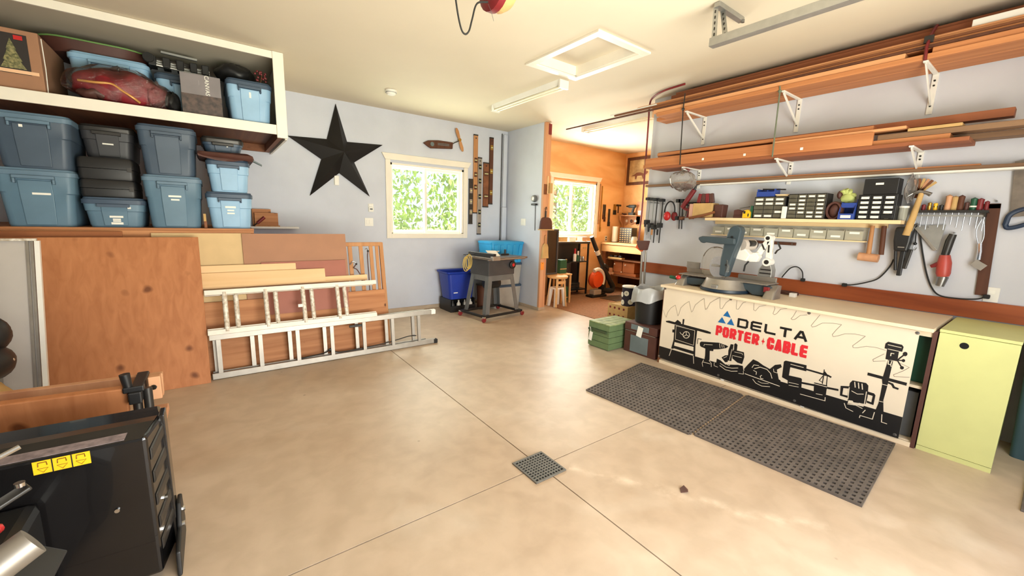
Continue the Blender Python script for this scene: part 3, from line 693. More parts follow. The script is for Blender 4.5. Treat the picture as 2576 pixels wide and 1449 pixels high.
tote('tall slate blue tote with two labels, bottom of the middle stack', -0.475, -0.05, 1.335, 1.80, M_tote, M_lid2, stickers=((0.02, 0.66, 0.09, 0.016), (0.02, 0.59, 0.06, 0.014)), group=G)
tote('tall grey blue tote, top of the middle stack', -0.475, -0.06, 1.802, 2.225, M_tote_shade, M_tote_shade, group=G)
tote('light blue tote with dark lid and three labels, bottom of the right stack', -0.035, 0.345, 1.335, 1.68, M_tote2, M_lid, stickers=((0.0, 0.66, 0.085, 0.018), (0.0, 0.56, 0.055, 0.014), (0.0, 0.47, 0.06, 0.014)), group=G)
tote('light blue tote without labels, second in the right stack', -0.01, 0.34, 1.682, 1.985, M_tote2, M_lid, group=G)
tote('dark grey tote under the upper shelf, top of the right stack', -0.03, 0.31, 2.055, 2.20, M_lid, M_dsteel, y=4.95, depth=0.5, stickers=((0.1, 0.6, 0.012, 0.018),), group=G)
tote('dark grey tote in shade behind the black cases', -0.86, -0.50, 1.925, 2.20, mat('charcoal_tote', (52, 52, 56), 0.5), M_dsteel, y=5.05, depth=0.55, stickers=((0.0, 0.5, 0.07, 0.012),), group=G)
# two black cases
for i, (z0, z1, lb) in enumerate(((1.587, 1.735, 'black hard case, lower of two on the low tote'), (1.737, 1.915, 'black hard case, upper of two on the low tote'))):
    t = thing('hard_case', lb, 'case', (-0.68, 5.1, z0), group='black cases')
    part(t, 'shell', MB().loft([rrect(0.34, 0.42, 0.03, z0, -0.69, 5.11), rrect(0.35, 0.43, 0.03, z0+0.02, -0.69, 5.11), rrect(0.35, 0.43, 0.03, (z0+z1)/2-0.004, -0.69, 5.11)]), M_black, smooth=True)
    part(t, 'cover', MB().loft([rrect(0.355, 0.435, 0.03, (z0+z1)/2, -0.69, 5.11), rrect(0.35, 0.43, 0.03, z1-0.02, -0.69, 5.11), rrect(0.33, 0.41, 0.03, z1, -0.69, 5.11)]), M_black, smooth=True)
    part(t, 'latch', MB().box(-0.56, -0.53, 4.885, 4.896, (z0+z1)/2-0.02, (z0+z1)/2+0.02), M_dsteel)
# folded brown bag between the right totes
bg = thing('canvas_bag', 'brown leather bag draped over the right stack of totes', 'bag', (0.16, 5.05, 1.987))
ring = []
for k, (f, z) in enumerate(((0.95, 1.987), (1.06, 1.99), (1.12, 2.01), (1.08, 2.035), (0.9, 2.05), (0.6, 2.053))):
    ring.append([(x, y, zz + 0.01*math.sin(9*x+k)*(1 if k > 0 else 0)) for x, y, zz in rrect(0.40*f, 0.50*f, 0.06, z, 0.155, 5.06, 6)])
part(bg, 'body', MB().loft(ring), M_brownp, smooth=True)
part(bg, 'front_flap', MB().loft([[(-0.06+0.4*k/6, 4.80-0.004*math.sin(k), 2.01-0.035*math.sin(PI*k/6)-e) for k in range(7)] + [(0.34-0.4*k/6, 4.815, 2.02) for k in range(7)] for e in (0.0, 0.012)]), M_brownp, smooth=True)
part(bg, 'strap_end', MB().loft([[(0.36+0.012*k, 4.86+a*0.035*(1-k/12), 2.00-0.006*k+b*0.008) for a, b in ((-1, -1), (1, -1), (1, 1), (-1, 1))] for k in range(0, 8)]), M_slate, bevel=0.004)
# wood offcuts behind the right totes
rs = thing('wall_ledge', 'thin white ledge on the wall beside the lower shelf', 'ledge', (0.7, YB, 1.30))
part(rs, 'strip', MB().box(0.34, 0.915, YB-0.16, YB, 1.312, 1.324), M_white)
part(rs, 'lip', MB().box(0.34, 0.915, YB-0.165, YB-0.155, 1.300, 1.311), M_white)
oc = thing('wood_offcut', 'short orange wood block on the thin white wall ledge', 'wood block', (0.55, 6.02, 1.324))
part(oc, 'block', MB().box(0.43, 0.685, 6.0, 6.04, 1.338, 1.495), M_ply2, bevel=0.003)
part(oc, 'cleat', MB().box(0.43, 0.70, 5.985, 6.05, 1.324, 1.338), M_oak)
oc2 = thing('wood_offcut', 'thin upright wood offcut behind the short orange block', 'wood block', (0.5, 6.08, 1.324))
part(oc2, 'block', MB().box(0.41, 0.615, 6.055, 6.08, 1.324, 1.54), M_ply2, bevel=0.003)
part(oc2, 'edge_strip', MB().box(0.41, 0.615, 6.08, 6.09, 1.324, 1.53), M_oak)
gl = thing('screwdriver', 'dark red handled tool leaning on the short orange block', 'tool', (0.47, 5.985, 1.325))
part(gl, 'handle', MB().cyl((0.455, 5.98, 1.365), (0.535, 5.98, 1.44), 0.018, 10), M_dred, smooth=True)
part(gl, 'blade', MB().cyl((0.41, 5.98, 1.331), (0.455, 5.98, 1.365), 0.006, 6), M_dsteel)
sb = thing('small_bracket', 'small tan paper tag hanging between two tote stacks', 'tag', (-0.055, 4.87, 1.336))
part(sb, 'card', MB().box(-0.062, -0.042, 4.84, 4.844, 1.40, 1.47), M_tan)
part(sb, 'weight', MB().box(-0.062, -0.038, 4.835, 4.865, 1.336, 1.40), M_brownw, bevel=0.004)

# ---- upper shelf contents
ZU = 2.350
cb = thing('tree_carton', 'brown cardboard box with a photo of a lit Christmas tree', 'carton', (-1.35, 5.2, ZU))
part(cb, 'body', MB().box(-1.75, -0.965, 4.86, 5.55, ZU, 2.79), M_card, bevel=0.004)
part(cb, 'picture', MB().box(-1.70, -1.025, 4.856, 4.861, 2.475, 2.755), mat('night_print', (40, 34, 32), 0.5))
cone = MB().prism([(-1.175, 2.51), (-1.045, 2.51), (-1.07, 2.56), (-1.062, 2.565), (-1.09, 2.64), (-1.085, 2.645), (-1.11, 2.72), (-1.135, 2.645), (-1.13, 2.64), (-1.158, 2.565), (-1.15, 2.56)], 'y', 4.853, 4.8555)
part(cb, 'printed_tree', cone, mat('printed_tree', (150, 142, 96), 0.6, vscale=60, c2=(70, 74, 44)))
part(cb, 'printed_base', MB().box(-1.20, -0.985, 4.853, 4.8555, 2.478, 2.502), mat('printed_glow', (236, 190, 150), 0.6))
part(cb, 'red_mark', MB().box(-1.09, -1.045, 4.852, 4.8548, 2.715, 2.745), M_red)
part(cb, 'string', MB().tube([(-0.962, 4.90, ZU+0.002), (-0.962, 4.93, 2.55), (-0.962, 4.92, 2.77)], 0.004, 5), M_white)
tb = tote('wide light blue tub behind the red bag', -0.89, -0.36, ZU, 2.81, M_tote2, M_tote2, y=5.21, depth=0.65, group='totes on the ceiling shelf', clip=True)
t2 = tote('light blue tote with dark lid beside the grey box, behind', -0.33, 0.12, ZU, 2.745, M_tote2, M_lid, y=5.15, depth=0.6, group='totes on the ceiling shelf')
t3 = tote('light blue tote with navy lid at the right end of the ceiling shelf', 0.195, 0.575, ZU, 2.735, M_tote2, M_lid, y=4.83, depth=0.62, stickers=((0.0, 0.72, 0.016, 0.05),), group='totes on the ceiling shelf')
# green curved edge of a wreath box lid behind
gd = thing('oval_tray', 'brown oval tray with a thin green rim lying on the tub behind the carton', 'tray', (-0.72, 5.65, 2.81))
part(gd, 'dish', MB().loft([rrect(0.62, 0.5, 0.2, z, -0.72, 5.55, 6) if z < 2.84 else rrect(0.75, 0.58, 0.22, z, -0.72, 5.55, 6) for z in (2.812, 2.91)]), M_brownp, smooth=True)
part(gd, 'rim', MB().tube(rrect(0.76, 0.6, 0.22, 2.91, -0.72, 5.55, 6), 0.007, 6, closed=True), mat('leaf_green_plastic', (110, 150, 84), 0.4), smooth=True)
# red christmas bag in clear plastic
rb = thing('red_bundle', 'puffy dark red fabric bundle with gold trim in a clear plastic bag', 'bundle', (-0.55, 4.98, ZU))
def blob(cx, cy, cz, rx, ry, rz, seed, n=26, m=14, amp=0.07, flat=None):
    rnd = random.Random(seed); ph = [rnd.uniform(0, 6.28) for _ in range(8)]; rings = []
    for i in range(m+1):
        a = -PI/2+PI*i/m; cr = max(math.cos(a), 0.02); g = []
        for j in range(n):
            t = 2*PI*j/n
            k = 1+amp*(math.sin(3*t+ph[0]+2*a)+0.7*math.sin(5*t+ph[1]-3*a)+0.5*math.sin(8*t+ph[2]+5*a))
            z = cz+rz*math.sin(a)*k
            if flat is not None: z = max(z, flat)
            g.append((cx+rx*cr*math.cos(t)*k, cy+ry*cr*math.sin(t)*k, z))
        rings.append(g)
    return MB().loft(rings)
part(rb, 'fabric', blob(-0.545, 5.0, 2.49, 0.30, 0.175, 0.155, 3, 40, 20, 0.055, flat=ZU+0.006), M_clothr, smooth=True)
part(rb, 'gold_trim', MB().tube(curve_pts([(-0.78, 4.865, 2.50), (-0.68, 4.825, 2.495), (-0.58, 4.82, 2.50), (-0.52, 4.818, 2.46), (-0.46, 4.82, 2.42), (-0.42, 4.85, 2.39)]), 0.010, 6), mat('gold_trim', (206, 150, 84), 0.4, 0.3), smooth=True)
part(rb, 'inner_lining', blob(-0.70, 4.93, 2.415, 0.10, 0.10, 0.05, 5, flat=ZU+0.006), M_brownp, smooth=True)
part(rb, 'plastic_cover', blob(-0.545, 5.0, 2.50, 0.33, 0.195, 0.165, 9, amp=0.10, flat=ZU+0.002), M_bagclear, smooth=True)
part(rb, 'gathered_neck', blob(-0.315, 4.93, 2.47, 0.075, 0.08, 0.11, 13, amp=0.16, flat=ZU+0.002), M_bagclear, smooth=True)
db = solo('dark_sack', blob(-0.205, 4.975, 2.44, 0.055, 0.09, 0.10, 21, amp=0.08, flat=ZU+0.002), M_black, 'small dark plastic sack between the red bundle and the grey box', 'sack', smooth=True)
cv = thing('grey_carton', 'grey box printed CANVAS with a dark photo band below', 'carton', (0.01, 5.08, ZU))
part(cv, 'body', MB().box(-0.135, 0.158, 4.86, 5.1, ZU, 2.71), mat('grey_card', (126, 120, 122), 0.7), bevel=0.003)
part(cv, 'photo_band', MB().box(-0.136, 0.159, 4.857, 4.861, ZU+0.01, 2.535), mat('dark_photo', (92, 74, 66), 0.5, vscale=22, c2=(48, 40, 40)))
tx = text_mb('CANVAS', 0.045, 0.001)
part(cv, 'lettering', place_text(tx, (0.055, 4.858, 2.625), (0, 0, -1), (1, 0, 0)), M_paper)
part(cv, 'small_print', place_text(text_mb('----', 0.03, 0.001), (0.0, 4.858, 2.64), (0, 0, -1), (1, 0, 0)), mat('grey_print', (156, 150, 150)))
# stand with black clamps lying on the totes
eq = thing('folded_stand', 'folded grey and black metal equipment stand lying on the upper totes', 'stand', (-0.13, 5.45, 2.75))
for k in range(3):
    part(eq, 'tube_leg', MB().cyl((-0.36, 5.20+0.05*k, 2.815+0.03*k), (0.09, 5.22+0.05*k, 2.795+0.035*k), 0.012, 8), M_galv, smooth=True)
part(eq, 'frame', MB().box(-0.38, -0.05, 5.30, 5.40, 2.84, 2.90), M_dsteel, bevel=0.006)
for xx in (-0.36, -0.26, -0.16, -0.06, 0.03):
    part(eq, 'clamp_block', MB().box(xx, xx+0.055, 5.18, 5.34, 2.80, 2.885), M_black, bevel=0.006)
part(eq, 'top_bar', MB().beam((-0.27, 5.33, 2.965), (0.0, 5.33, 2.955), 0.03, 0.018), M_galv)
part(eq, 'wheel', MB().lathe([(0.001, -0.02), (0.04, -0.02), (0.045, 0), (0.04, 0.02), (0.001, 0.02)], (-0.355, 5.19, 2.86), 14, 'y'), M_rubber, smooth=True)
kb = solo('black_kit_bag', blob(0.30, 5.22, 2.855, 0.17, 0.14, 0.095, 31, amp=0.07, flat=2.765), M_black, 'lumpy black kit bag lying on the totes under the ceiling', 'bag', smooth=True)
rbq = thing('berry_spray', 'spray of dark red artificial berries at the right end of the ceiling shelf', 'spray', (0.50, 5.0, 2.737))
part(rbq, 'stem', MB().tube([(0.49, 4.98, 2.738), (0.50, 4.98, 2.80), (0.51, 5.0, 2.85)], 0.003, 5), M_brownw)
for k in range(16):
    part(rbq, 'berry', MB().ball((0.50+random.uniform(-0.045, 0.045), 4.99+random.uniform(-0.03, 0.03), 2.83+random.uniform(-0.045, 0.05)), 0.011, 6, 4), M_dred, smooth=True)

# ================================================================ SHEETS AND LADDERS LEANING UNDER THE LEFT SHELF
def lean(x0, x1, z0, z1, yb, yt, t, ztop=1.27):
    """a board whose face leans back: y runs from yb at the floor to yt at ztop"""
    f = lambda z: yb+(yt-yb)*z/ztop
    return MB().add([(x0, f(z0), z0), (x1, f(z0), z0), (x1, f(z0)+t, z0), (x0, f(z0)+t, z0), (x0, f(z1), z1), (x1, f(z1), z1), (x1, f(z1)+t, z1), (x0, f(z1)+t, z1)],
                    [(3,2,1,0),(4,5,6,7),(0,1,5,4),(1,2,6,5),(2,3,7,6),(3,0,4,7)])
LB, LT = 4.28, 4.62   # front sheet
solo('plywood_sheet', lean(-1.32, -0.112, 0.0, 1.262, LB, LT, 0.018), M_ply, 'large orange brown plywood sheet leaning nearest the room', 'plywood', bevel=0.002)
solo('plywood_sheet', lean(-2.2, -0.62, 0.0, 1.305, 4.36, 4.735, 0.012, 1.305), wood('old_brown_ply', (140, 84, 50), (160, 100, 62), 'X', 3, 8, 0.06), 'brown plywood sheet just below the tote shelf behind the front sheet', 'plywood', bevel=0.002)
# folded galvanised panel at far left
gp = thing('metal_panel', 'tall folded galvanised metal panel leaning at the far left', 'panel', (-1.25, 4.0, 0))
part(gp, 'sheet', lean(-1.75, -1.045, 0.0, 1.262, 4.02, 4.40, 0.004), M_sheet)
for xx in (-1.075, -1.052): part(gp, 'rib', lean(xx-0.008, xx+0.006, 0.0, 1.255, 4.005, 4.385, 0.014), M_alu)
part(gp, 'rib', lean(-1.235, -1.222, 0.0, 1.255, 4.005, 4.385, 0.014), M_alu)
part(gp, 'top_edge', lean(-1.75, -1.03, 1.25, 1.266, 4.0, 4.38, 0.022), M_aluw)
part(gp, 'white_edge', lean(-1.040, -1.014, 0.0, 1.25, 3.99, 4.375, 0.03), M_white)
# panels behind
solo('panel_board', lean(-0.44, 0.30, 0.0, 1.292, 4.50, 4.745, 0.006), M_beige, 'beige panel board leaning behind the front plywood', 'board')
solo('panel_board', lean(0.22, 1.178, 0.2, 1.290, 4.487, 4.728, 0.005), M_hardb, 'smooth brown hardboard panel leaning below the light switch', 'board', bevel=0.001)
solo('panel_board', lean(0.36, 1.150, 0.5, 1.012, 4.462, 4.700, 0.005), M_redpan, 'red brown panel board below the smooth brown one', 'board')
solo('pine_board', lean(-0.30, 0.660, 0.80, 0.998, 4.446, 4.690, 0.009), M_pine, 'upper pale pine board with a short end', 'board', bevel=0.002)
solo('plywood_sheet', lean(-0.40, 1.56, 0.0, 0.662, 4.478, 4.70, 0.012), M_ply2, 'long low plywood sheet behind the ladders', 'plywood', bevel=0.002)
solo('pine_board', lean(-0.30, 0.925, 0.795, 0.935, 4.41, 4.66, 0.018), M_pine, 'wide pale pine board resting on the upper ladder', 'board', bevel=0.002)
solo('pine_board', lean(-0.30, 1.365, 0.785, 0.845, 4.43, 4.68, 0.012), M_pine, 'narrow pale pine batten sticking out to the right above the ladder', 'board', bevel=0.002)
# crib side with slats
cr = thing('crib_side', 'wooden crib side rail with upright slats leaning at the wall', 'crib rail', (1.38, 4.75, 0))
fy = lambda z: 4.52+0.22*z/1.2
part(cr, 'top_rail', MB().beam((1.05, fy(1.175), 1.175), (1.585, fy(1.175), 1.175), 0.03, 0.045), M_oak, bevel=0.006)
part(cr, 'bottom_rail', MB().beam((1.05, fy(0.30), 0.30), (1.56, fy(0.30), 0.30), 0.03, 0.05), M_oak, bevel=0.004)
for xx, w in ((1.115, 0.04), (1.222, 0.043), (1.340, 0.043), (1.453, 0.041), (1.520, 0.036)):
    part(cr, 'slat', MB().beam((xx, fy(0.30), 0.30), (xx, fy(1.16), 1.16), w, 0.014, (0, 1, 0)), M_oak, bevel=0.003)
part(cr, 'end_post', MB().beam((1.572, fy(0), 0.0), (1.572, fy(1.195), 1.195), 0.045, 0.035, (0, 1, 0)), M_oak, bevel=0.008)
# bungee cords on the slats
for lb, pts in (('dark bungee cord wrapped on the left crib slat', [(1.20, 4.67, 0.95), (1.235, 4.66, 0.99), (1.27, 4.665, 0.96), (1.24, 4.655, 0.92), (1.27, 4.65, 0.90), (1.30, 4.63, 0.84), (1.315, 4.60, 0.78), (1.29, 4.59, 0.755)]),
                ('thin bungee cord hanging straight between crib slats', [(1.375, 4.685, 1.12), (1.395, 4.68, 1.13), (1.405, 4.675, 1.10), (1.396, 4.665, 1.02), (1.395, 4.63, 0.80), (1.395, 4.61, 0.62)])):
    t = thing('bungee_cord', lb, 'bungee cord', (pts[-1][0], pts[-1][1], pts[-1][2]), group='bungee cords on the crib rail')
    P = curve_pts(pts[2:], 5) if len(pts) > 6 else curve_pts(pts[2:], 5)
    part(t, 'cord', MB().tube(P, 0.006, 6), M_brownp, smooth=True)
    part(t, 'hook', MB().tube(curve_pts(pts[:3], 6), 0.004, 6), M_steel, smooth=True)
    part(t, 'ferrule', MB().ball(pts[2], 0.012, 8, 6), M_black, smooth=True)
# upper ladder: white paint-spattered, two sections
def ladder(name, label, x0, x1, za, zb, ya, yb2, rail, rungs, m, mr, rr, back=0.0, trim=0.0):
    t = thing(name, label, 'ladder', ((x0+x1)/2, ya, za-0.03))
    sl = (yb2-ya)/(zb-za)
    mm = M_oldrail if m is M_aluw else m
    part(t, 'rail', MB().beam((x0, ya, za), (x1, ya, za), 0.03, rail, (0, sl, 1)), mm, bevel=0.003)
    part(t, 'rail', MB().beam((x0, yb2, zb), (x1-trim, yb2, zb), 0.03, rail, (0, sl, 1)), mm, bevel=0.003)
    for x in rungs:
        part(t, 'rung', MB().cyl((x, ya, za), (x, yb2, zb), rr, 10) if mr is M_aluw else MB().beam((x, ya, za), (x, yb2, zb), 0.034, 0.026, (0, 1, 0)), mr, smooth=(mr is M_aluw))
    return t
l1 = ladder('ladder', 'old white paint-spattered ladder lying above the long one', -0.105, 1.385, 0.430, 0.775, 4.355, 4.455, 0.045, (0.04, 0.36, 0.68, 1.005), M_aluw, M_aluw, 0.021, trim=-0.03)
l1b = ladder('ladder', 'rear section of the old white ladder above the long one', -0.105, 1.39, 0.440, 0.755, 4.395, 4.49, 0.035, (0.125, 0.445, 0.765, 1.085), M_aluw, M_aluw, 0.021)
l2 = ladder('ladder', 'long aluminium ladder lying on its side on the floor', -0.10, 2.07, 0.030, 0.385, 4.345, 4.375, 0.055, (-0.035, 0.285, 0.60, 0.918, 1.245, 1.56, 1.875), M_alu, M_alu, 0.02)
part(l2, 'rubber_foot', MB().box(2.055, 2.10, 4.32, 4.37, 0.003, 0.05), M_rubber, bevel=0.004)
part(l2, 'end_cap', MB().box(2.03, 2.085, 4.345, 4.40, 0.358, 0.412), M_white, bevel=0.004)
l3 = ladder('ladder', 'second section of the long aluminium ladder, behind it', -0.095, 1.98, 0.030, 0.38, 4.41, 4.445, 0.05, (-0.06, 0.225, 0.54, 0.86, 1.185, 1.51, 1.83), M_alu, M_alu, 0.02)
part(l3, 'rope', MB().tube(curve_pts([(0.62, 4.378, 0.06), (0.85, 4.378, 0.08), (0.9, 4.378, 0.115), (1.0, 4.378, 0.06), (1.4, 4.378, 0.075), (1.62, 4.378, 0.10), (1.75, 4.378, 0.12), (1.85, 4.378, 0.115)]), 0.006, 6), M_dsteel, smooth=True)
part(l3, 'pulley', MB().ball((0.905, 4.38, 0.10), (0.03, 0.012, 0.022), 10, 6), M_dsteel, smooth=True)
part(l3, 'rung_lock', MB().box(1.10, 1.24, 4.38, 4.40, 0.31, 0.335), M_dsteel, bevel=0.003)
tg = solo('ladder_tag', MB().box(0.625, 0.665, 4.385, 4.39, 0.585, 0.615), M_paper, 'small white tag on a rung of the old ladder', 'tag', bevel=0.001)

# ================================================================ FLOOR THINGS
dr = thing('floor_drain', 'square grey floor drain grate with rows of holes', 'drain', (1.513, 1.710, 0.0))
a = 0.118
part(dr, 'pit_shade', MB().box(1.513-a, 1.513+a, 1.71-a, 1.71+a, 0.0005, 0.002), mat('pit_shade_black', (8, 8, 8), 0.9))  # flat black sheet standing in for the darkness below the grate
fm = MB(); w = 0.012
fm.box(1.513-a, 1.513+a, 1.71-a, 1.71-a+w, 0.002, 0.008); fm.box(1.513-a, 1.513+a, 1.71+a-w, 1.71+a, 0.002, 0.008)
fm.box(1.513-a, 1.513-a+w, 1.71-a+w, 1.71+a-w, 0.002, 0.008); fm.box(1.513+a-w, 1.513+a, 1.71-a+w, 1.71+a-w, 0.002, 0.008)
M_grate = mat('grate_grey', (104, 102, 96), 0.6, 0.2, var=0.1, vscale=30)
part(dr, 'grate_frame', fm, M_grate)
n = 10; step = 2*(a-w)/n
for k in range(1, n):
    q = -a+w+k*step
    part(dr, 'grate_bar', MB().box(1.513+q-0.0042, 1.513+q+0.0042, 1.71-a+w, 1.71+a-w, 0.002, 0.0075), M_grate)
    part(dr, 'grate_bar', MB().box(1.513-a+w, 1.513+a-w, 1.71+q-0.0042, 1.71+q+0.0042, 0.002, 0.0072), M_grate)
solo('dry_leaf', MB().add([(2.03, 1.075, 0.004), (2.06, 1.05, 0.012), (2.085, 1.065, 0.006), (2.09, 1.095, 0.014), (2.06, 1.10, 0.004), (2.03, 1.075, 0.001), (2.06, 1.05, 0.009), (2.085, 1.065, 0.003), (2.09, 1.095, 0.011), (2.06, 1.10, 0.001)],
    [(0,1,2,3,4), (9,8,7,6,5), (0,5,6,1), (1,6,7,2), (2,7,8,3), (3,8,9,4), (4,9,5,0)]), M_brownp, 'small curled brown dry leaf on the concrete', 'leaf')
# rubber mats with real holes
def rubber_mat(label, corners, nx, ny):
    """perforated mat between four floor corners (near-left, far-left, far-right, near-right seen from the aisle)"""
    A, B, C, D = [Vector((c[0], c[1])) for c in corners]
    t = thing('rubber_mat', label, 'mat', ((A.x+C.x)/2, (A.y+C.y)/2, 0))
    P = lambda u, v: (A*(1-u)*(1-v) + D*u*(1-v) + C*u*v + B*(1-u)*v)
    mb = MB(); z0, z1 = 0.001, 0.014
    def cell(u0, u1, v0, v1):
        q = [P(u0, v0), P(u1, v0), P(u1, v1), P(u0, v1)]
        mb.add([(p.x, p.y, z0) for p in q]+[(p.x, p.y, z1) for p in q], [(3,2,1,0),(4,5,6,7),(0,1,5,4),(1,2,6,5),(2,3,7,6),(3,0,4,7)])
    hu, hv = 0.44/nx, 0.36/ny
    for i in range(nx+1):
        u = i/nx; cell(max(0, u-0.24/nx), min(1, u+0.24/nx), 0, 1)
    for i in range(nx):
        for j in range(ny+1):
            v = j/ny; cell((i+0.24)/nx, (i+0.76)/nx, max(0, v-0.26/ny), min(1, v+0.26/ny))
    part(t, 'perforated_sheet', mb, M_mat, kind='stuff')
    bs = MB(); q = [P(0, 0), P(1, 0), P(1, 1), P(0, 1)]
    bs.add([(p.x, p.y, 0.0004) for p in q]+[(p.x, p.y, 0.002) for p in q], [(3,2,1,0),(4,5,6,7),(0,1,5,4),(1,2,6,5),(2,3,7,6),(3,0,4,7)])
    part(t, 'underside', bs, M_rubber)
    return t, P
m1, P1 = rubber_mat('grey perforated rubber mat nearer the green chest', ((2.604, 2.353), (3.64, 2.527), (3.735, 1.515), (2.668, 1.405)), 28, 22)
m2, P2 = rubber_mat('grey perforated rubber mat nearer the lime cabinet', ((2.695, 1.375), (3.755, 1.475), (3.805, 0.50), (2.757, 0.441)), 28, 22)
for (t, P, u) in ((m1, P1, 1.0), (m2, P2, 0.0)):
    tm = MB()
    for k in range(24):
        p = P(u, (k+0.5)/24); d = -0.006 if u else 0.006
        tm.box(p.x-0.009, p.x+0.009, p.y-0.005+d, p.y+0.005+d, 0.001, 0.013)
    part(t, 'locking_tabs', tm, M_mat, kind='stuff')
solo('rubber_mat', MB().box(3.47, 4.3, -0.75, -0.075, 0.0, 0.014), M_mat, 'grey rubber mat at the far right edge past the lime cabinet', 'mat', bevel=0.003)

# ================================================================ RIGHT WALL: BRACKETS AND LUMBER
def bracket(y, z, arm, label, fall):
    t = thing('shelf_bracket', label, 'bracket', (XR, y, z-fall), group='white steel shelf brackets')
    part(t, 'wall_strip', MB().box(XR-0.012, XR, y-0.018, y+0.018, z-fall, z), M_white, bevel=0.002)
    part(t, 'arm', MB().box(XR-arm, XR-0.012, y-0.014, y+0.014, z-0.012, z), M_white, bevel=0.002)
    part(t, 'strut', MB().beam((XR-arm+0.02, y, z-0.015), (XR-0.01, y, z-fall*0.76), 0.02, 0.008, (0, 1, 0)), M_white)
    for k in (0.18, 0.3, 0.8): part(t, 'screw', MB().cyl((XR-0.016, y, z-fall*k), (XR-0.012, y, z-fall*k), 0.007, 8), M_dsteel)
Y3 = (2.615, 1.69, 0.785); nm = ('nearest the opening', 'in the middle', 'nearest the lime cabinet')
for y, n_ in zip(Y3, nm):
    bracket(y, 2.705, 0.40, 'white bracket of the upper lumber rack, ' + n_, 0.30)
    bracket(y, 2.130, 0.36, 'white bracket of the lower lumber rack, ' + n_, 0.21)
def board(label, x0, x1, y0, y1, z0, z1, m, group=None, yaw=0.0, name='lumber_board', bv=0.003):
    cx, cy = (x0+x1)/2, (y0+y1)/2
    return solo(name, MB().obox((cx, cy, (z0+z1)/2), (x1-x0, abs(y1-y0), z1-z0), 0, 0, yaw), m, label, 'board', group, bevel=bv)
GU = 'boards on the upper lumber rack'
NY = -0.93
board('front cedar plank in the bottom layer of the upper rack', 4.165, 4.355, NY, 2.97, 2.706, 2.744, M_cedar, GU); board('rear cedar plank in the bottom layer of the upper rack', 4.36, 4.565, NY, 3.10, 2.706, 2.744, M_cedar, GU)
board('light cedar plank in the second layer, left of the red strap', 4.175, 4.36, 0.90, 3.02, 2.745, 2.783, M_cedar3, GU); board('cedar plank in the second layer, right of the red strap', 4.178, 4.36, NY, 0.76, 2.745, 2.783, M_cedar, GU); board('rear cedar plank in the second layer of the upper rack', 4.365, 4.565, NY, 3.05, 2.745, 2.783, M_cedar, GU)
board('front cedar plank in the third layer of the upper rack', 4.20, 4.365, NY, 3.06, 2.784, 2.822, M_cedar, GU); board('rear cedar plank in the third layer of the upper rack', 4.37, 4.565, NY, 3.0, 2.784, 2.822, M_cedar, GU)
board('light cedar plank in the fourth layer of the upper rack', 4.235, 4.37, NY, 3.02, 2.823, 2.861, M_cedar3, GU); board('rear cedar plank in the fourth layer of the upper rack', 4.375, 4.565, NY, 3.08, 2.823, 2.861, M_cedar, GU)
board('front dark red board in the fifth layer of the upper rack', 4.30, 4.42, NY, 2.96, 2.862, 2.90, M_cedar2, GU); board('rear dark red board in the fifth layer of the upper rack', 4.425, 4.565, NY, 3.04, 2.862, 2.90, M_cedar2, GU)
board('front dark red board in the sixth layer of the upper rack', 4.36, 4.45, NY, 2.93, 2.901, 2.955, M_cedar2, GU); board('rear dark red board in the sixth layer of the upper rack', 4.455, 4.56, NY, 2.99, 2.901, 2.955, M_cedar2, GU)
board('topmost dark red board of the upper rack under the ceiling', 4.40, 4.55, NY, 2.90, 2.956, 2.99, M_cedar2, GU)
board('thin dark strip sticking far out of the upper rack toward the side room', 4.172, 4.198, NY, 4.46, 2.785, 2.803, M_darkwood, GU)
board('thin brown strip sticking out of the upper rack, just behind the dark one', 4.203, 4.232, NY, 3.62, 2.824, 2.842, M_brownw, GU)
board('thin pale strip along the upper rack', 4.24, 4.262, -0.5, 3.3, 2.863, 2.877, M_cedar3, GU)
board('short white trim strip sticking out at the upper rack end', 4.212, 4.236, 3.02, 3.69, 2.846, 2.862, M_white, GU)
board('white painted trim strip on the upper rack near the right edge', 4.255, 4.295, NY, 0.60, 2.880, 2.925, M_white, GU)
GM = 'boards on the lower lumber rack'
board('wide dark plank lying at the bottom of the lower rack', 4.235, 4.54, 0.50, 3.02, 2.131, 2.160, M_cedar2, GM)
pk = board('orange board on edge with small white price tags on the lower rack', 4.235, 4.262, 1.02, 3.12, 2.161, 2.262, M_cedar, GM, yaw=0.0)
for yy in (2.40, 1.98, 1.50): part(pk, 'price_tag', MB().obox((-0.0145, yy-2.07, 0.03), (0.002, 0.022, 0.022)), M_paper, local=True)
board('cedar board lying behind the tagged one on the lower rack', 4.27, 4.40, 0.60, 3.17, 2.161, 2.199, M_cedar, GM)
board('cedar board at the back of the lower rack', 4.41, 4.545, 0.70, 3.05, 2.161, 2.199, M_cedar2, GM)
board('light orange plank lying on the lower rack, ending midway', 4.255, 4.40, 0.84, 1.75, 2.263, 2.285, M_cedar3, GM)
board('cedar board on top of the lower rack', 4.29, 4.38, 1.04, 3.0, 2.287, 2.320, M_cedar, GM); board('long dark cedar board on top of the lower rack reaching far right', 4.39, 4.48, 0.335, 3.06, 2.287, 2.345, M_cedar2, GM)
board('short cedar block between the boards of the lower rack', 4.27, 4.48, 2.0, 2.9, 2.2, 2.262, M_cedar, GM)
board('grey weathered board at the right end of the lower rack', 4.27, 4.40, 0.10, 1.0, 2.2, 2.238, M_weather, GM); board('weathered brown plank under the grey one at the right end', 4.41, 4.54, 0.26, 0.69, 2.161, 2.20, M_weather, GM)
board('pale splintered board end on the lower rack', 4.262, 4.40, 0.55, 0.83, 2.24, 2.262, M_tan, GM)
tb_ = thing('rail_board', 'long thin wooden strip held along the wall above the parts shelf', 'strip', (4.54, 1.77, 1.93))
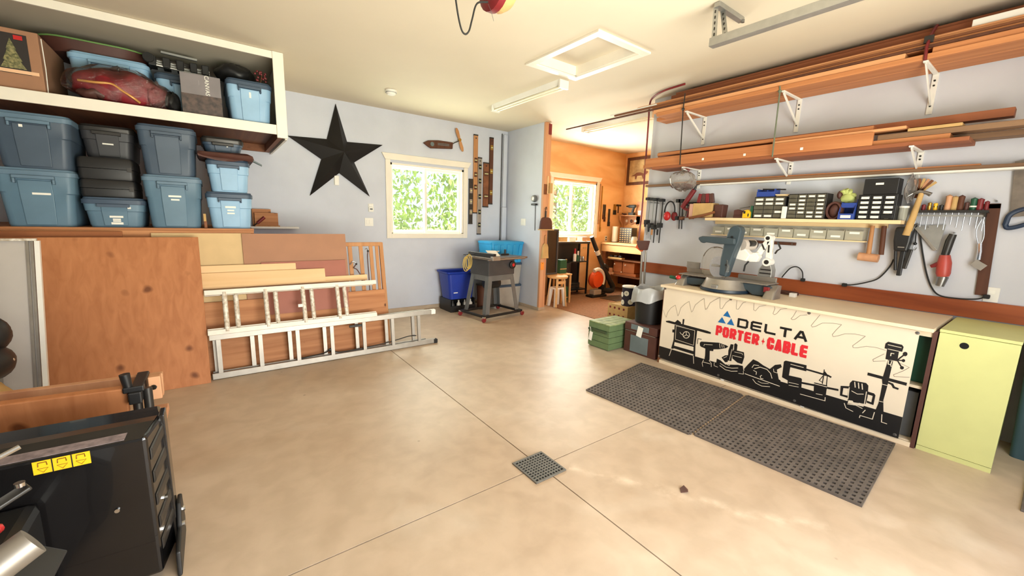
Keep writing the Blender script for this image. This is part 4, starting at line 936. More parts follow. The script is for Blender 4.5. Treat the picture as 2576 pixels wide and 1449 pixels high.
part(tb_, 'strip', MB().box(4.50, 4.575, 0.10, 3.285, 1.962, 1.988), M_weather, bevel=0.002)
part(tb_, 'second_strip', MB().box(4.515, 4.56, 0.45, 2.9, 1.988, 2.001), M_cedar, bevel=0.002)
part(tb_, 'white_ledge', MB().box(4.49, XR, 0.24, 2.55, 1.945, 1.961), M_white, bevel=0.002)
# ropes and strap
for lb, pts, m in (('dark rope tying the racks together near the opening', [(4.165, 2.635, 2.88), (4.155, 2.635, 2.72), (4.20, 2.64, 2.15)], M_dsteel), ('green grey rope tying the racks together at the middle bracket', [(4.155, 1.71, 2.74), (4.17, 1.71, 2.70), (4.20, 1.715, 2.14)], mat('rope_green', (104, 112, 92), 0.9))):
    t = thing('rope', lb, 'rope', pts[-1], group='ropes between the racks')
    part(t, 'line', MB().tube(pts, 0.006, 6), m, smooth=True); part(t, 'knot', MB().ball(pts[1], 0.016, 8, 6), m, smooth=True)
sp_ = thing('tie_strap', 'dark red strap wound around the upper lumber stack', 'strap', (4.30, 0.80, 2.70))
part(sp_, 'band', MB().tube([(4.158, 0.785, 2.70), (4.158, 0.79, 2.79), (4.195, 0.792, 2.83), (4.225, 0.795, 2.87), (4.29, 0.80, 2.91), (4.35, 0.80, 2.96), (4.40, 0.802, 2.998), (4.55, 0.80, 3.0)], 0.010, 6), M_dred, smooth=True)
part(sp_, 'buckle', MB().obox((4.205, 0.793, 2.85), (0.02, 0.05, 0.05)), M_dsteel, bevel=0.003)
rc = thing('extension_cord', 'red brown cord looped at the ceiling and hanging down the wall end', 'cord', (4.55, 3.33, 1.28))
part(rc, 'cord', MB().tube(curve_pts([(4.28, 2.72, 3.018), (4.30, 3.0, 3.01), (4.40, 3.22, 2.99), (4.48, 3.305, 2.90), (4.52, 3.33, 2.78), (4.535, 3.335, 2.2), (4.54, 3.335, 1.7), (4.53, 3.34, 1.28)]), 0.011, 7), M_dred, smooth=True)
part(rc, 'plug', MB().cyl((4.53, 3.34, 1.20), (4.53, 3.34, 1.28), 0.018, 8), M_black)

# ================================================================ PARTS SHELF AND WHAT IS ON IT
SH = 1.586
ps = thing('parts_shelf', 'pale pine wall shelf holding parts cabinets', 'shelf', (4.47, 1.58, 1.40))
part(ps, 'board', MB().box(4.355, 4.575, 0.79, 2.375, 1.556, SH), M_pineY, bevel=0.002)
part(ps, 'back_cleat', MB().box(4.555, 4.575, 0.9, 2.36, 1.522, 1.556), M_pineY)
part(ps, 'bin_rail', MB().box(4.46, 4.56, 1.01, 2.345, 1.398, 1.408), M_pineY)
bk = MB().box(4.552, 4.562, 1.02, 2.34, 1.408, 1.52)
part(ps, 'bin_back', bk, M_clearp)
for k in range(10):
    y1 = 2.335-k*0.131
    b = thing('parts_bin', ('first', 'second', 'third', 'fourth', 'fifth', 'sixth', 'seventh', 'eighth', 'ninth', 'tenth')[k]+' small clear bin from the left under the parts shelf', 'bin', (4.51, y1-0.062, 1.409), group='clear bins under the parts shelf')
    m_ = MB().box(4.47, 4.476, y1-0.124, y1, 1.409, 1.49); m_.box(4.476, 4.55, y1-0.124, y1-0.120, 1.409, 1.50); m_.box(4.476, 4.55, y1-0.004, y1, 1.409, 1.50); m_.box(4.476, 4.55, y1-0.120, y1-0.004, 1.409, 1.413)
    part(b, 'tray', m_, M_clearp)
    part(b, 'contents', MB().obox((4.512, y1-0.062, 1.425), (0.06, 0.10, 0.022), 0, 0, 0.1), (M_galv, M_tan, M_dsteel, M_paper)[k % 4])
    part(b, 'label', MB().box(4.468, 4.4695, y1-0.10, y1-0.03, 1.465 if k % 2 else 1.43, 1.482 if k % 2 else 1.448), M_paper)
def cabinet(label, y0, y1, z1, cols, rows, m, paper, seed):
    """y0 far (left in view), y1 near"""
    rnd = random.Random(seed); x0, x1 = 4.395, 4.55
    t = thing('parts_cabinet', label, 'cabinet', ((x0+x1)/2, (y0+y1)/2, SH), group='parts cabinets')
    part(t, 'case', MB().box(x0, x1, y1, y0, SH, z1), m, bevel=0.003)
    cw = (y0-y1-0.012)/cols; rh = (z1-SH-0.012)/rows
    for c in range(cols):
        for r in range(rows):
            ya = y0-0.006-c*cw-0.003; yb_ = ya-cw+0.006; za = SH+0.006+r*rh+0.002; zb = za+rh-0.004
            d = part(t, 'drawer', MB().box(x0-0.010, x0+0.002, yb_, ya, za, zb), M_drawer if paper else M_black, bevel=0.002)
            if rnd.random() < (0.62 if paper else 0.97):
                part(d, 'label', MB().box(x0-0.012, x0-0.0105, yb_+0.008, ya-0.012, za+0.006, zb-0.010), M_paper)
            part(d, 'pull', MB().box(x0-0.018, x0-0.010, (ya+yb_)/2-0.012, (ya+yb_)/2+0.012, za+0.001, za+0.005), M_drawer)
cabinet('parts cabinet with dark drawers at the left of the parts shelf', 1.905, 1.625, 1.795, 3, 5, M_dsteel, 1, 1)
cabinet('taller parts cabinet with smoky drawers in the middle of the parts shelf', 1.605, 1.305, 1.815, 4, 6, M_dsteel, 1, 2)
cabinet('black parts cabinet with white drawer labels at the right of the parts shelf', 1.085, 0.84, 1.792, 3, 5, M_black, 0, 3)
bx_ = thing('black_box', 'black box with a white label on the right parts cabinet', 'box', (4.47, 0.955, 1.793))
part(bx_, 'body', MB().box(4.40, 4.54, 0.85, 1.065, 1.793, 1.918), M_black, bevel=0.004)
part(bx_, 'label', MB().box(4.397, 4.4, 0.94, 0.99, 1.868, 1.884), M_paper)
jr = thing('clear_jar', 'clear plastic tub beside the black box', 'jar', (4.46, 0.80, SH))
part(jr, 'tub', MB().lathe([(0.001, SH), (0.03, SH), (0.032, SH+0.10), (0.001, SH+0.10)], (4.50, 0.812, 0), 14), M_clearp, smooth=True)
part(jr, 'lid', MB().lathe([(0.001, SH+0.10), (0.034, SH+0.10), (0.034, SH+0.115), (0.001, SH+0.116)], (4.50, 0.812, 0), 14), M_white, smooth=True)
bt = thing('blue_tray', 'open blue plastic tray with tools on the left parts cabinet', 'tray', (4.47, 1.81, 1.797))
tm = MB(); tm.box(4.40, 4.53, 1.735, 1.895, 1.797, 1.803); tm.box(4.40, 4.408, 1.735, 1.895, 1.803, 1.845); tm.box(4.522, 4.53, 1.735, 1.895, 1.803, 1.88); tm.box(4.408, 4.522, 1.735, 1.742, 1.803, 1.87); tm.box(4.408, 4.522, 1.888, 1.895, 1.803, 1.87)
part(bt, 'tray', tm, M_blue, bevel=0.002)
part(bt, 'divider', MB().box(4.41, 4.52, 1.80, 1.806, 1.803, 1.86), M_blue)
part(bt, 'tool', MB().beam((4.45, 1.86, 1.872), (4.45, 1.66, 1.862), 0.02, 0.012), M_dsteel)
ws_ = thing('wood_shim', 'small stack of pale wood shims on the left parts cabinet', 'shims', (4.45, 1.68, 1.797))
for k in range(2): part(ws_, 'shim', MB().obox((4.45, 1.675, 1.803+0.010*k), (0.05, 0.10+0.02*k, 0.009), 0, 0, 0.15*k), M_pineY)
lv = solo('white_strip', MB().box(4.365, 4.39, 1.60, 1.64, SH, 1.70), M_white, 'white plastic strip standing between the two parts cabinets', 'strip', bevel=0.006)
tp = thing('tape_measure', 'yellow tape measure on the pine shelf', 'tape measure', (4.39, 1.96, SH))
part(tp, 'case', MB().prism([(1.925, SH), (1.995, SH), (1.995, SH+0.055), (1.98, SH+0.078), (1.945, SH+0.085), (1.925, SH+0.06)], 'x', 4.37, 4.41), M_yellow, bevel=0.006)
part(tp, 'grip', MB().box(4.366, 4.37, 1.965, 1.985, SH+0.045, SH+0.07), M_black, bevel=0.003)
part(tp, 'logo', MB().box(4.3675, 4.37, 1.932, 1.942, SH+0.015, SH+0.045), M_black)
dk = thing('block_plane', 'dark brown tool lying on the pine shelf beside the tape measure', 'tool', (4.42, 2.03, SH))
part(dk, 'base', MB().box(4.40, 4.46, 1.99, 2.10, SH, SH+0.03), M_brownp, bevel=0.004)
part(dk, 'body', MB().prism([(1.99, SH+0.03), (2.10, SH+0.03), (2.10, SH+0.08), (2.06, SH+0.09), (2.03, SH+0.075), (1.99, SH+0.08)], 'x', 4.405, 4.455), M_brownp, bevel=0.005)
part(dk, 'blade', MB().beam((4.43, 2.05, SH+0.10), (4.43, 1.96, SH+0.115), 0.03, 0.006), M_steel)
gc_ = solo('green_case', MB().box(4.40, 4.52, 1.912, 1.935, SH, 1.71), M_greend, 'narrow dark green case standing beside the left parts cabinet', 'case', bevel=0.003)
gg = thing('goggles', 'brown safety goggles stack on the pine shelf beside the blue bin', 'goggles', (4.44, 1.245, SH))
for k in range(3):
    part(gg, 'strap', MB().tube([(4.40+0.03*k, 1.245+0.05*math.cos(a_), SH+0.075+0.07*math.sin(a_)) for a_ in [2*PI*i/16 for i in range(16)]], 0.010, 6, closed=True), M_brownp, smooth=True)
part(gg, 'lens', MB().ball((4.43, 1.245, SH+0.075), (0.035, 0.045, 0.06), 12, 8), M_brownp, smooth=True)
bb_ = thing('blue_bin', 'open blue plastic stacking bin with a white label', 'bin', (4.44, 1.14, SH))
m_ = MB(); m_.box(4.36, 4.53, 1.093, 1.197, SH, SH+0.006); m_.box(4.36, 4.366, 1.093, 1.197, SH+0.006, SH+0.05); m_.box(4.524, 4.53, 1.093, 1.197, SH+0.006, SH+0.15)
m_.prism([(4.36, SH), (4.53, SH), (4.53, SH+0.17), (4.42, SH+0.17), (4.36, SH+0.06)], 'y', 1.090, 1.096); m_.prism([(4.36, SH), (4.53, SH), (4.53, SH+0.15), (4.42, SH+0.15), (4.36, SH+0.06)], 'y', 1.194, 1.200)
part(bb_, 'shell', m_, M_blue, bevel=0.002)
part(bb_, 'label', MB().box(4.3575, 4.36, 1.11, 1.18, SH+0.012, SH+0.036), M_paper)
part(bb_, 'crossbar', MB().box(4.40, 4.412, 1.096, 1.194, SH+0.10, SH+0.14), M_blue)
gv = thing('work_glove', 'yellow green work glove stuffed above the goggles', 'glove', (4.47, 1.18, SH+0.15))
part(gv, 'palm', blob(4.47, 1.175, 1.775, 0.035, 0.055, 0.045, 41, 14, 9, 0.1), mat('pale_green_cloth', (186, 196, 118), 0.9), smooth=True)
for k, (dy, dz) in enumerate(((0.035, 0.06), (0.01, 0.07), (-0.02, 0.06), (-0.05, 0.02))):
    part(gv, 'finger', MB().tube([(4.46, 1.18+dy*0.5, 1.79+dz*0.3), (4.45, 1.18+dy, 1.775+dz), (4.44, 1.18+dy*1.2, 1.77+dz*0.9)], [0.018, 0.016, 0.010], 8), mat('pale_green_cloth', (0, 0, 0)), smooth=True)
part(gv, 'cuff', MB().ball((4.46, 1.235, 1.80), (0.025, 0.02, 0.035), 10, 6), M_brownp, smooth=True)

# ---- clutter at the left end of the shelf
wb_ = thing('wooden_mallet_block', 'pale wooden block at the left end of the pine shelf', 'block', (4.42, 2.44, SH))
part(wb_, 'block', MB().box(4.36, 4.50, 2.31, 2.53, SH+0.002, SH+0.155), M_tan, bevel=0.004)
part(wb_, 'pink_side', MB().box(4.362, 4.498, 2.53, 2.575, SH+0.002, SH+0.15), mat('pinkish_wood', (196, 150, 132), 0.8), bevel=0.004)
part(wb_, 'base_slip', MB().box(4.36, 4.50, 2.31, 2.575, SH, SH+0.002), M_tan)
br = thing('scrub_brush', 'dark brown bristle brush at the end of the pale block', 'brush', (4.42, 2.25, SH))
part(br, 'bristles', MB().loft([[(4.43+a_*0.05*k, 2.25+b_*0.045*k, z) for a_, b_ in ((-1, -1), (1, -1), (1, 1), (-1, 1))] for z, k in ((SH, 1.0), (SH+0.08, 1.1), (SH+0.14, 1.15))]), M_brownp, bevel=0.01)
part(br, 'handle', MB().tube([(4.37, 2.28, SH+0.06), (4.345, 2.40, SH+0.02), (4.34, 2.55, SH-0.01)], 0.014, 8), M_brownw, smooth=True)
rg = thing('grease_gun', 'dark red caulking gun hung at the left end of the pine shelf', 'caulking gun', (4.46, 2.66, 1.70))
part(rg, 'barrel', MB().cyl((4.46, 2.72, 1.70), (4.46, 2.59, 1.90), 0.028, 12), M_dred, smooth=True)
part(rg, 'nozzle', MB().cyl((4.46, 2.59, 1.90), (4.46, 2.565, 1.95), 0.016, 10, 0.006), M_black, smooth=True)
part(rg, 'handle', MB().beam((4.46, 2.715, 1.70), (4.46, 2.62, 1.66), 0.02, 0.03), M_dred, bevel=0.004)
part(rg, 'trigger', MB().beam((4.46, 2.70, 1.74), (4.46, 2.60, 1.71), 0.012, 0.016), M_black, bevel=0.003)
cl_ = thing('spring_clamps', 'bundle of dark red packets standing on the pale block', 'packets', (4.43, 2.43, SH+0.156))
for k in range(4): part(cl_, 'packet', MB().obox((4.43, 2.36+0.045*k, SH+0.156+0.055), (0.05, 0.04, 0.10), 0.2*(k-1.5)*0.6, 0, 0.2), M_dred if k % 2 else M_brownp, bevel=0.004)
pg = thing('pegged_clamps', 'cluster of small silver clamps hanging left of the pale block', 'clamps', (4.50, 2.66, 1.58))
for k in range(4):
    part(pg, 'clamp', MB().beam((4.53, 2.70-0.03*k, 1.75-0.01*k), (4.53, 2.72-0.035*k, 1.60-0.01*k), 0.016, 0.02), M_alu if k % 2 == 0 else M_dred, bevel=0.003)
part(pg, 'hook_rail', MB().box(4.55, XR, 2.56, 2.74, 1.745, 1.765), M_dsteel)
st_ = thing('wood_stick', 'thin wood offcut lying on the left end of the pine shelf', 'stick', (4.37, 2.5, SH))
part(st_, 'stick', MB().beam((4.365, 2.22, SH+0.004), (4.365, 2.66, SH-0.004), 0.02, 0.008), M_brownw)
part(st_, 'end_nub', MB().box(4.352, 4.378, 2.645, 2.67, SH-0.022, SH-0.004), M_brownw)
# hanging clear bag
hb = thing('hanging_bag', 'knotted clear plastic bag of parts hanging from the lower rack', 'bag', (4.27, 2.63, 1.88))
part(hb, 'film', blob(4.28, 2.635, 1.985, 0.10, 0.145, 0.105, 55, amp=0.09), M_bagfilm, smooth=True)
part(hb, 'knot', MB().lathe([(0.02, 2.06), (0.012, 2.09), (0.03, 2.118), (0.001, 2.12)], (4.28, 2.635, 0), 10), M_bagfilm, smooth=True)
for k, (dy, dz) in enumerate(((0.08, -0.05), (-0.06, -0.06), (0.0, -0.07))): part(hb, 'part_inside', MB().obox((4.27+0.02*k, 2.635+dy, 1.985+dz), (0.05, 0.09, 0.04), 0.3*k, 0.4, 0.5*k), M_brownp, bevel=0.006)
part(hb, 'tie', MB().tube(curve_pts([(4.28, 2.635, 2.085), (4.26, 2.58, 2.075), (4.25, 2.55, 2.10), (4.24, 2.62, 2.118)]), 0.004, 5), M_dred, smooth=True)
# bar clamps, ear muffs on the wall near the opening
for k, (y, zt, zb) in enumerate(((3.225, 1.80, 1.36), (3.165, 1.795, 1.30), (3.115, 1.79, 1.262), (3.035, 1.78, 1.265))):
    t = thing('bar_clamp', ('bar clamp with a pale bar nearest the opening', 'second bar clamp from the opening', 'third bar clamp from the opening', 'bar clamp with a dark bar nearest the ear muffs')[k], 'clamp', (4.53, y, zb), group='bar clamps hung by the opening')
    part(t, 'bar', MB().beam((4.53, y, zb), (4.53, y-0.006, zt), 0.012, 0.008, (0, 1, 0)), M_dsteel if k > 1 else M_galv)
    part(t, 'fixed_jaw', MB().box(4.47, 4.55, y-0.03, y+0.022, zt-0.005, zt+0.03), M_black, bevel=0.006)
    part(t, 'sliding_jaw', MB().box(4.47, 4.55, y-0.025, y+0.02, zb+0.13+0.02*k, zb+0.19+0.02*k), M_black if k != 2 else M_dsteel, bevel=0.008)
    part(t, 'screw_handle', MB().cyl((4.485, y+0.005, zb+0.10), (4.485, y+0.005, zb+0.17), 0.012, 8), M_oak if k == 2 else M_black, smooth=True)
    part(t, 'hanger', MB().cyl((4.52, y, zt-0.03), (XR, y, zt-0.03), 0.004, 6), M_steel)
em = thing('ear_muffs', 'red cup ear muffs with a black headband hung on the wall', 'ear muffs', (4.50, 2.90, 1.55))
part(em, 'headband', MB().tube([(4.50, 2.905+0.068*math.cos(a_), 1.66+0.115*math.sin(a_)) for a_ in [PI*(i/14*1.1-0.05) for i in range(15)]], 0.009, 6), M_black, smooth=True)
part(em, 'ear_cup', MB().ball((4.485, 2.925, 1.60), (0.032, 0.045, 0.055), 14, 8), M_red, smooth=True)
part(em, 'ear_cup', MB().ball((4.52, 2.85, 1.60), (0.03, 0.04, 0.055), 14, 8), M_dred, smooth=True)
part(em, 'hook', MB().cyl((4.50, 2.905, 1.77), (XR, 2.905, 1.77), 0.005, 6), M_steel)
for k, y in enumerate((2.785, 2.75)):
    t = thing('bar_clamp', ('small dark clamp beside the ear muffs', 'small dark clamp left of the caulking gun')[k], 'clamp', (4.54, y, 1.45), group='small clamps by the ear muffs')
    part(t, 'bar', MB().beam((4.54, y, 1.45), (4.54, y+0.02, 1.79), 0.010, 0.008, (0, 1, 0)), M_black)
    part(t, 'jaw', MB().box(4.49, 4.555, y-0.018, y+0.035, 1.555, 1.60), M_brownp if k else M_black, bevel=0.004)
    part(t, 'head', MB().box(4.48, 4.555, y-0.022, y+0.04, 1.76, 1.80), M_black, bevel=0.004)
    part(t, 'nail', MB().cyl((4.54, y+0.02, 1.775), (XR, y+0.02, 1.775), 0.004, 6), M_steel)
mb_ = thing('magnetic_bar', 'dark magnetic tool bar on the wall behind the mitre saw', 'tool bar', (XR, 1.77, 1.33))
part(mb_, 'bar', MB().box(XR-0.02, XR, 1.55, 1.945, 1.333, 1.362), M_darkwood, bevel=0.002)
for yy in (1.58, 1.91): part(mb_, 'screw', MB().cyl((XR-0.022, yy, 1.347), (XR-0.02, yy, 1.347), 0.006, 8), M_steel)
# mallet and stick below the shelf
ml = thing('wooden_mallet', 'wooden mallet hanging head down below the pine shelf', 'mallet', (4.52, 0.985, 1.25))
part(ml, 'handle', MB().cyl((4.52, 0.985, 1.29), (4.52, 0.99, 1.54), 0.018, 10, 0.015), M_oak, smooth=True)
part(ml, 'head', MB().cyl((4.52, 1.05, 1.275), (4.52, 0.915, 1.268), 0.035, 14), M_stud, smooth=True)
part(ml, 'nail', MB().cyl((4.52, 0.99, 1.53), (XR, 0.99, 1.53), 0.004, 6), M_steel)
m2_ = thing('dark_mallet_shaft', 'dark wooden tool shaft hanging right of the mallet', 'handle', (4.52, 0.91, 1.29))
part(m2_, 'shaft', MB().cyl((4.53, 0.905, 1.30), (4.53, 0.918, 1.54), 0.018, 10), M_darkwood, smooth=True)
part(m2_, 'nail', MB().cyl((4.52, 0.917, 1.53), (XR, 0.917, 1.53), 0.004, 6), M_steel)
# hammer, holster and brushes
hm = thing('claw_hammer', 'wood handled claw hammer slotted in a black holster', 'hammer', (4.48, 0.745, 1.46))
part(hm, 'handle', MB().tube([(4.48, 0.765, 1.47), (4.475, 0.745, 1.62), (4.47, 0.722, 1.80)], [0.026, 0.022, 0.017], 10), M_tan, smooth=True)
part(hm, 'head', MB().tube([(4.47, 0.77, 1.80), (4.47, 0.735, 1.808), (4.47, 0.695, 1.80), (4.47, 0.668, 1.785)], [0.010, 0.018, 0.013, 0.017], 10), M_steel, smooth=True)
part(hm, 'claw', MB().beam((4.47, 0.77, 1.80), (4.465, 0.80, 1.775), 0.02, 0.010), M_steel, bevel=0.003)
hl = thing('tool_holster', 'black holster hanging on the wall with dark tools below', 'holster', (4.52, 0.78, 1.15))
part(hl, 'pouch', MB().loft([[(4.52+a_*0.05*s_, 0.785+b_*0.05*s_, z) for a_, b_ in ((-1, -1), (1, -1), (1, 1), (-1, 1))] for z, s_ in ((1.34, 0.8), (1.42, 1.0), (1.50, 1.05), (1.535, 0.95))]), M_black, bevel=0.012)
part(hl, 'belt_clip', MB().tube([(4.50, 0.74, 1.51), (4.48, 0.73, 1.54), (4.50, 0.72, 1.56), (XR, 0.72, 1.56)], 0.006, 6), M_steel)
part(hl, 'buckle', MB().box(4.462, 4.468, 0.76, 0.80, 1.37, 1.378), M_alu)
for k, (ya, yb_, zb) in enumerate(((0.80, 0.82, 1.18), (0.77, 0.775, 1.14), (0.745, 0.735, 1.20))): part(hl, 'hanging_tool', MB().obox((4.525, (ya+yb_)/2, (1.36+zb)/2), (0.03, 0.03 if k else 0.018, 1.36-zb), 0.12*(k-1)), M_black if k != 2 else M_dsteel, bevel=0.006)
sf = thing('paint_sticks', 'fan of wooden paint brushes and stir sticks above the hammer', 'sticks', (4.52, 0.73, 1.80))
for k in range(6):
    a_ = -0.25+0.2*k; part(sf, 'stick', MB().beam((4.53, 0.75, 1.80), (4.53, 0.75-0.13*math.sin(a_), 1.80+0.115*math.cos(a_)), 0.018, 0.008, (1, 0, 0)), (M_stud, M_brownw, M_tan)[k % 3], bevel=0.002)
part(sf, 'cup', MB().lathe([(0.001, 1.765), (0.028, 1.765), (0.03, 1.82), (0.001, 1.821)], (4.53, 0.75, 0), 12), M_brownw, smooth=True)
part(sf, 'wall_clip', MB().box(4.55, XR, 0.735, 0.765, 1.78, 1.80), M_steel)
bp_ = thing('plastic_bag', 'crumpled grey plastic bag beside the black box', 'bag', (4.48, 0.79, 1.72))
part(bp_, 'film', blob(4.50, 0.79, 1.84, 0.05, 0.035, 0.10, 61, amp=0.12), M_bagfilm, smooth=True)
part(bp_, 'nail', MB().cyl((4.52, 0.79, 1.92), (XR, 0.79, 1.92), 0.004, 6), M_steel)
# screwdriver rack
sr = thing('screwdriver_rack', 'black steel rack with holes fixed to the wall', 'rack', (4.53, 0.56, 1.63))
part(sr, 'front_rail', MB().box(4.48, 4.488, 0.36, 0.76, 1.655, 1.668), M_dsteel)
part(sr, 'shelf', MB().box(4.48, XR, 0.36, 0.76, 1.650, 1.655), M_dsteel)
part(sr, 'lower_rail', MB().box(4.505, 4.513, 0.37, 0.75, 1.622, 1.634), M_galv)
for yy in (0.37, 0.745): part(sr, 'end_bracket', MB().box(4.49, XR, yy, yy+0.008, 1.62, 1.65), M_dsteel)
hc = (M_black, M_dred, M_brass, M_yellow, M_black, M_stud, M_tan, M_darkwood, M_brownp, M_greend, M_dred, M_dred)
hn = ('black', 'dark red', 'brass coloured', 'yellow', 'dark', 'tan', 'pale tan', 'dark brown', 'leather brown', 'green striped', 'red brown', 'rust red')
for k in range(12):
    y = 0.735-0.0325*k; hh = (0.07, 0.06, 0.075, 0.07, 0.055, 0.13, 0.12, 0.125, 0.075, 0.105, 0.10, 0.08)[k]
    t = thing('screwdriver', hn[k]+' handled screwdriver, number %s from the left in the wall rack' % ('one', 'two', 'three', 'four', 'five', 'six', 'seven', 'eight', 'nine', 'ten', 'eleven', 'twelve')[k], 'screwdriver', (4.50, y, 1.55), group='screwdrivers in the wall rack')
    r_ = 0.013 if hh < 0.1 else 0.019
    part(t, 'handle', MB().lathe([(0.001, 1.656), (r_*0.6, 1.657), (r_, 1.675), (r_*0.85, 1.656+hh*0.6), (r_, 1.656+hh*0.9), (0.001, 1.656+hh)], (4.515, y, 0), 10), hc[k], smooth=True)
    part(t, 'shaft', MB().cyl((4.515, y, 1.56-0.02*(k % 3)), (4.515, y, 1.657), 0.0035, 6), M_steel)
    if k in (2, 3, 9): part(t, 'band', MB().lathe([(r_*1.02, 1.69), (r_*1.06, 1.69), (r_*1.06, 1.70), (r_*1.02, 1.70)], (4.515, y, 0), 10), M_brass if k != 9 else M_paper)
# squares
fs = thing('framing_square', 'large dark steel framing square hanging at the right', 'square', (XR, 0.32, 1.05))
part(fs, 'long_arm', MB().beam((4.566, 0.315, 1.05), (4.566, 0.345, 1.715), 0.06, 0.006, (1, 0, 0)), M_darkwood, bevel=0.001)
part(fs, 'short_arm', MB().beam((4.566, 0.315, 1.70), (4.566, 0.44, 1.698), 0.006, 0.035), M_darkwood, bevel=0.001)
part(fs, 'nail', MB().cyl((4.55, 0.34, 1.735), (XR, 0.34, 1.735), 0.006, 6), M_steel)
ss = thing('speed_square', 'grey metal triangle square on the wall under the screwdrivers', 'square', (XR, 0.65, 1.355))
part(ss, 'plate', MB().prism([(0.735, 1.548), (0.566, 1.562), (0.584, 1.355), (0.606, 1.365), (0.72, 1.52)], 'x', 4.562, 4.568), M_galv)
part(ss, 'fence', MB().beam((4.556, 0.73, 1.535), (4.556, 0.595, 1.36), 0.02, 0.016, (1, 0, 0)), M_alu, bevel=0.002)
part(ss, 'nail', MB().cyl((4.55, 0.66, 1.54), (XR, 0.66, 1.54), 0.004, 6), M_steel)
ag = thing('rotary_tool', 'red and dark grey power tool hanging on the wall', 'power tool', (4.53, 0.53, 1.09))
part(ag, 'grip', MB().tube([(4.53, 0.515, 1.49), (4.53, 0.525, 1.44), (4.53, 0.535, 1.33)], [0.022, 0.026, 0.024], 10), M_dsteel, smooth=True)
part(ag, 'body', MB().tube([(4.53, 0.535, 1.33), (4.53, 0.53, 1.27), (4.53, 0.525, 1.19), (4.53, 0.522, 1.165)], [0.03, 0.042, 0.042, 0.034], 12), mat('tool_red', (176, 70, 60), 0.4), smooth=True)
part(ag, 'side_handle', MB().cyl((4.53, 0.555, 1.26), (4.53, 0.60, 1.235), 0.022, 8, 0.012), M_dred, smooth=True)
part(ag, 'nose', MB().tube([(4.53, 0.522, 1.165), (4.53, 0.525, 1.13), (4.53, 0.53, 1.09)], [0.034, 0.03, 0.026], 10), M_steel, smooth=True)
part(ag, 'hook', MB().cyl((4.53, 0.513, 1.50), (XR, 0.513, 1.50), 0.005, 6), M_steel)
tw = thing('trowel', 'bright steel trowel hanging by its handle from the screwdriver rack', 'trowel', (4.54, 0.37, 1.23))
part(tw, 'loop', MB().tube(curve_pts([(4.53, 0.385, 1.62), (4.53, 0.402, 1.52), (4.53, 0.375, 1.42), (4.53, 0.36, 1.47), (4.53, 0.37, 1.56), (4.53, 0.383, 1.62)]), 0.0035, 6), M_steel, smooth=True)
part(tw, 'shank', MB().tube([(4.53, 0.37, 1.43), (4.53, 0.362, 1.37), (4.525, 0.36, 1.31)], 0.012, 8), M_chrome, smooth=True)
part(tw, 'blade', MB().obox((4.525, 0.355, 1.272), (0.004, 0.07, 0.05), 0.6), M_alu, bevel=0.001)
for nm_, lb, pts, plug in (('power_cord', 'black cord looping down the wall to the outlet at the right', [(4.55, 0.745, 1.56), (4.56, 0.71, 1.51), (4.56, 0.685, 1.42), (4.56, 0.66, 1.32), (4.56, 0.62, 1.18), (4.56, 0.575, 1.07), (4.545, 0.52, 1.015), (4.545, 0.42, 1.008), (4.545, 0.33, 1.02), (4.55, 0.285, 1.045)], True),
                       ('power_cord', 'black cord running from the holster down behind the bench', [(4.55, 0.825, 1.27), (4.56, 0.845, 1.20), (4.56, 0.90, 1.10), (4.55, 0.97, 1.055), (4.55, 1.06, 1.02), (4.548, 1.12, 1.01)], False),
                       ('power_cord', 'looped black cord on the red board behind the mitre saw', [(4.54, 1.62, 1.012), (4.54, 1.60, 1.05), (4.54, 1.555, 1.115), (4.54, 1.50, 1.13), (4.54, 1.455, 1.09), (4.54, 1.44, 1.012)], False)):
    t = thing(nm_, lb, 'cord', pts[0], group='black cords on the right wall')
    part(t, 'cord', MB().tube(curve_pts(pts), 0.0055, 6), M_rubber, smooth=True)
    part(t, 'plug', MB().obox(pts[-1], (0.03, 0.035, 0.03)), M_rubber, bevel=0.006)
bu = thing('bungee_cord', 'black bungee cord with a steel hook hanging by the holster', 'bungee cord', (4.55, 0.72, 1.36))
part(bu, 'cord', MB().tube([(4.56, 0.728, 1.56), (4.56, 0.722, 1.47), (4.555, 0.716, 1.41)], 0.004, 6), M_rubber)
part(bu, 'ferrule', MB().ball((4.555, 0.716, 1.405), 0.012, 8, 6), M_black, smooth=True)
part(bu, 'hook', MB().tube(curve_pts([(4.555, 0.716, 1.40), (4.555, 0.722, 1.37), (4.555, 0.712, 1.355), (4.555, 0.703, 1.375)]), 0.003, 6), M_steel, smooth=True)
ot = thing('wall_outlet', 'white wall outlet at the right end of the red board', 'outlet', (XR, 0.265, 1.015))
part(ot, 'cover_plate', MB().box(XR-0.008, XR, 0.228, 0.302, 1.005, 1.115), M_white, bevel=0.003)
part(ot, 'socket', MB().box(XR-0.011, XR-0.008, 0.248, 0.282, 1.065, 1.095), M_paper, bevel=0.002)
hs = thing('hand_saw', 'hand saw with a blue handle hanging at the right edge', 'saw', (4.55, 0.23, 1.55))
part(hs, 'blade', MB().prism([(0.262, 1.62), (0.296, 2.005), (0.235, 2.02), (0.13, 1.64)], 'x', 4.556, 4.560), M_castiron)
part(hs, 'handle', MB().tube(curve_pts([(4.556, 0.275, 1.57), (4.556, 0.262, 1.64), (4.556, 0.20, 1.68), (4.556, 0.14, 1.66), (4.556, 0.15, 1.60), (4.556, 0.21, 1.56), (4.556, 0.26, 1.545), (4.556, 0.275, 1.57)], 5)[:-1], 0.015, 8, closed=True), mat('dark_blue_handle', (34, 52, 78), 0.5), smooth=True)
part(hs, 'nail', MB().cyl((4.55, 0.27, 1.99), (XR, 0.27, 1.99), 0.005, 6), M_steel)
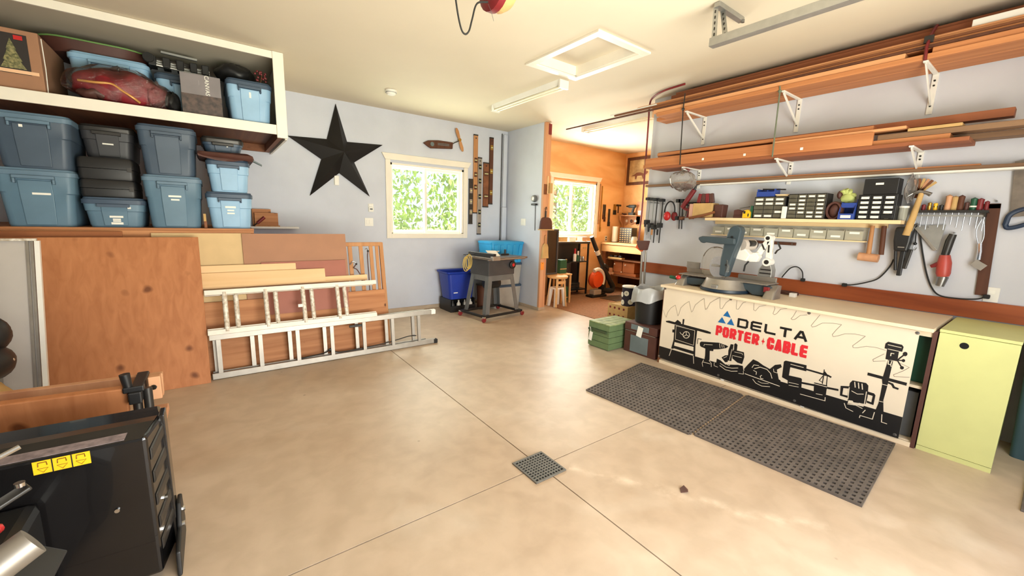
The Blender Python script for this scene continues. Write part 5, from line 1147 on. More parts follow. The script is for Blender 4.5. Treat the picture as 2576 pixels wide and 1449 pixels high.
struct('trim_4', MB().box(XR-0.024, XR, -0.9, 3.27, 0.872, 1.003), M_redwood, bevel=0.002)

# traced banner print, in millimetres on the cloth: (ink, kind, width, points)
BANNER = [(0,'f',0,[(60,482),(99,494),(516,484),(553,478),(552,461),(511,458),(66,470)]),(0,'f',0,[(168,493),(194,524),(234,505),(238,485),(169,485)]),(0,'f',0,[(250,545),(269,546),(267,489),(251,488)]),(0,'f',0,[(167,463),(415,463),(414,301),(422,194),(402,193),(400,208),(181,208),(152,196),(171,299)]),(0,'f',0,[(147,410),(175,413),(176,381),(148,378)]),(0,'l',6,[(467,385),(432,382),(432,329)]),(1,'f',0,[(186,281),(396,287),(400,243),(184,242)]),(1,'l',4,[(185,457),(391,457),(394,303),(191,313),(185,457)]),(1,'l',5,[(185,210),(404,207)]),(1,'l',6,[(160,203),(140,119)]),(1,'l',6,[(404,193),(416,118)]),(1,'l',6,[(341,399),(338,380),(327,365),(309,355),(291,355),(277,365),(270,381),(273,399),(285,415),(302,424),(320,424),(335,415),(341,399)]),(1,'l',5,[(306,390),(336,382)]),(1,'l',5,[(306,390),(279,366)]),(1,'l',5,[(306,390),(302,422)]),(1,'l',5,[(273,377),(247,387),(235,400)]),(0,'f',0,[(455,347),(469,362),(639,396),(710,390),(731,383),(713,363),(646,332),(597,318),(596,299),(563,293),(571,193),(577,173),(518,162),(522,232),(517,303),(471,309),(458,321)]),(1,'l',4,[(500,325),(502,342),(582,359)]),(1,'l',5,[(648,388),(657,350)]),(1,'l',5,[(670,386),(677,359)]),(1,'l',5,[(688,384),(695,363)]),(1,'l',5,[(512,184),(501,149),(512,117)]),(1,'l',5,[(510,163),(582,165)]),(1,'l',5,[(567,196),(592,173),(595,140)]),(0,'f',0,[(639,237),(676,230),(724,204),(836,236),(879,239),(897,166),(846,152),(688,155),(636,169)]),(0,'f',0,[(781,367),(873,368),(882,325),(871,254),(828,255),(781,280),(771,335)]),(0,'f',0,[(781,420),(793,433),(811,421),(810,357),(786,354)]),(0,'f',0,[(750,412),(775,415),(774,252),(741,250),(736,346)]),(0,'f',0,[(681,261),(711,290),(744,302),(742,235),(719,224)]),(1,'l',5,[(676,200),(734,181),(788,188),(840,207)]),(1,'l',5,[(675,177),(730,154),(785,157),(837,175)]),(1,'l',4,[(766,366),(756,258)]),(1,'l',4,[(793,348),(859,353),(865,341)]),(1,'l',4,[(781,310),(860,313)]),(1,'l',4,[(700,261),(729,285)]),(1,'l',4,[(619,190),(621,160),(656,156)]),(1,'l',4,[(852,158),(894,165),(889,192)]),(1,'l',4,[(737,230),(759,237),(769,222),(759,204),(741,209),(737,230)]),(0,'f',0,[(892,214),(918,262),(958,327),(999,319),(1044,298),(1100,282),(1135,330),(1178,349),(1188,327),(1154,293),(1178,214),(1193,209),(1193,175),(1166,176),(901,189)]),(0,'f',0,[(980,173),(1004,125),(1067,113),(1125,127),(1167,166)]),(1,'l',6,[(906,173),(1191,156)]),(1,'l',5,[(977,144),(1005,118),(1055,108),(1119,125)]),(1,'l',4,[(1021,141),(1052,135),(1105,148)]),(1,'l',6,[(980,246),(1023,274),(1078,271),(1111,245),(1127,206)]),(1,'l',5,[(958,250),(970,278),(1010,284)]),(1,'l',5,[(1044,205),(1033,191),(1041,173),(1059,178)]),(1,'l',5,[(973,227),(999,221),(998,197)]),(1,'l',4,[(1128,291),(1134,266),(1160,265),(1163,289)]),(0,'f',0,[(1197,380),(1210,392),(1360,398),(1364,347),(1249,346),(1248,273),(1335,279),(1343,273),(1349,195),(1250,184),(1245,227),(1200,240)]),(0,'l',14,[(1356,364),(1510,360),(1527,355)]),(0,'l',16,[(1340,241),(1583,268)]),(0,'l',6,[(1480,399),(1482,284)]),(0,'l',6,[(1505,355),(1511,268)]),(1,'f',0,[(1486,349),(1503,349),(1505,292),(1491,292)]),(0,'l',5,[(1478,346),(1459,302),(1481,294)]),(0,'f',0,[(1468,359),(1486,388),(1507,366),(1490,350)]),(0,'f',0,[(1428,275),(1515,280),(1517,148),(1439,144)]),(0,'f',0,[(1254,191),(1350,198),(1419,180),(1426,128),(1280,138)]),(1,'l',5,[(1250,372),(1341,373)]),(1,'l',5,[(1427,264),(1514,267)]),(1,'l',4,[(1256,214),(1325,220)]),(1,'l',4,[(1259,189),(1327,198)]),(1,'l',5,[(1348,144),(1517,151),(1515,179)]),(1,'l',4,[(1453,187),(1494,192)]),(0,'f',0,[(1649,348),(1662,374),(1741,381),(1756,366),(1763,279),(1760,222),(1656,201),(1649,249)]),(0,'f',0,[(1598,307),(1654,323),(1654,304),(1616,295),(1616,243),(1650,245),(1651,228),(1603,229)]),(0,'f',0,[(1757,321),(1795,319),(1804,308),(1803,231),(1764,234),(1763,251),(1789,247),(1790,298),(1759,298)]),(0,'f',0,[(1636,186),(1767,193),(1767,151),(1682,126),(1647,147)]),(1,'f',0,[(1659,213),(1683,218),(1692,205),(1713,206),(1722,217),(1751,218),(1751,197),(1657,188)]),(1,'l',6,[(1676,365),(1684,327)]),(1,'l',6,[(1698,366),(1706,327)]),(1,'l',6,[(1719,366),(1727,326)]),(1,'l',5,[(1650,313),(1654,222)]),(1,'l',5,[(1752,316),(1753,219)]),(1,'l',5,[(1668,291),(1703,280),(1737,292)]),(1,'l',5,[(1637,179),(1652,146),(1696,136)]),(1,'l',5,[(1658,181),(1705,191),(1745,181)]),(1,'l',5,[(1764,175),(1752,148)]),(0,'f',0,[(1805,703),(1817,720),(1891,717),(1901,704),(1898,668),(1805,667)]),(0,'f',0,[(1819,668),(1882,670),(1883,594),(1820,591)]),(0,'f',0,[(1835,591),(1862,590),(1857,396),(1851,286),(1867,177),(1815,168),(1828,256),(1829,325),(1829,406),(1823,437)]),(0,'l',22,[(1747,452),(1945,447)]),(0,'l',14,[(1863,425),(1880,421),(1892,402),(1912,399)]),(0,'l',8,[(1882,602),(1915,657)]),(0,'f',0,[(1927,660),(1926,651),(1921,643),(1914,641),(1907,645),(1903,653),(1904,663),(1910,671),(1917,673),(1924,669)]),(0,'l',8,[(1882,602),(1913,608)]),(0,'f',0,[(1922,611),(1921,604),(1917,598),(1912,597),(1907,599),(1905,606),(1905,613),(1909,618),(1914,620),(1919,617)]),(0,'l',8,[(1882,602),(1913,555)]),(0,'f',0,[(1923,558),(1922,551),(1918,545),(1912,543),(1906,545),(1903,552),(1904,560),(1908,566),(1914,568),(1920,565)]),(1,'l',4,[(1820,699),(1890,696)]),(1,'l',4,[(1824,668),(1880,667)]),(1,'l',5,[(1844,623),(1844,642),(1859,643)]),(1,'l',5,[(1838,585),(1839,559),(1853,560)]),(1,'l',5,[(1856,587),(1853,560),(1857,548)]),(1,'l',4,[(1828,404),(1856,403)]),(1,'l',4,[(1828,273),(1851,274)]),(1,'l',5,[(1739,104),(1741,123),(1812,124),(1816,179)]),(1,'l',5,[(1858,180),(1863,124),(1892,123)]),(2,'f',0,[(684,718),(721,660),(650,664)]),(2,'f',0,[(643,649),(683,594),(608,592)]),(2,'f',0,[(727,653),(761,593),(693,592)]),(3,'l',3,[(17,596),(40,552),(61,522),(75,580),(106,634),(153,673),(173,620),(194,564),(205,593),(217,655),(256,703),(300,739),(317,688),(335,635),(347,646),(370,717),(417,767),(450,796),(462,741),(477,690),(492,703),(515,763),(558,800),(603,832)]),(3,'l',3,[(603,832),(607,774),(615,727),(633,727),(661,790),(699,830),(719,839)]),(3,'l',3,[(756,831),(758,779),(761,750),(780,753),(811,818),(836,831)]),(3,'l',3,[(904,832),(908,773),(924,765),(950,810),(1003,834)]),(3,'l',3,[(1068,832),(1075,817),(1064,771),(1077,762),(1094,777),(1118,820),(1163,834)]),(3,'l',3,[(1233,827),(1217,781),(1204,756),(1213,748),(1233,757),(1264,796),(1311,811)]),(3,'l',3,[(1395,827),(1368,771),(1349,731),(1358,719),(1382,733),(1419,767),(1487,781),(1540,782)]),(3,'l',3,[(1540,782),(1513,733),(1493,690),(1501,677),(1527,688),(1570,717),(1629,730),(1689,728)]),(3,'l',3,[(1689,728),(1658,681),(1627,638),(1632,624),(1654,629),(1706,655),(1762,661),(1812,654)]),(3,'l',3,[(1809,627),(1778,594),(1754,567),(1759,554),(1822,578)]),(3,'l',3,[(1895,587),(1949,569),(1922,535),(1878,492),(1883,480),(1959,501)])]

# ================================================================ BENCH, BANNER, MITRE SAW, LIME CABINET
bn = thing('workbench', 'long cream topped workbench along the right wall', 'workbench', (4.2, 1.45, 0))
part(bn, 'worktop', MB().box(3.795, 4.555, 0.428, 2.475, 0.842, 0.868), M_bone, bevel=0.003)
part(bn, 'end_panel', MB().box(3.85, 4.54, 0.412, 0.434, 0.0, 0.842), M_brownp)
part(bn, 'end_panel', MB().box(3.85, 4.54, 2.445, 2.467, 0.0, 0.842), M_brownw)
part(bn, 'back_panel', MB().box(4.52, 4.54, 0.434, 2.445, 0.0, 0.842), M_darkwood)
part(bn, 'divider', MB().box(3.90, 4.52, 1.40, 1.42, 0.03, 0.842), M_darkwood)
part(bn, 'inner_shelf', MB().box(3.87, 4.52, 0.434, 2.445, 0.425, 0.445), M_bone)
part(bn, 'floor_board', MB().box(3.87, 4.52, 0.434, 2.445, 0.022, 0.04), M_bone)
part(bn, 'plinth', MB().box(3.845, 3.866, 0.434, 2.445, 0.0, 0.035), M_bone, bevel=0.002)
part(bn, 'edge_lip', MB().box(3.86, 3.868, 0.434, 2.445, 0.80, 0.842), M_bone)
for yy in (1.755, 1.09): part(bn, 'peg', MB().cyl((3.845, yy, 0.046), (3.866, yy, 0.046), 0.016, 10), M_white)
gx = solo('stored_box', MB().box(3.96, 4.4, 0.44, 0.62, 0.446, 0.79), M_greend, 'dark green box on the inner shelf at the right end of the bench', 'box', bevel=0.004)
gy = solo('stored_box', MB().box(3.93, 4.4, 0.45, 0.66, 0.041, 0.38), M_greyl, 'grey box on the bottom of the bench at its right end', 'box', bevel=0.004)

bnr = thing('banner', 'cream vinyl banner with tool silhouettes reading DELTA PORTER CABLE', 'banner', (3.83, 1.46, 0.035))
BX = 3.834
def bp(u, v, x): return (x, 2.46-u/1000.0, v/1000.0)
cl = MB(); nu, nv = 40, 8
vs = []; fs_ = []
for s_, off in ((0, 0.0), (1, 0.0015)):
    for j in range(nv+1):
        for i in range(nu+1):
            u = 10+1955*i/nu; vtop = 842-8*u/1960; vbot = 62-22*(u/1960)
            v = vbot+(vtop-vbot)*j/nv
            vs.append((BX+off, 2.46-u/1000, v/1000))
N1 = (nu+1)*(nv+1)
for s_ in (0, 1):
    for j in range(nv):
        for i in range(nu):
            q = s_*N1+j*(nu+1)+i; fs_.append((q, q+1, q+nu+2, q+nu+1))
cl.add(vs, fs_)
part(bnr, 'cloth', cl, M_banner)
part(bnr, 'black_band', MB().prism([(2.45, 0.063), (0.495, 0.041), (0.495, 0.205), (2.45, 0.192)], 'x', BX-0.0008, BX-0.0002), M_ink)
def stroke(pts, w, x, closed=False):
    """flat ribbon of constant width along a polyline, in banner millimetres"""
    mb = MB(); P = [Vector((p[0], p[1])) for p in pts]; n = len(P)
    for i in range(n-1):
        a_, b_ = P[i], P[i+1]; d = (b_-a_)
        if d.length < 1e-6: continue
        d.normalize(); nn = Vector((-d.y, d.x))*w/2; e = d*w*0.35
        q = [a_-e+nn, b_+e+nn, b_+e-nn, a_-e-nn]
        mb.add([bp(p.x, p.y, x-i*0.00012) for p in q], [(0, 1, 2, 3)])
    return mb
INK = (M_ink, M_inkw, M_inkb, M_inkg); INKN = ('black_print', 'white_print', 'blue_triangle', 'grey_print')
for idx, (c, k, w, pts) in enumerate(BANNER):
    x = BX - (0.0012, 0.0022, 0.0014, 0.0010)[c] - idx*0.000004
    if k == 'f': m_ = MB().add([bp(p[0], p[1], x) for p in pts], [tuple(range(len(pts)))])
    else: m_ = stroke(pts, w, x)
    part(bnr, INKN[c], m_, INK[c], kind=None if c == 2 else 'stuff')
# lettering as stroked capitals
GLY = {'D': [[(0, 0), (0, 1), (.85, 1), (1, .85), (1, .15), (.85, 0), (0, 0)]], 'E': [[(1, 1), (.12, 1), (0, .88), (0, .12), (.12, 0), (1, 0)], [(0, .5), (.95, .5)]],
       'L': [[(0, 1), (0, .12), (.12, 0), (1, 0)]], 'T': [[(0, 1), (1, 1)], [(.5, 1), (.5, 0)]], 'A': [[(0, 0), (.42, 1), (.58, 1), (1, 0)], [(.2, .32), (.8, .32)]],
       'P': [[(0, 0), (0, 1), (.8, 1), (1, .85), (1, .55), (.8, .42), (0, .42)]], 'O': [[(.2, 0), (0, .2), (0, .8), (.2, 1), (.8, 1), (1, .8), (1, .2), (.8, 0), (.2, 0)]],
       'R': [[(0, 0), (0, 1), (.8, 1), (1, .85), (1, .6), (.8, .45), (0, .45)], [(.55, .45), (1, 0)]], 'C': [[(1, .7), (1, .85), (.8, 1), (.2, 1), (0, .8), (0, .2), (.2, 0), (.8, 0), (1, .15), (1, .3)]],
       'B': [[(0, 0), (0, 1), (.8, 1), (1, .85), (1, .65), (.8, .52), (0, .52)], [(.8, .52), (1, .36), (1, .15), (.8, 0), (0, 0)]]}
def word(txt, u0, u1, v0, v1, w, gap, m, name, taper=None):
    n = len(txt); cw = (u1-u0-gap*(n-1))/n
    for i, ch in enumerate(txt):
        a_ = u0+i*(cw+gap)+w/2; mb = MB()
        for line in GLY[ch]:
            s_ = stroke([(a_+p[0]*(cw-w), v0+w/2+p[1]*(v1-v0-w)) for p in line], w, BX-0.0016-0.001*GLY[ch].index(line))
            mb.add(s_.v, s_.f)
        part(bnr, name, mb, m, kind='stuff')
word('DELTA', 785, 1338, 586, 672, 19, 20, M_ink, 'letter')
word('PORTER', 598, 985, 460, 562, 26, 6, M_inkr, 'letter')
word('CABLE', 1050, 1354, 454, 559, 26, 6, M_inkr, 'letter')
part(bnr, 'diamond', MB().add([bp(u, v, BX-0.0016) for u, v in ((1003, 509), (1014, 518), (1018, 545), (1022, 518), (1033, 509), (1022, 500), (1018, 475), (1014, 500))], [tuple(range(8))]), M_inkr)
for (u, v) in ((20, 826), (702, 832), (1322, 827), (1955, 818), (19, 80), (671, 79), (1315, 72), (1944, 62)):
    part(bnr, 'eyelet', MB().lathe([(0.004, -0.004), (0.011, -0.003), (0.011, 0.0), (0.004, 0.0)], bp(u, v, BX), 12, 'x'), M_steel)

# lime cabinet
lc = thing('lime_cabinet', 'pale lime green cabinet standing at the end of the workbench', 'cabinet', (4.2, 0.23, 0))
part(lc, 'carcass', MB().box(3.885, 4.55, 0.068, 0.404, 0.0, 0.845), M_lime, bevel=0.003)
part(lc, 'top', MB().box(3.862, 4.555, 0.060, 0.408, 0.846, 0.866), M_lime, bevel=0.003)
part(lc, 'door', MB().box(3.862, 3.884, 0.062, 0.406, 0.035, 0.844), M_lime, bevel=0.002)
part(lc, 'kick_board', MB().box(3.866, 3.884, 0.062, 0.406, 0.0, 0.032), M_lime)
part(lc, 'finger_hole_disc', MB().cyl((3.8605, 0.287, 0.782), (3.8625, 0.287, 0.782), 0.021, 20), mat('hole_shade_black', (6, 6, 6), 0.9))  # black disc on the door, painted for the dark inside a finger hole
tbn = thing('teal_bin', 'dark teal plastic tub behind the lime cabinet at the right edge', 'tub', (4.38, -0.12, 0))
part(tbn, 'body', MB().loft([rrect(0.22, 0.26, 0.03, 0.0, 4.40, -0.12), rrect(0.28, 0.34, 0.03, 0.80, 4.40, -0.13)]), mat('dark_teal', (56, 82, 90), 0.5), smooth=True)
part(tbn, 'rim', MB().loft([rrect(0.29, 0.35, 0.03, 0.79, 4.40, -0.13), rrect(0.30, 0.36, 0.03, 0.82, 4.40, -0.13)]), mat('dark_teal', (56, 82, 90)), smooth=True)

# mitre saw
M_gtote0 = mat('light_grey_casting', (190, 180, 170), 0.5)
ms = thing('mitre_saw', 'grey and silver glide mitre saw on the workbench', 'mitre saw', (4.1, 1.95, 0.868))
ZB = 0.868
part(ms, 'base', MB().prism([(1.54, ZB+0.012), (1.50, ZB+0.10), (1.56, ZB+0.112), (2.38, ZB+0.085), (2.42, ZB+0.05), (2.36, ZB+0.012), (2.2, ZB+0.02), (2.12, ZB+0.05), (1.72, ZB+0.045), (1.66, ZB+0.008)], 'x', 4.02, 4.22), M_teal, bevel=0.006)
part(ms, 'table', MB().box(3.99, 4.24, 1.53, 2.40, ZB+0.112, ZB+0.122), M_alu, bevel=0.003)
part(ms, 'turntable', MB().lathe([(0.001, ZB+0.02), (0.205, ZB+0.02), (0.215, ZB+0.035), (0.205, ZB+0.05), (0.17, ZB+0.125), (0.001, ZB+0.126)], (4.05, 1.93, 0), 36), M_alu, smooth=True)
part(ms, 'scale_ring', MB().lathe([(0.205, ZB+0.006), (0.222, ZB+0.008), (0.222, ZB+0.032), (0.205, ZB+0.034)], (4.05, 1.93, 0), 36), mat('navy_ring', (24, 44, 62), 0.4), smooth=True)
part(ms, 'mitre_arm', MB().box(3.84, 3.99, 1.90, 1.97, ZB+0.02, ZB+0.075), M_galv, bevel=0.008)
for yy in (1.50, 2.36): part(ms, 'foot', MB().loft([rrect(0.16, 0.10, 0.02, ZB, 4.02, yy), rrect(0.14, 0.085, 0.02, ZB+0.06, 4.05, yy), rrect(0.10, 0.07, 0.02, ZB+0.11, 4.10, yy)]), M_alu, smooth=True)
part(ms, 'side_grip', MB().obox((4.0, 1.535, ZB+0.075), (0.02, 0.05, 0.05)), M_dred, bevel=0.006)
part(ms, 'lock_knob', MB().ball((3.99, 2.40, ZB+0.075), (0.022, 0.028, 0.024), 12, 8), M_red, smooth=True)
part(ms, 'knob_stem', MB().cyl((4.0, 2.40, ZB+0.075), (4.06, 2.44, ZB+0.075), 0.010, 8), M_steel)
part(ms, 'left_handle', MB().cyl((4.03, 2.44, ZB+0.06), (4.03, 2.52, ZB+0.065), 0.018, 10), M_greend, smooth=True)
part(ms, 'fence', MB().box(4.21, 4.235, 1.545, 1.89, ZB+0.122, ZB+0.165), M_alu, bevel=0.003)
part(ms, 'fence', MB().box(4.21, 4.235, 2.06, 2.44, ZB+0.122, ZB+0.165), M_alu, bevel=0.003)
part(ms, 'tall_fence', MB().box(4.214, 4.23, 2.30, 2.45, ZB+0.165, ZB+0.235), M_galv, bevel=0.003)
part(ms, 'head_cover', MB().prism([(1.916, 1.478), (1.885, 1.503), (1.847, 1.510), (1.812, 1.495), (1.798, 1.464), (1.813, 1.352), (1.844, 1.237), (1.892, 1.012), (1.963, 1.023), (1.966, 1.187), (1.950, 1.344)], 'x', 3.965, 4.055), M_teal, bevel=0.014)
part(ms, 'handle', MB().prism([(2.190, 1.382), (2.187, 1.362), (2.161, 1.334), (2.132, 1.325), (2.11, 1.336), (1.961, 1.326), (1.831, 1.333), (1.831, 1.388), (2.027, 1.395), (2.15, 1.395)], 'x', 3.925, 3.96), M_teal, bevel=0.010)
for (yy, zz) in ((1.875, 1.40), (1.90, 1.13)): part(ms, 'screw', MB().cyl((3.958, yy, zz), (3.966, yy, zz), 0.010, 10), M_black)
RZ = Matrix.Translation((4.03, 2.04, 1.12)) @ Matrix.Rotation(math.radians(-18), 4, 'Z')
part(ms, 'blade_guard', MB().lathe([(0.001, -0.02), (0.165, -0.02), (0.178, -0.008), (0.178, 0.008), (0.165, 0.02), (0.001, 0.02)], (0, 0, 0), 40, 'x').xf(RZ), M_guard, smooth=True)
RB = Matrix.Translation((4.0, 1.995, 1.10)) @ Matrix.Rotation(math.radians(-18), 4, 'Z')
part(ms, 'blade', MB().lathe([(0.001, -0.001), (0.108, -0.001), (0.108, 0.001), (0.001, 0.001)], (0, 0, 0), 40, 'x').xf(RB), M_chrome)
part(ms, 'guard_bracket', MB().box(3.99, 4.02, 1.96, 2.06, 1.10, 1.122), M_galv, bevel=0.004)
part(ms, 'motor', MB().cyl((4.06, 1.83, 1.33), (4.22, 1.80, 1.33), 0.055, 18), M_gtote0, smooth=True)
part(ms, 'motor_cap', MB().cyl((4.22, 1.80, 1.33), (4.25, 1.795, 1.33), 0.045, 18), M_dsteel, smooth=True)
part(ms, 'gear_case', MB().prism([(1.92, 1.20), (1.77, 1.175), (1.74, 1.24), (1.80, 1.30), (1.88, 1.42), (1.93, 1.42)], 'x', 4.06, 4.15), M_white, bevel=0.008)
part(ms, 'link_plate', MB().prism([(1.86, 1.25), (1.73, 1.26), (1.70, 1.22), (1.72, 1.17), (1.78, 1.165), (1.86, 1.21)], 'x', 4.16, 4.24), M_white, bevel=0.006)
for (a_, b_) in (((1.745, 1.235), (1.665, 1.385)), ((1.655, 1.40), (1.645, 1.19))):
    ar = part(ms, 'glide_arm', MB().beam((4.25, a_[0], a_[1]), (4.25, b_[0], b_[1]), 0.05, 0.045, (1, 0, 0)), M_white, bevel=0.006)
for (yy, zz, r_) in ((1.66, 1.40, 0.032), (1.745, 1.235, 0.028), (1.645, 1.175, 0.038)):
    pv = part(ms, 'pivot', MB().cyl((4.20, yy, zz), (4.285, yy, zz), r_, 18), M_white, smooth=True)
    part(pv, 'pivot_cap', MB().cyl((4.196, yy, zz), (4.20, yy, zz), r_*0.55, 14), M_dsteel)
for (yy, zz, w_, h_, a_) in ((1.70, 1.315, 0.012, 0.06, 0.49), (1.65, 1.30, 0.012, 0.07, 0.05), (1.80, 1.215, 0.05, 0.010, 0.1), (1.76, 1.195, 0.03, 0.010, 0.1), (1.655, 1.10, 0.09, 0.012, 0.0), (1.655, 1.065, 0.10, 0.012, 0.0)):
    part(ms, 'dark_slot', MB().obox((4.225 if zz > 1.12 else 4.228, yy, zz), (0.006, w_, h_), -a_), M_dsteel)
part(ms, 'motor_vent', MB().cyl((4.10, 1.775, 1.345), (4.17, 1.765, 1.345), 0.03, 12), M_dsteel, smooth=True)
part(ms, 'rear_mount', MB().prism([(1.60, ZB+0.112), (1.73, ZB+0.112), (1.72, 1.10), (1.69, 1.15), (1.62, 1.16), (1.60, 1.10)], 'x', 4.23, 4.32), M_galv, bevel=0.006)
part(ms, 'depth_lever', MB().tube([(4.22, 1.58, 1.37), (4.22, 1.55, 1.31), (4.22, 1.575, 1.29), (4.22, 1.59, 1.26)], 0.008, 6), M_dsteel, smooth=True)
part(ms, 'clamp_lever', MB().tube([(4.17, 1.79, 1.17), (4.15, 1.81, 1.13), (4.15, 1.815, 1.07)], 0.008, 6), M_black, smooth=True)
part(ms, 'red_switch', MB().cyl((4.155, 1.84, 1.245), (4.165, 1.84, 1.245), 0.012, 10), M_red)
wt = solo('white_block', MB().box(4.28, 4.33, 1.40, 1.45, 0.868, 0.905), M_white, 'small white block on the worktop beside the saw foot', 'block', bevel=0.004)

bc = thing('cord_coil', 'small coil of brown cord on the worktop right of the mitre saw', 'cord', (4.44, 1.52, 0.868))
for k in range(2): part(bc, 'loop', MB().tube([(4.44+0.05*math.cos(a_), 1.52+0.09*math.sin(a_), 0.876+0.014*k) for a_ in [2*PI*i/18 for i in range(18)]], 0.007, 6, closed=True), M_brownp, smooth=True)
part(bc, 'plug', MB().box(4.36, 4.39, 1.43, 1.47, 0.868, 0.893), M_brownp, bevel=0.005)

# ================================================================ CHEST, TRUNK, BINS BESIDE THE BENCH
gc = thing('green_chest', 'small green painted wooden chest with plank sides', 'chest', (3.89, 3.15, 0))
x0, x1, y0, y1 = 3.648, 4.13, 2.992, 3.315
for k in range(4):
    za, zb = 0.012+0.074*k, 0.012+0.074*k+0.070
    part(gc, 'plank', MB().box(x0, x0+0.02, y0, y1, za, zb), M_green, bevel=0.003)
    part(gc, 'plank', MB().box(x0+0.02, x1, y0, y0+0.02, za, zb), M_green, bevel=0.003)
part(gc, 'inner_box', MB().box(x0+0.02, x1-0.005, y0+0.02, y1-0.005, 0.0, 0.30), M_green)
for k in range(4):
    part(gc, 'lid_plank', MB().box(x0-0.006, x1, y0-0.006+0.082*k, y0-0.006+0.082*k+0.079, 0.305, 0.318), mat('pale_green_lid', (158, 170, 118), 0.6, vscale=12, c2=(112, 132, 84)), bevel=0.003)  # lid planks in a paler, mottled green than the sides
part(gc, 'handle_cleat', MB().box(x0-0.022, x0, y0+0.03, y1-0.01, 0.205, 0.232), mat('dark_cleat', (58, 74, 46), 0.6), bevel=0.004)
part(gc, 'string', MB().tube(curve_pts([(x0-0.024, 3.27, 0.22), (x0-0.028, 3.265, 0.245), (x0-0.03, 3.255, 0.22), (x0-0.03, 3.25, 0.19)]), 0.002, 5), M_paper)
part(gc, 'paper_tag', MB().obox((x0-0.03, 3.25, 0.135), (0.002, 0.05, 0.11), 0.15), M_paper)
tk = thing('travel_trunk', 'brown leather edged trunk with slate grey panels', 'trunk', (4.03, 2.72, 0))
x0, x1, y0, y1 = 3.868, 4.30, 2.515, 2.945
part(tk, 'body', MB().box(x0, x1, y0, y1, 0.0, 0.255), M_brownp, bevel=0.006)
part(tk, 'lid', MB().box(x0-0.003, x1, y0-0.003, y1+0.003, 0.262, 0.358), M_brownp, bevel=0.008)
part(tk, 'front_panel', MB().box(x0-0.004, x0, y0+0.10, y1-0.09, 0.02, 0.215), M_slate, bevel=0.002)
part(tk, 'lid_panel', MB().box(x0-0.007, x0-0.003, y0+0.10, y1-0.09, 0.285, 0.345), M_slate, bevel=0.002)
part(tk, 'seam_strip', MB().box(x0-0.005, x0-0.001, y0+0.01, y1-0.01, 0.256, 0.262), M_alu)
part(tk, 'paper_tag', MB().obox((x0-0.011, 2.73, 0.275), (0.002, 0.07, 0.12), 0.18), M_paper)
wbn = thing('waste_bin', 'black waste bin with a grey liner standing on the trunk', 'waste bin', (4.07, 2.775, 0.359))
part(wbn, 'body', MB().lathe([(0.001, 0.36), (0.15, 0.36), (0.175, 0.74), (0.168, 0.74), (0.145, 0.375), (0.001, 0.375)], (4.07, 2.775, 0), 28), M_black, smooth=True)
ln = []
for k, (r_, z) in enumerate(((0.160, 0.66), (0.166, 0.752), (0.182, 0.772), (0.194, 0.75), (0.200, 0.70), (0.206, 0.645))):
    ln.append([(4.07+(r_+0.010*math.sin(9*t_+k*1.3)*(k > 1))*math.cos(t_), 2.775+(r_+0.010*math.sin(9*t_+k*1.3)*(k > 1))*math.sin(t_), z+0.014*math.sin(5*t_+k)*(k > 0)+(-0.045*math.cos(t_-2.6) if k == 5 else 0)) for t_ in [2*PI*i/44 for i in range(44)]])
part(wbn, 'liner', MB().loft(ln, (False, False)), M_bag, smooth=True)
cr_ = thing('fruit_crate', 'worn wooden crate with square holes behind the green chest', 'crate', (4.42, 3.41, 0))
x0, x1, y0, y1 = 4.29, 4.57, 3.245, 3.575
for z0 in (0.0, 0.215):
    for (a_, b_, c_, d_) in ((x0, x0+0.015, y0, y1), (x1-0.015, x1, y0, y1)):
        part(cr_, 'side_board', MB().box(a_, b_, c_, d_, z0+0.01, z0+0.205), M_tan, bevel=0.003)
    part(cr_, 'end_board', MB().box(x0+0.015, x1-0.015, y0, y0+0.015, z0+0.01, z0+0.205), M_tan, bevel=0.003)
    part(cr_, 'end_board', MB().box(x0+0.015, x1-0.015, y1-0.015, y1, z0+0.01, z0+0.205), M_tan, bevel=0.003)
    for zz in (0.045, 0.145):
        for k in range(4):
            yy = y0+0.05+0.075*k; part(cr_, 'slot_hole', MB().box(x0-0.001, x0+0.001, yy, yy+0.028, z0+zz, z0+zz+0.028), M_dred)
part(cr_, 'bottom', MB().box(x0, x1, y0, y1, 0.0, 0.010), M_tan); part(cr_, 'top_deck', MB().box(x0+0.015, x1-0.015, y0+0.015, y1-0.015, 0.40, 0.412), M_tan)
cc = thing('coffee_can', 'dark navy can with round white emblems on the crate', 'can', (4.43, 3.345, 0.413))
part(cc, 'body', MB().lathe([(0.001, 0.413), (0.095, 0.413), (0.095, 0.66), (0.001, 0.66)], (4.43, 3.345, 0), 28), mat('navy_print', (34, 30, 52), 0.4), smooth=True)
part(cc, 'lid', MB().lathe([(0.001, 0.66), (0.098, 0.66), (0.098, 0.672), (0.085, 0.68), (0.001, 0.68)], (4.43, 3.345, 0), 28), M_white, smooth=True)
for (ang, zz) in ((PI*1.08, 0.585), (PI*1.28, 0.475), (PI*0.82, 0.56), (PI*0.9, 0.46)):
    d = Vector((math.cos(ang), math.sin(ang), 0)); c_ = Vector((4.43, 3.345, zz))+d*0.093
    M_ = Matrix.Translation(c_) @ d.to_track_quat('X', 'Z').to_matrix().to_4x4()
    e_ = part(cc, 'emblem', MB().lathe([(0.024, 0.0), (0.034, 0.0), (0.034, 0.004), (0.024, 0.004)], (0, 0, 0), 20, 'x').xf(M_), M_paper)
    part(e_, 'emblem_mark', MB().lathe([(0.001, 0.0), (0.012, 0.0), (0.012, 0.004), (0.001, 0.004)], (0, 0, 0), 12, 'x').xf(M_), M_paper)
bw = thing('push_broom', 'broom with a brown head up and aluminium handle leaning at the wall end', 'broom', (4.45, 3.2, 0.43))
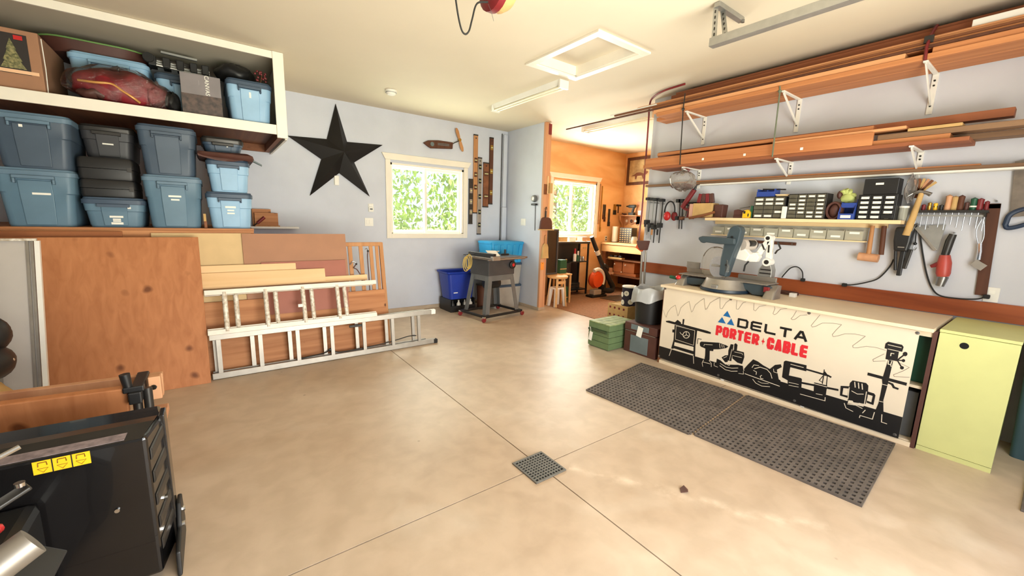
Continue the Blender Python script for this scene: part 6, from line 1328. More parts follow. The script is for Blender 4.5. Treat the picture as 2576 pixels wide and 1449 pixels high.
for k in range(2): part(bw, 'handle', MB().cyl((4.50, 3.225-0.055*k, 0.43), (4.45, 3.215-0.055*k, 1.17), 0.014, 10), M_alu, smooth=True)
part(bw, 'head', MB().prism([(3.26, 1.285), (3.095, 1.29), (3.12, 1.17), (3.20, 1.165), (3.235, 1.215)], 'x', 4.37, 4.44), M_brownp, bevel=0.010)
part(bw, 'bristles', MB().obox((4.41, 3.225, 1.19), (0.05, 0.10, 0.045), 0.5), mat('orange_bristle', (222, 96, 52), 0.8), bevel=0.006)

# ================================================================ CORNER: TABLE SAW, TOTES, RECYCLING
ts = thing('table_saw', 'grey contractor table saw on a black wheeled base', 'table saw', (3.46, 5.20, 0), math.radians(8))
L_ = dict(local=True)
def leg(sx, sy):
    a_ = Vector((sx*0.255, sy*0.205, 0.665)); b_ = Vector((sx*0.345, sy*0.255, 0.10))
    m_ = MB(); w = 0.075
    for (d1, d2) in (((-sx, 0), (0, 0)), ((0, 0), (0, -sy))):
        pass
    t_ = 0.006
    m_.loft([[(p.x, p.y, p.z), (p.x-sx*w, p.y, p.z), (p.x-sx*w, p.y-sy*t_, p.z), (p.x-sx*t_, p.y-sy*t_, p.z), (p.x-sx*t_, p.y-sy*w, p.z), (p.x, p.y-sy*w, p.z)] for p in (a_, b_)])
    return m_
for sx in (-1, 1):
    for sy in (-1, 1): part(ts, 'leg', leg(sx, sy), M_greyl, **L_)
ap = MB()
for sy in (-1, 1): ap.box(-0.25, 0.25, sy*0.205-0.003, sy*0.205+0.003, 0.585, 0.668)
for sx in (-1, 1): ap.box(sx*0.255-0.003, sx*0.255+0.003, -0.2, 0.2, 0.585, 0.668)
part(ts, 'apron', ap, M_greyl, **L_)
part(ts, 'cabinet', MB().box(-0.265, 0.265, -0.215, 0.215, 0.668, 0.905), M_greyp, bevel=0.006, **L_)
part(ts, 'tabletop', MB().box(-0.30, 0.30, -0.285, 0.285, 0.905, 0.94), M_castiron, bevel=0.004, **L_)
part(ts, 'extension_wing', MB().box(0.302, 0.48, -0.285, 0.285, 0.910, 0.938), M_castiron, bevel=0.004, **L_)
part(ts, 'mitre_slot', MB().box(-0.12, -0.10, -0.285, 0.285, 0.9402, 0.9408), M_dsteel, **L_)
fe = part(ts, 'rip_fence', MB().box(-0.25, -0.19, -0.29, 0.29, 0.941, 1.0), M_black, bevel=0.004, **L_)
part(ts, 'fence_head', MB().box(-0.30, -0.15, -0.34, -0.286, 0.905, 0.965), M_alu, bevel=0.006, **L_)
part(ts, 'front_rail', MB().cyl((-0.36, -0.305, 0.915), (0.40, -0.305, 0.915), 0.012, 10), M_steel, smooth=True, **L_)
wh = part(ts, 'hand_wheel', MB().lathe([(0.045, -0.03), (0.06, -0.02), (0.06, 0.0), (0.045, 0.008), (0.001, 0.008), (0.001, -0.012), (0.043, -0.012)], (0.20, -0.23, 0.815), 22, 'y'), M_black, smooth=True, **L_)
part(wh, 'wheel_boss', MB().cyl((0.20, -0.262, 0.815), (0.20, -0.236, 0.815), 0.026, 14), M_red, **L_)
bs = MB(); bs.box(-0.37, 0.37, -0.285, -0.255, 0.055, 0.09); bs.box(-0.37, 0.37, 0.255, 0.285, 0.055, 0.09); bs.box(-0.385, -0.355, -0.27, 0.27, 0.055, 0.09); bs.box(0.355, 0.385, -0.27, 0.27, 0.055, 0.09)
part(ts, 'mobile_base', bs, M_black, bevel=0.003, **L_)
for sx in (-1, 1):
    for sy in (-1, 1):
        part(ts, 'corner_plate', MB().box(sx*0.34-0.05, sx*0.34+0.05, sy*0.25-0.045, sy*0.25+0.045, 0.09, 0.098), M_dsteel, **L_)
        c_ = part(ts, 'caster', MB().lathe([(0.001, -0.014), (0.032, -0.014), (0.038, -0.008), (0.038, 0.008), (0.032, 0.014), (0.001, 0.014)], (sx*0.40, sy*0.285, 0.038), 16, 'y'), M_dred, smooth=True, **L_)
        part(c_, 'fork', MB().box(sx*0.40-0.018, sx*0.40+0.018, sy*0.285-0.022, sy*0.285+0.022, 0.060, 0.085), M_chrome, bevel=0.004, **L_)
part(ts, 'motor', MB().cyl((-0.05, 0.10, 0.50), (0.20, 0.10, 0.50), 0.09, 18), M_black, smooth=True, **L_)
yc = MB()
for k in range(3):
    yc.tube([(-0.37-0.012*k+0.055*math.cos(a_), 0.12+0.02*k, 0.86+0.11*math.sin(a_)-0.02*k) for a_ in [2*PI*i/20 for i in range(20)]], 0.007, 6, closed=True)
part(ts, 'cord_coil', yc, mat('yellow_cord', (206, 176, 92), 0.5), smooth=True, kind='stuff', **L_)
part(ts, 'cord_hanger', MB().beam((-0.26, 0.13, 0.965), (-0.46, 0.13, 0.965), 0.03, 0.012), M_black, **L_)
pp = thing('paper_manual', 'white open booklet lying on the saw table', 'booklet', (3.50, 5.23, 0.941))
part(pp, 'page', MB().obox((3.47, 5.20, 0.975), (0.20, 0.16, 0.004), 0.55, 0.05, 0.1), M_paper)
part(pp, 'page', MB().obox((3.52, 5.33, 0.97), (0.22, 0.16, 0.004), -0.5, 0.0, 0.1), M_paper)
part(pp, 'spine', MB().obox((3.495, 5.27, 1.0), (0.2, 0.02, 0.006), 0, 0, 0.1), M_tan)
rp = thing('push_stick', 'black clamp lying on the saw table beside the booklet', 'clamp', (3.72, 5.25, 0.941))
part(rp, 'bar', MB().box(3.66, 3.80, 5.24, 5.27, 0.941, 0.965), M_black, bevel=0.004)
part(rp, 'knob', MB().cyl((3.73, 5.255, 0.965), (3.73, 5.255, 1.03), 0.018, 10), M_black, smooth=True)
# stacked totes in the corner
def ctote(label, x0, x1, y0, y1, z0, z1, m, ml, ribs=0, group='totes stacked in the corner'):
    t = thing('corner_tote', label, 'tote', ((x0+x1)/2, (y0+y1)/2, z0), group=group)
    cx, cy, w, d, h_ = (x0+x1)/2, (y0+y1)/2, x1-x0, y1-y0, z1-z0
    part(t, 'body', MB().loft([rrect(w*0.88, d*0.88, 0.04, z0, cx, cy), rrect(w*0.97, d*0.97, 0.04, z1-0.035, cx, cy)]), m, smooth=True)
    part(t, 'lid', MB().loft([rrect(w*0.99, d*0.99, 0.04, z1-0.04, cx, cy), rrect(w, d, 0.04, z1-0.012, cx, cy), rrect(w*0.94, d*0.94, 0.04, z1, cx, cy)]), ml, smooth=True)
    for k in range(ribs):
        xx = x0+w*(0.12+0.76*k/(ribs-1))
        part(t, 'rib', MB().beam((xx+(cx-xx)*0.10, y0+d*0.055, z0+0.01), (xx, y0+d*0.008, z1-0.05), 0.06, 0.02, (0, 1, 0)), m, bevel=0.004)
    return t
M_gtote = mat('grey_tote', (168, 162, 152), 0.5)
ctote('grey tote with dark lid at the bottom of the corner stack', 3.72, 4.315, 5.53, 5.97, 0.0, 0.40, M_gtote, M_lid)
ctote('grey tote with dark lid in the middle of the corner stack', 3.72, 4.315, 5.53, 5.97, 0.401, 0.775, M_gtote, M_lid)
ctote('bright blue ribbed tote on top of the corner stack', 3.64, 4.325, 5.51, 5.97, 0.776, 1.135, M_cyan, M_cyan, 5)
# recycling bin on a dark crate
rcb = thing('recycling_bin', 'royal blue recycling bin with a white sticker by the saw', 'recycling bin', (3.2, 5.83, 0.205))
part(rcb, 'body', MB().loft([rrect(0.42, 0.32, 0.05, 0.206, 3.20, 5.85), rrect(0.50, 0.385, 0.05, 0.61, 3.19, 5.85), rrect(0.55, 0.43, 0.05, 0.63, 3.19, 5.85), rrect(0.56, 0.44, 0.05, 0.655, 3.19, 5.85), rrect(0.49, 0.37, 0.05, 0.64, 3.19, 5.85), rrect(0.41, 0.31, 0.05, 0.22, 3.20, 5.85)]), M_recyc, smooth=True)
part(rcb, 'sticker', MB().obox((3.08, 5.683, 0.33), (0.075, 0.003, 0.05), -0.06), M_paper)
part(rcb, 'number', place_text(text_mb('57', 0.12, 0.001, 0.002), (3.06, 5.672, 0.50), (1, 0, 0), (0, 0, 1)), M_ink)
part(rcb, 'lettering', place_text(text_mb('PA', 0.05, 0.001), (3.24, 5.676, 0.46), (1, 0, 0), (0, 0, 1)), M_paper)
dc = thing('dark_crate', 'low black crate of bottles under the recycling bin', 'crate', (3.2, 5.83, 0))
cm_ = MB(); cm_.box(2.98, 3.44, 5.66, 6.04, 0.0, 0.012); cm_.box(2.98, 3.44, 5.66, 5.672, 0.012, 0.10); cm_.box(2.98, 3.44, 6.028, 6.04, 0.012, 0.204); cm_.box(2.98, 2.992, 5.672, 6.028, 0.012, 0.204); cm_.box(3.428, 3.44, 5.672, 6.028, 0.012, 0.204)
part(dc, 'frame', cm_, M_black)
for k in range(4): part(dc, 'bottle', MB().lathe([(0.001, 0.013), (0.035, 0.013), (0.035, 0.12), (0.014, 0.15), (0.014, 0.18), (0.001, 0.181)], (3.05+0.11*k, 5.73, 0), 12), (M_black, M_white, M_galv, M_white)[k], smooth=True)
# dark can by the saw
dcn = thing('dark_pail', 'dark brown ribbed pail standing behind the saw stand', 'pail', (3.60, 5.66, 0))
part(dcn, 'body', MB().lathe([(0.001, 0.0), (0.085, 0.0), (0.10, 0.42), (0.001, 0.42)], (3.585, 5.68, 0), 18), M_darkwood, smooth=True)
part(dcn, 'rim', MB().lathe([(0.098, 0.41), (0.108, 0.41), (0.108, 0.43), (0.098, 0.43)], (3.585, 5.68, 0), 18), M_dsteel, smooth=True)

# ================================================================ SIDE ROOM
sbn = thing('side_workbench', 'wooden workbench with drawers in the side room', 'workbench', (7.3, 5.3, 0.006))
part(sbn, 'top', MB().box(6.93, 7.60, 4.1, 6.10, 1.03, 1.07), M_bench, bevel=0.004)
part(sbn, 'apron', MB().box(6.955, 6.985, 4.1, 6.09, 0.875, 1.03), M_bench, bevel=0.003)
for yy in (4.15, 5.98): part(sbn, 'leg', MB().box(6.97, 7.06, yy, yy+0.09, 0.006, 1.03), M_brownw, bevel=0.003)
for zz in (0.36, 0.70): part(sbn, 'shelf', MB().box(7.0, 7.58, 4.1, 6.08, zz, zz+0.02), M_brownw)
part(sbn, 'back', MB().box(7.58, 7.60, 4.1, 6.08, 0.1, 1.03), M_darkwood)
for (ya, yb_, za, zb) in ((5.25, 5.55, 0.45, 0.69), (5.57, 5.80, 0.45, 0.69), (5.20, 5.78, 0.385, 0.445)):
    d_ = part(sbn, 'drawer', MB().box(7.05, 7.30, ya, yb_, za, zb), wood('drawer_wood', (132, 70, 34), (156, 90, 48), 'Y', 4, 8), bevel=0.004)
    part(d_, 'knob', MB().ball((7.04, (ya+yb_)/2+0.08, (za+zb)/2+0.04), 0.014, 8, 6), M_white, smooth=True)
hp = thing('hand_plane', 'wooden vise block on the lower shelf of the side workbench', 'block', (7.02, 5.83, 0.38))
part(hp, 'base', MB().box(7.0, 7.05, 5.76, 5.95, 0.381, 0.43), M_stud, bevel=0.006)
part(hp, 'horn', MB().box(7.0, 7.045, 5.80, 5.88, 0.43, 0.52), M_stud, bevel=0.008)
tr_ = thing('tool_tray', 'pale wooden tray under the side workbench apron', 'tray', (7.0, 5.88, 0.72))
part(tr_, 'tray', MB().box(6.99, 7.1, 5.55, 5.93, 0.721, 0.76), M_tan, bevel=0.004)
for k in range(3): part(tr_, 'tool', MB().box(7.01, 7.06, 5.58+0.12*k, 5.65+0.12*k, 0.76, 0.80), M_dsteel, bevel=0.004)
ZBn = 1.071
pt_ = thing('paper_towel', 'white paper towel roll standing on the side workbench', 'paper towel', (7.25, 6.0, ZBn))
part(pt_, 'roll', MB().lathe([(0.02, ZBn+0.012), (0.065, ZBn+0.012), (0.065, ZBn+0.35), (0.02, ZBn+0.35)], (7.25, 5.985, 0), 20), M_paper, smooth=True)
part(pt_, 'base', MB().lathe([(0.001, ZBn), (0.075, ZBn), (0.075, ZBn+0.012), (0.001, ZBn+0.012)], (7.25, 5.985, 0), 20), M_darkwood, smooth=True)
pd = thing('parts_organizer', 'black parts organizer with pale labels on the side workbench', 'cabinet', (7.35, 5.7, ZBn))
part(pd, 'case', MB().box(7.27, 7.45, 5.55, 5.88, ZBn, 1.40), M_black, bevel=0.004)
for c in range(5):
    for r in range(7):
        d_ = part(pd, 'drawer', MB().box(7.262, 7.27, 5.555+0.065*c, 5.615+0.065*c, ZBn+0.008+0.045*r, ZBn+0.046+0.045*r), M_dsteel)
        part(d_, 'label', MB().box(7.2605, 7.262, 5.565+0.065*c, 5.605+0.065*c, ZBn+0.018+0.045*r, ZBn+0.034+0.045*r), M_tan)
gj = thing('glass_jar', 'round clear jar beside the parts organizer', 'jar', (7.22, 5.44, ZBn))
part(gj, 'jar', MB().lathe([(0.001, ZBn), (0.06, ZBn), (0.075, ZBn+0.06), (0.06, ZBn+0.13), (0.045, ZBn+0.15), (0.001, ZBn+0.15)], (7.22, 5.44, 0), 18), M_clearp, smooth=True)
part(gj, 'contents', MB().ball((7.22, 5.44, ZBn+0.05), (0.05, 0.05, 0.04), 10, 6), M_tan, smooth=True)
ds = thing('curio_shelf', 'small reddish scalloped wall shelf above the side workbench', 'shelf', (7.62, 5.85, 1.45))
part(ds, 'shelf', MB().box(7.45, 7.62, 5.60, 6.07, 1.655, 1.675), M_stud, bevel=0.004)
part(ds, 'back', MB().prism([(6.06, 1.655), (6.06, 1.50), (6.0, 1.45), (5.93, 1.50), (5.84, 1.46), (5.75, 1.50), (5.68, 1.45), (5.61, 1.50), (5.61, 1.655)], 'x', 7.60, 7.62), M_stud, bevel=0.003)
part(ds, 'end_bracket', MB().prism([(7.45, 1.655), (7.60, 1.655), (7.60, 1.40), (7.57, 1.40), (7.53, 1.50), (7.47, 1.56)], 'y', 6.04, 6.06), M_stud)
for k in range(3): part(ds, 'knob', MB().ball((7.58, 5.95-0.12*k, 1.55), (0.025, 0.03, 0.035), 10, 6), (M_paper, M_brownp, M_paper)[k], smooth=True)
dd = thing('cordless_drill', 'dark cordless drill standing on the curio shelf', 'drill', (7.52, 5.82, 1.676))
part(dd, 'motor_body', MB().cyl((7.52, 5.70, 1.87), (7.52, 5.87, 1.87), 0.035, 12), M_teal, smooth=True)
part(dd, 'chuck', MB().cyl((7.52, 5.87, 1.87), (7.52, 5.94, 1.87), 0.024, 10, 0.014), M_black, smooth=True)
part(dd, 'grip', MB().beam((7.52, 5.74, 1.86), (7.52, 5.77, 1.73), 0.04, 0.045, (1, 0, 0)), M_black, bevel=0.008)
part(dd, 'battery', MB().box(7.48, 7.56, 5.72, 5.85, 1.676, 1.735), M_black, bevel=0.006)
cu = thing('curio_figure', 'small brown curio lying on the curio shelf', 'curio', (7.52, 5.99, 1.676))
part(cu, 'body', MB().ball((7.52, 5.98, 1.70), (0.03, 0.06, 0.024), 12, 6), M_brownp, smooth=True)
part(cu, 'head', MB().ball((7.52, 6.04, 1.715), 0.018, 8, 6), M_brownp, smooth=True)
pf = thing('framed_picture', 'framed sepia picture of an animal on the side room wall', 'picture', (7.62, 5.72, 2.34))
fm_ = MB(); y0, y1, z0, z1, w = 5.38, 6.06, 2.34, 2.93, 0.06
fm_.box(7.59, 7.62, y0, y1, z0, z0+w); fm_.box(7.59, 7.62, y0, y1, z1-w, z1); fm_.box(7.59, 7.62, y0, y0+w, z0+w, z1-w); fm_.box(7.59, 7.62, y1-w, y1, z0+w, z1-w)
part(pf, 'frame', fm_, M_darkwood, bevel=0.004)
part(pf, 'print', MB().box(7.605, 7.61, y0+w, y1-w, z0+w, z1-w), mat('sepia_print', (214, 190, 140), 0.7, vscale=5, c2=(150, 124, 84)))
part(pf, 'printed_animal', MB().prism([(5.95, 2.53), (5.86, 2.56), (5.80, 2.60), (5.70, 2.60), (5.62, 2.57), (5.55, 2.62), (5.50, 2.60), (5.55, 2.55), (5.60, 2.53), (5.60, 2.46), (5.63, 2.46), (5.66, 2.53), (5.78, 2.53), (5.80, 2.46), (5.83, 2.46), (5.84, 2.53)], 'x', 7.602, 7.6045), mat('print_brown', (110, 62, 40), 0.7))
op = thing('wall_plaque', 'small brown wooden plaque with white cards on the side room wall', 'plaque', (7.62, 5.6, 1.49))
part(op, 'board', MB().box(7.60, 7.62, 5.42, 5.72, 1.48, 1.97), M_stud, bevel=0.004)
part(op, 'card', MB().box(7.594, 7.60, 5.56, 5.68, 1.68, 1.78), M_paper)
ol = thing('wall_outlet', 'white outlet on the orange plywood wall of the side room', 'outlet', (7.12, YB, 1.10))
part(ol, 'cover_plate', MB().box(7.08, 7.155, YB-0.008, YB, 1.085, 1.205), M_white, bevel=0.003)
for zz in (1.12, 1.17): part(ol, 'socket', MB().box(7.10, 7.135, YB-0.011, YB-0.008, zz-0.014, zz+0.014), M_dsteel, bevel=0.002)
# tools hung on the plywood beside the window
for lb, x0, x1, z0, z1, m_, hd in (('thin brass yard stick hung beside the side window', 6.88, 6.90, 1.30, 2.28, M_brass, None), ('wooden measuring stick hung next to the window casing', 6.81, 6.835, 1.46, 2.32, M_oak, None),
    ('short dark file hung on the plywood', 6.955, 6.98, 1.57, 1.89, M_dsteel, M_darkwood), ('long dark file hung on the plywood', 7.0, 7.035, 1.52, 1.89, M_dsteel, M_darkwood), ('dark saw blade hung on the plywood', 7.135, 7.19, 1.42, 1.80, M_dsteel, M_black), ('brass and black hand drill hung on the plywood', 7.30, 7.38, 1.68, 1.91, M_brass, M_black), ('dark hammer hung on the plywood near the corner', 7.445, 7.475, 1.66, 1.91, M_darkwood, M_black)):
    t = thing('hung_tool', lb, 'tool', ((x0+x1)/2, YB, z0), group='tools hung on the side room plywood')
    part(t, 'shaft', MB().box(x0, x1, YB-0.02, YB-0.006, z0+0.06, z1), m_, bevel=0.002)
    part(t, 'grip', MB().box(x0-0.004, x1+0.004, YB-0.03, YB-0.002, z0, z0+0.10) if lb.find('hammer') < 0 else MB().box(x0-0.05, x1+0.05, YB-0.04, YB-0.002, z1-0.04, z1), hd or m_, bevel=0.004)
    part(t, 'nail', MB().cyl(((x0+x1)/2, YB-0.024, z1-0.015), ((x0+x1)/2, YB, z1-0.015), 0.004, 6), M_steel)
# black cart below the window
ct = thing('utility_cart', 'tall open black utility cart under the side room window', 'cart', (5.85, 5.95, 0.006))
part(ct, 'top', MB().box(5.38, 6.27, 5.80, 6.10, 1.06, 1.10), M_black, bevel=0.004)
part(ct, 'top_cloth', MB().box(5.37, 6.28, 5.79, 6.10, 1.10, 1.108), M_paper)
for (xx, yy) in ((5.39, 5.81), (6.23, 5.81), (5.39, 6.06), (6.23, 6.06)): part(ct, 'post', MB().box(xx, xx+0.03, yy, yy+0.03, 0.006, 1.06), M_black)
for zz in (0.10, 0.68): part(ct, 'shelf', MB().box(5.39, 6.26, 5.82, 6.08, zz, zz+0.02), M_black)
part(ct, 'back_panel', MB().box(5.42, 6.22, 6.08, 6.09, 0.1, 1.06), M_black)
part(ct, 'side_panel', MB().box(5.42, 5.43, 5.83, 6.08, 0.1, 1.06), M_black)
part(ct, 'name_plate', MB().box(6.06, 6.16, 5.792, 5.80, 0.955, 0.995), M_tan)
for lb, x, r_, h_, m_, mc in (('red topped white bottle on the cart shelf', 5.92, 0.035, 0.20, M_white, M_red), ('white bottle with green label on the cart shelf', 6.01, 0.032, 0.16, M_greend, M_white), ('small steel can on the cart shelf', 6.09, 0.035, 0.08, M_alu, M_alu), ('squat steel tin on the cart shelf', 6.165, 0.032, 0.07, M_alu, M_chrome)):
    t = thing('bottle', lb, 'bottle', (x, 5.88, 0.70), group='bottles on the cart shelf')
    part(t, 'body', MB().lathe([(0.001, 0.701), (r_, 0.701), (r_, 0.70+h_*0.7), (r_*0.7, 0.70+h_*0.78), (0.001, 0.70+h_*0.78)], (x, 5.88, 0), 14), m_, smooth=True)
    part(t, 'cap', MB().lathe([(0.001, 0.70+h_*0.78), (r_*0.65, 0.70+h_*0.78), (r_*0.6, 0.70+h_*1.3), (0.001, 0.70+h_*1.3)], (x, 5.88, 0), 12), mc, smooth=True)
for lb, x0, x1, m_ in (('grey metal box on the cart top by the window', 5.46, 5.66, M_tan), ('open white tray on the cart top', 5.72, 5.90, M_paper), ('small brown wood block on the cart top', 6.08, 6.22, M_stud)):
    t = thing('cart_box', lb, 'box', ((x0+x1)/2, 5.92, 1.109)); part(t, 'body', MB().box(x0, x1, 5.85, 6.0, 1.109, 1.18), m_, bevel=0.004); part(t, 'lid', MB().box(x0-0.004, x1+0.004, 5.846, 6.004, 1.18, 1.195), m_, bevel=0.003)
cs = thing('cable_coil', 'coil of dark cable on the bottom shelf of the cart', 'cable', (5.98, 5.93, 0.121))
for k in range(4): part(cs, 'loop', MB().tube([(5.98+0.13*math.cos(a_), 5.93+0.09*math.sin(a_), 0.137+0.033*k) for a_ in [2*PI*i/18 for i in range(18)]], 0.016, 6, closed=True), M_rubber, smooth=True)
# leaf blower
lbw = thing('leaf_blower', 'orange and white backpack leaf blower with a long black tube', 'leaf blower', (6.35, 5.5, 0.006))
part(lbw, 'fan_housing', MB().lathe([(0.001, -0.09), (0.15, -0.08), (0.18, 0.0), (0.15, 0.06), (0.001, 0.08)], (6.16, 5.5, 0.36), 24, 'y'), M_orange, smooth=True)
part(lbw, 'cowl', MB().tube([(6.16+0.19*math.cos(a_), 5.46, 0.36+0.21*math.sin(a_)) for a_ in [math.radians(120-15*i) for i in range(11)]], 0.04, 8), M_white, smooth=True)
part(lbw, 'fuel_tank', MB().box(6.06, 6.28, 5.42, 5.56, 0.05, 0.16), M_gtote, bevel=0.02)
part(lbw, 'base', MB().box(6.0, 6.42, 5.40, 5.60, 0.006, 0.05), M_black, bevel=0.01)
part(lbw, 'back_frame', MB().prism([(6.30, 0.05), (6.44, 0.05), (6.42, 0.55), (6.34, 0.62)], 'y', 5.45, 5.55), M_dsteel, bevel=0.01)
part(lbw, 'tube', MB().tube([(5.95, 5.48, 1.22), (6.05, 5.48, 1.06), (6.26, 5.46, 0.70), (6.52, 5.42, 0.30)], [0.04, 0.042, 0.045, 0.05], 12), M_black, smooth=True)
part(lbw, 'elbow', MB().tube(curve_pts([(6.52, 5.42, 0.30), (6.60, 5.42, 0.20), (6.58, 5.42, 0.12), (6.45, 5.44, 0.12), (6.32, 5.46, 0.16)]), 0.055, 12), M_rubber, smooth=True)
part(lbw, 'tube_label', MB().tube([(6.115, 5.477, 0.95), (6.165, 5.472, 0.865)], 0.047, 12), M_white, smooth=True)
part(lbw, 'control_grip', MB().beam((6.30, 5.42, 0.66), (6.40, 5.40, 0.60), 0.04, 0.06), M_black, bevel=0.01)
# stools and boxes just inside
sl = thing('round_stool', 'round wooden stool just inside the side room', 'stool', (4.86, 5.22, 0.006))
part(sl, 'seat', MB().lathe([(0.001, 0.51), (0.17, 0.51), (0.185, 0.525), (0.185, 0.545), (0.17, 0.555), (0.001, 0.556)], (4.86, 5.22, 0), 28), M_bench, smooth=True)
for k in range(4):
    a_ = PI/4+PI/2*k; part(sl, 'leg', MB().beam((4.86+0.12*math.cos(a_), 5.22+0.12*math.sin(a_), 0.51), (4.86+0.17*math.cos(a_), 5.22+0.17*math.sin(a_), 0.006), 0.035, 0.03), M_bench, bevel=0.003)
part(sl, 'stretcher', MB().beam((4.76, 5.12, 0.44), (4.96, 5.12, 0.44), 0.015, 0.05), M_bench)
fp = thing('dark_mirror', 'dark glossy framed mirror standing on the round stool', 'panel', (4.80, 5.33, 0.557))
fm_ = MB(); x0, x1, z0, z1, w = 4.66, 4.945, 0.557, 1.36, 0.03
fm_.box(x0, x1, 5.33, 5.36, z0, z0+w); fm_.box(x0, x1, 5.33, 5.36, z1-w, z1); fm_.box(x0, x0+w, 5.33, 5.36, z0+w, z1-w); fm_.box(x1-w, x1, 5.33, 5.36, z0+w, z1-w)
part(fp, 'frame', fm_, M_greyp, bevel=0.003); part(fp, 'pane', MB().box(x0+w, x1-w, 5.342, 5.35, z0+w, z1-w), M_blackg)
part(fp, 'hanging_wire', MB().box(x0+w, x1-w, 5.352, 5.356, 1.2, 1.204), M_steel)
s2 = thing('wood_stool', 'small square wooden stool behind the round one', 'stool', (5.17, 5.42, 0.006))
part(s2, 'seat', MB().box(5.04, 5.30, 5.30, 5.56, 0.525, 0.55), M_bench, bevel=0.006)
for (xx, yy) in ((5.05, 5.31), (5.26, 5.31), (5.05, 5.52), (5.26, 5.52)): part(s2, 'leg', MB().box(xx, xx+0.03, yy, yy+0.03, 0.006, 0.525), M_bench, bevel=0.002)
wp = thing('step_stool', 'white plastic step stool under the round stool', 'step stool', (4.86, 5.24, 0.006))
part(wp, 'top', MB().loft([rrect(0.24, 0.20, 0.03, 0.32, 4.86, 5.22), rrect(0.22, 0.18, 0.03, 0.345, 4.86, 5.22)]), M_white, smooth=True)
for (sx, sy) in ((-1, -1), (1, -1), (-1, 1), (1, 1)): part(wp, 'leg', MB().loft([rrect(0.07, 0.05, 0.01, 0.32, 4.86+sx*0.08, 5.22+sy*0.07), rrect(0.05, 0.04, 0.01, 0.006, 4.86+sx*0.11, 5.22+sy*0.085)]), M_white, smooth=True)
for lb, x0, x1, y0, z0, z1 in (('dark green box under the square stool', 5.09, 5.255, 5.35, 0.006, 0.30), ('dark green carton standing on the square stool', 5.08, 5.24, 5.40, 0.551, 0.80)):
    t = thing('green_carton', lb, 'carton', ((x0+x1)/2, y0+0.07, z0), group='green cartons')
    part(t, 'body', MB().box(x0, x1, y0, y0+0.14, z0, z1), M_greend, bevel=0.003)
    part(t, 'print_band', MB().box(x0-0.001, x1+0.001, y0-0.002, y0, z0+(z1-z0)*0.3, z0+(z1-z0)*0.36), M_tan)
bkt = thing('black_bucket', 'black bucket with a brass tool in it beside the cart', 'bucket', (5.34, 5.66, 0.006))
part(bkt, 'body', MB().lathe([(0.001, 0.006), (0.10, 0.006), (0.12, 0.72), (0.11, 0.72), (0.095, 0.03), (0.001, 0.03)], (5.40, 5.62, 0), 20), M_black, smooth=True)
part(bkt, 'brass_tool', MB().cyl((5.40, 5.62, 0.60), (5.42, 5.60, 0.79), 0.02, 10), M_brass, smooth=True)
solo('door_mat', MB().obox((6.55, 5.15, 0.011), (0.80, 0.42, 0.010), 0, 0, 0.06), M_carpet2, 'dark doormat on the side room carpet', 'mat', bevel=0.002)

# ================================================================ LEFT FOREGROUND: SNOW BLOWER, VISE BENCH, SEAT
sn = thing('snow_blower', 'black snow blower housing with a yellow warning label in the left foreground', 'snow blower', (-0.75, 2.15, 0))
foot = [(-1.35, 2.02), (-0.268, 1.985), (-0.232, 2.18), (-0.25, 2.30), (-1.35, 2.36)]
part(sn, 'housing', MB().prism(foot, 'z', 0.03, 0.632), M_blackg, bevel=0.012)
part(sn, 'top_lip', MB().add([(-1.35, 2.015, 0.633), (-0.28, 1.98, 0.633), (-0.25, 2.08, 0.655), (-1.35, 2.115, 0.655), (-1.35, 2.22, 0.633), (-0.25, 2.18, 0.633)], [(0, 1, 2, 3), (3, 2, 5, 4), (0, 4, 5, 1), (1, 5, 2), (0, 3, 4)]), M_dsteel)
part(sn, 'brand_strip', MB().add([(-1.30, 2.022, 0.637), (-0.33, 1.990, 0.637), (-0.325, 2.03, 0.646), (-1.30, 2.062, 0.646), (-1.30, 2.022, 0.635), (-0.33, 1.990, 0.635), (-0.325, 2.03, 0.644), (-1.30, 2.062, 0.644)], [(0, 1, 2, 3), (7, 6, 5, 4), (0, 4, 5, 1), (2, 6, 7, 3)]), M_decal)
fb_ = lambda x: 1.985+(2.02-1.985)*(-0.268-x)/(1.082)
wl = part(sn, 'warning_label', MB().add([(-0.565, fb_(-0.565)-0.002, 0.576), (-0.423, fb_(-0.423)-0.002, 0.576), (-0.423, fb_(-0.423)-0.002, 0.624), (-0.565, fb_(-0.565)-0.002, 0.624), (-0.565, fb_(-0.565)-0.0005, 0.576), (-0.423, fb_(-0.423)-0.0005, 0.576), (-0.423, fb_(-0.423)-0.0005, 0.624), (-0.565, fb_(-0.565)-0.0005, 0.624)], [(0, 1, 2, 3), (7, 6, 5, 4), (0, 4, 5, 1), (1, 5, 6, 2), (2, 6, 7, 3), (3, 7, 4, 0)]), M_yellow)
for xx in (-0.518, -0.470): part(wl, 'divider', MB().box(xx-0.0015, xx+0.0015, fb_(xx)-0.0035, fb_(xx)-0.002, 0.576, 0.624), M_black)
for k in range(3):
    xc = -0.541+0.047*k; yy = fb_(xc)-0.003
    part(wl, 'warning_triangle', MB().tube([(xc-0.013, yy, 0.596), (xc+0.013, yy, 0.596), (xc, yy, 0.581)], 0.0012, 4, closed=True), mat('label_ink', (110, 70, 10), 0.6))
    part(wl, 'pictogram', MB().tube([(xc-0.011, yy, 0.604), (xc-0.010, yy, 0.618), (xc+0.010, yy, 0.618), (xc+0.011, yy, 0.606)], 0.0016, 4), mat('label_ink', (110, 70, 10)))
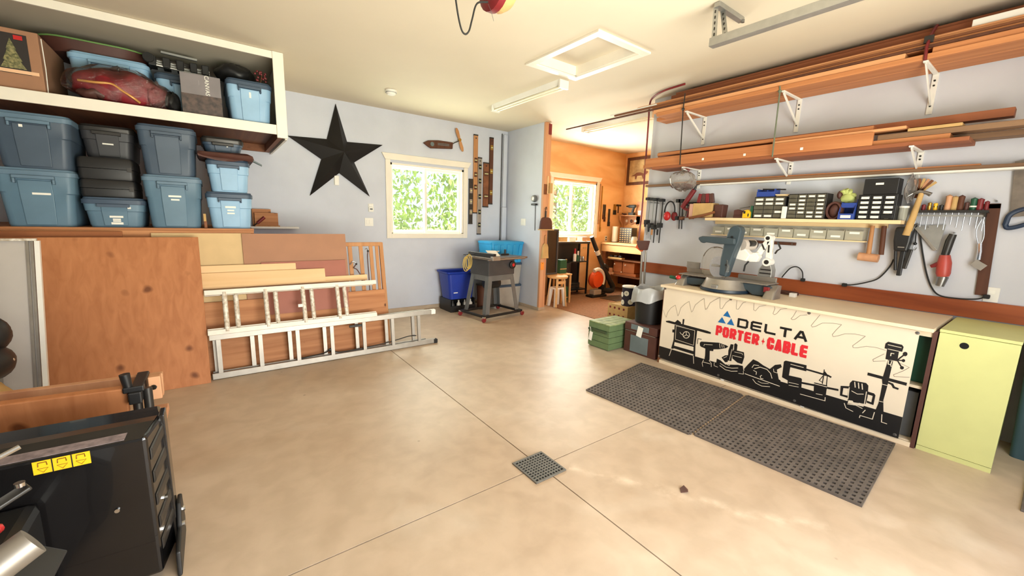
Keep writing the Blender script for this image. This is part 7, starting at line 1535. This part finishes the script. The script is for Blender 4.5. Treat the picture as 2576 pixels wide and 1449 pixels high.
# embossed ridges on the side plate, and the skid shoe
for k in range(5):
    za = 0.12+0.10*k
    part(sn, 'side_ridge', MB().add([(-0.264, 2.0, za), (-0.237, 2.155, za+0.03), (-0.237, 2.155, za+0.085), (-0.264, 2.0, za+0.055), (-0.257, 2.005, za+0.010), (-0.231, 2.15, za+0.038), (-0.231, 2.15, za+0.075), (-0.257, 2.005, za+0.047)],
        [(4, 5, 6, 7), (0, 1, 5, 4), (1, 2, 6, 5), (2, 3, 7, 6), (3, 0, 4, 7), (3, 2, 1, 0)]), M_dsteel, bevel=0.003)
part(sn, 'side_flange', MB().prism([(2.15, 0.03), (2.24, 0.03), (2.24, 0.64), (2.15, 0.64)], 'x', -0.246, -0.226), M_blackg, bevel=0.004)
sk = part(sn, 'skid_shoe', MB().prism([(1.96, 0.0), (2.26, 0.0), (2.29, 0.06), (2.26, 0.20), (2.18, 0.20), (2.12, 0.12), (1.98, 0.10)], 'x', -0.225, -0.208), M_black, bevel=0.006)
for (yy, zz) in ((2.14, 0.12), (2.21, 0.15)): part(sk, 'bolt', MB().cyl((-0.208, yy, zz), (-0.198, yy, zz), 0.012, 8), M_chrome, smooth=True)
part(sn, 'side_bolt', MB().cyl((-0.25, 2.09, 0.30), (-0.238, 2.09, 0.30), 0.010, 8), M_chrome)
part(sn, 'front_bolt', MB().cyl((-0.375, 1.982, 0.36), (-0.375, 1.995, 0.36), 0.008, 10), M_chrome, smooth=True)
# drive end of the machine
part(sn, 'engine_block', MB().box(-1.30, -0.56, 1.55, 2.0, 0.10, 0.48), M_black, bevel=0.03)
part(sn, 'exhaust_pipe', MB().cyl((-0.66, 1.44, 0.50), (-0.455, 1.53, 0.605), 0.042, 18), M_alu, smooth=True)
part(sn, 'exhaust_flange', MB().cyl((-0.68, 1.43, 0.49), (-0.60, 1.465, 0.53), 0.058, 18), M_galv, smooth=True)
part(sn, 'handle_bar', MB().beam((-0.72, 1.60, 0.58), (-0.50, 1.72, 0.675), 0.045, 0.012), M_dsteel, bevel=0.004)
for q in ((-0.515, 1.712, 0.683), (-0.58, 1.676, 0.655), (-0.62, 1.655, 0.638)): part(sn, 'bar_bolt', MB().cyl(q, (q[0], q[1], q[2]+0.012), 0.012, 10), M_chrome, smooth=True)
part(sn, 'chute_rod', MB().cyl((-0.80, 1.72, 0.66), (-0.545, 1.86, 0.745), 0.008, 8), M_chrome, smooth=True)
part(sn, 'yellow_tag', MB().obox((-0.60, 1.56, 0.60), (0.08, 0.03, 0.003), 0.2, -0.5, 0.5), M_tan)
part(sn, 'red_cap', MB().ball((-0.535, 1.60, 0.628), 0.014, 8, 6), M_red, smooth=True)
part(sn, 'wheel', MB().lathe([(0.05, -0.05), (0.16, -0.05), (0.19, -0.02), (0.19, 0.02), (0.16, 0.05), (0.05, 0.05)], (-0.60, 1.45, 0.19), 24, 'x'), M_rubber, smooth=True)
part(sn, 'cover_plate', MB().obox((-0.50, 1.62, 0.44), (0.10, 0.2, 0.02), 0.2, 0.7, 0), M_black, bevel=0.006)
# folding vise bench
vb = thing('vise_bench', 'folding workbench with orange wood jaws and a black crank handle', 'workbench', (-0.8, 2.75, 0))
part(vb, 'front_jaw', MB().obox((-0.865, 2.64, 0.583), (0.93, 0.045, 0.14), 0.12, 0.045, 0), M_ply, bevel=0.006)
part(vb, 'back_jaw', MB().obox((-0.80, 2.90, 0.545), (1.02, 0.04, 0.13), 0, 0.03, 0), M_stud, bevel=0.004)
part(vb, 'lower_rail', MB().obox((-0.85, 2.66, 0.475), (0.95, 0.06, 0.05), 0, 0.04, 0), M_bench, bevel=0.004)
part(vb, 'base_rail', MB().obox((-0.85, 2.60, 0.405), (1.0, 0.08, 0.05), 0, 0.03, 0), M_stud, bevel=0.004)
part(vb, 'vise_channel', MB().box(-0.395, -0.345, 2.58, 2.92, 0.55, 0.61), M_black, bevel=0.006)
for xx in (-0.372, -0.330): part(vb, 'guide_post', MB().cyl((xx, 2.64, 0.33), (xx, 2.66, 0.60), 0.019, 12), M_dsteel, smooth=True)
part(vb, 'end_block', MB().box(-0.335, -0.285, 2.74, 2.80, 0.50, 0.625), M_stud, bevel=0.004)
part(vb, 'block_bolt', MB().cyl((-0.315, 2.735, 0.57), (-0.315, 2.742, 0.57), 0.014, 10), M_chrome)
ck = part(vb, 'crank_arm', MB().box(-0.415, -0.335, 2.60, 2.64, 0.605, 0.635), M_black, bevel=0.006)
part(ck, 'crank_knob', MB().cyl((-0.395, 2.62, 0.63), (-0.402, 2.62, 0.70), 0.018, 12, 0.021), M_black, smooth=True)
for (xa, xb) in ((-1.25, -0.50), (-0.45, -1.15)):
    part(vb, 'leg', MB().beam((xa, 2.68, 0.42), (xb, 2.70, 0.0), 0.03, 0.04, (0, 1, 0)), M_black, bevel=0.003)
    part(vb, 'leg', MB().beam((xa, 2.90, 0.50), (xb, 2.90, 0.0), 0.03, 0.04, (0, 1, 0)), M_black, bevel=0.003)
part(vb, 'side_step', MB().box(-0.37, -0.28, 2.70, 2.92, 0.36, 0.40), M_stud, bevel=0.004)
# padded black seat at the left edge
se = thing('machine_seat', 'rounded black padded seat at the left edge', 'seat', (-1.22, 3.6, 0))
part(se, 'back_pad', blob(-1.155, 3.62, 0.755, 0.145, 0.12, 0.135, 71, amp=0.03), M_black, smooth=True)
part(se, 'seat_pad', blob(-1.17, 3.58, 0.59, 0.165, 0.22, 0.125, 73, amp=0.03), M_black, smooth=True)
part(se, 'post', MB().cyl((-1.22, 3.6, 0.0), (-1.22, 3.6, 0.52), 0.04, 12), M_dsteel, smooth=True)
part(se, 'base', MB().lathe([(0.001, 0), (0.2, 0), (0.2, 0.02), (0.001, 0.03)], (-1.22, 3.6, 0), 20), M_dsteel, smooth=True)
part(se, 'bolt', MB().ball((-1.012, 3.56, 0.60), 0.014, 8, 6), M_chrome, smooth=True)
part(se, 'cloth_cover', blob(-1.18, 3.50, 0.40, 0.17, 0.15, 0.12, 75, amp=0.05), M_tan, smooth=True)
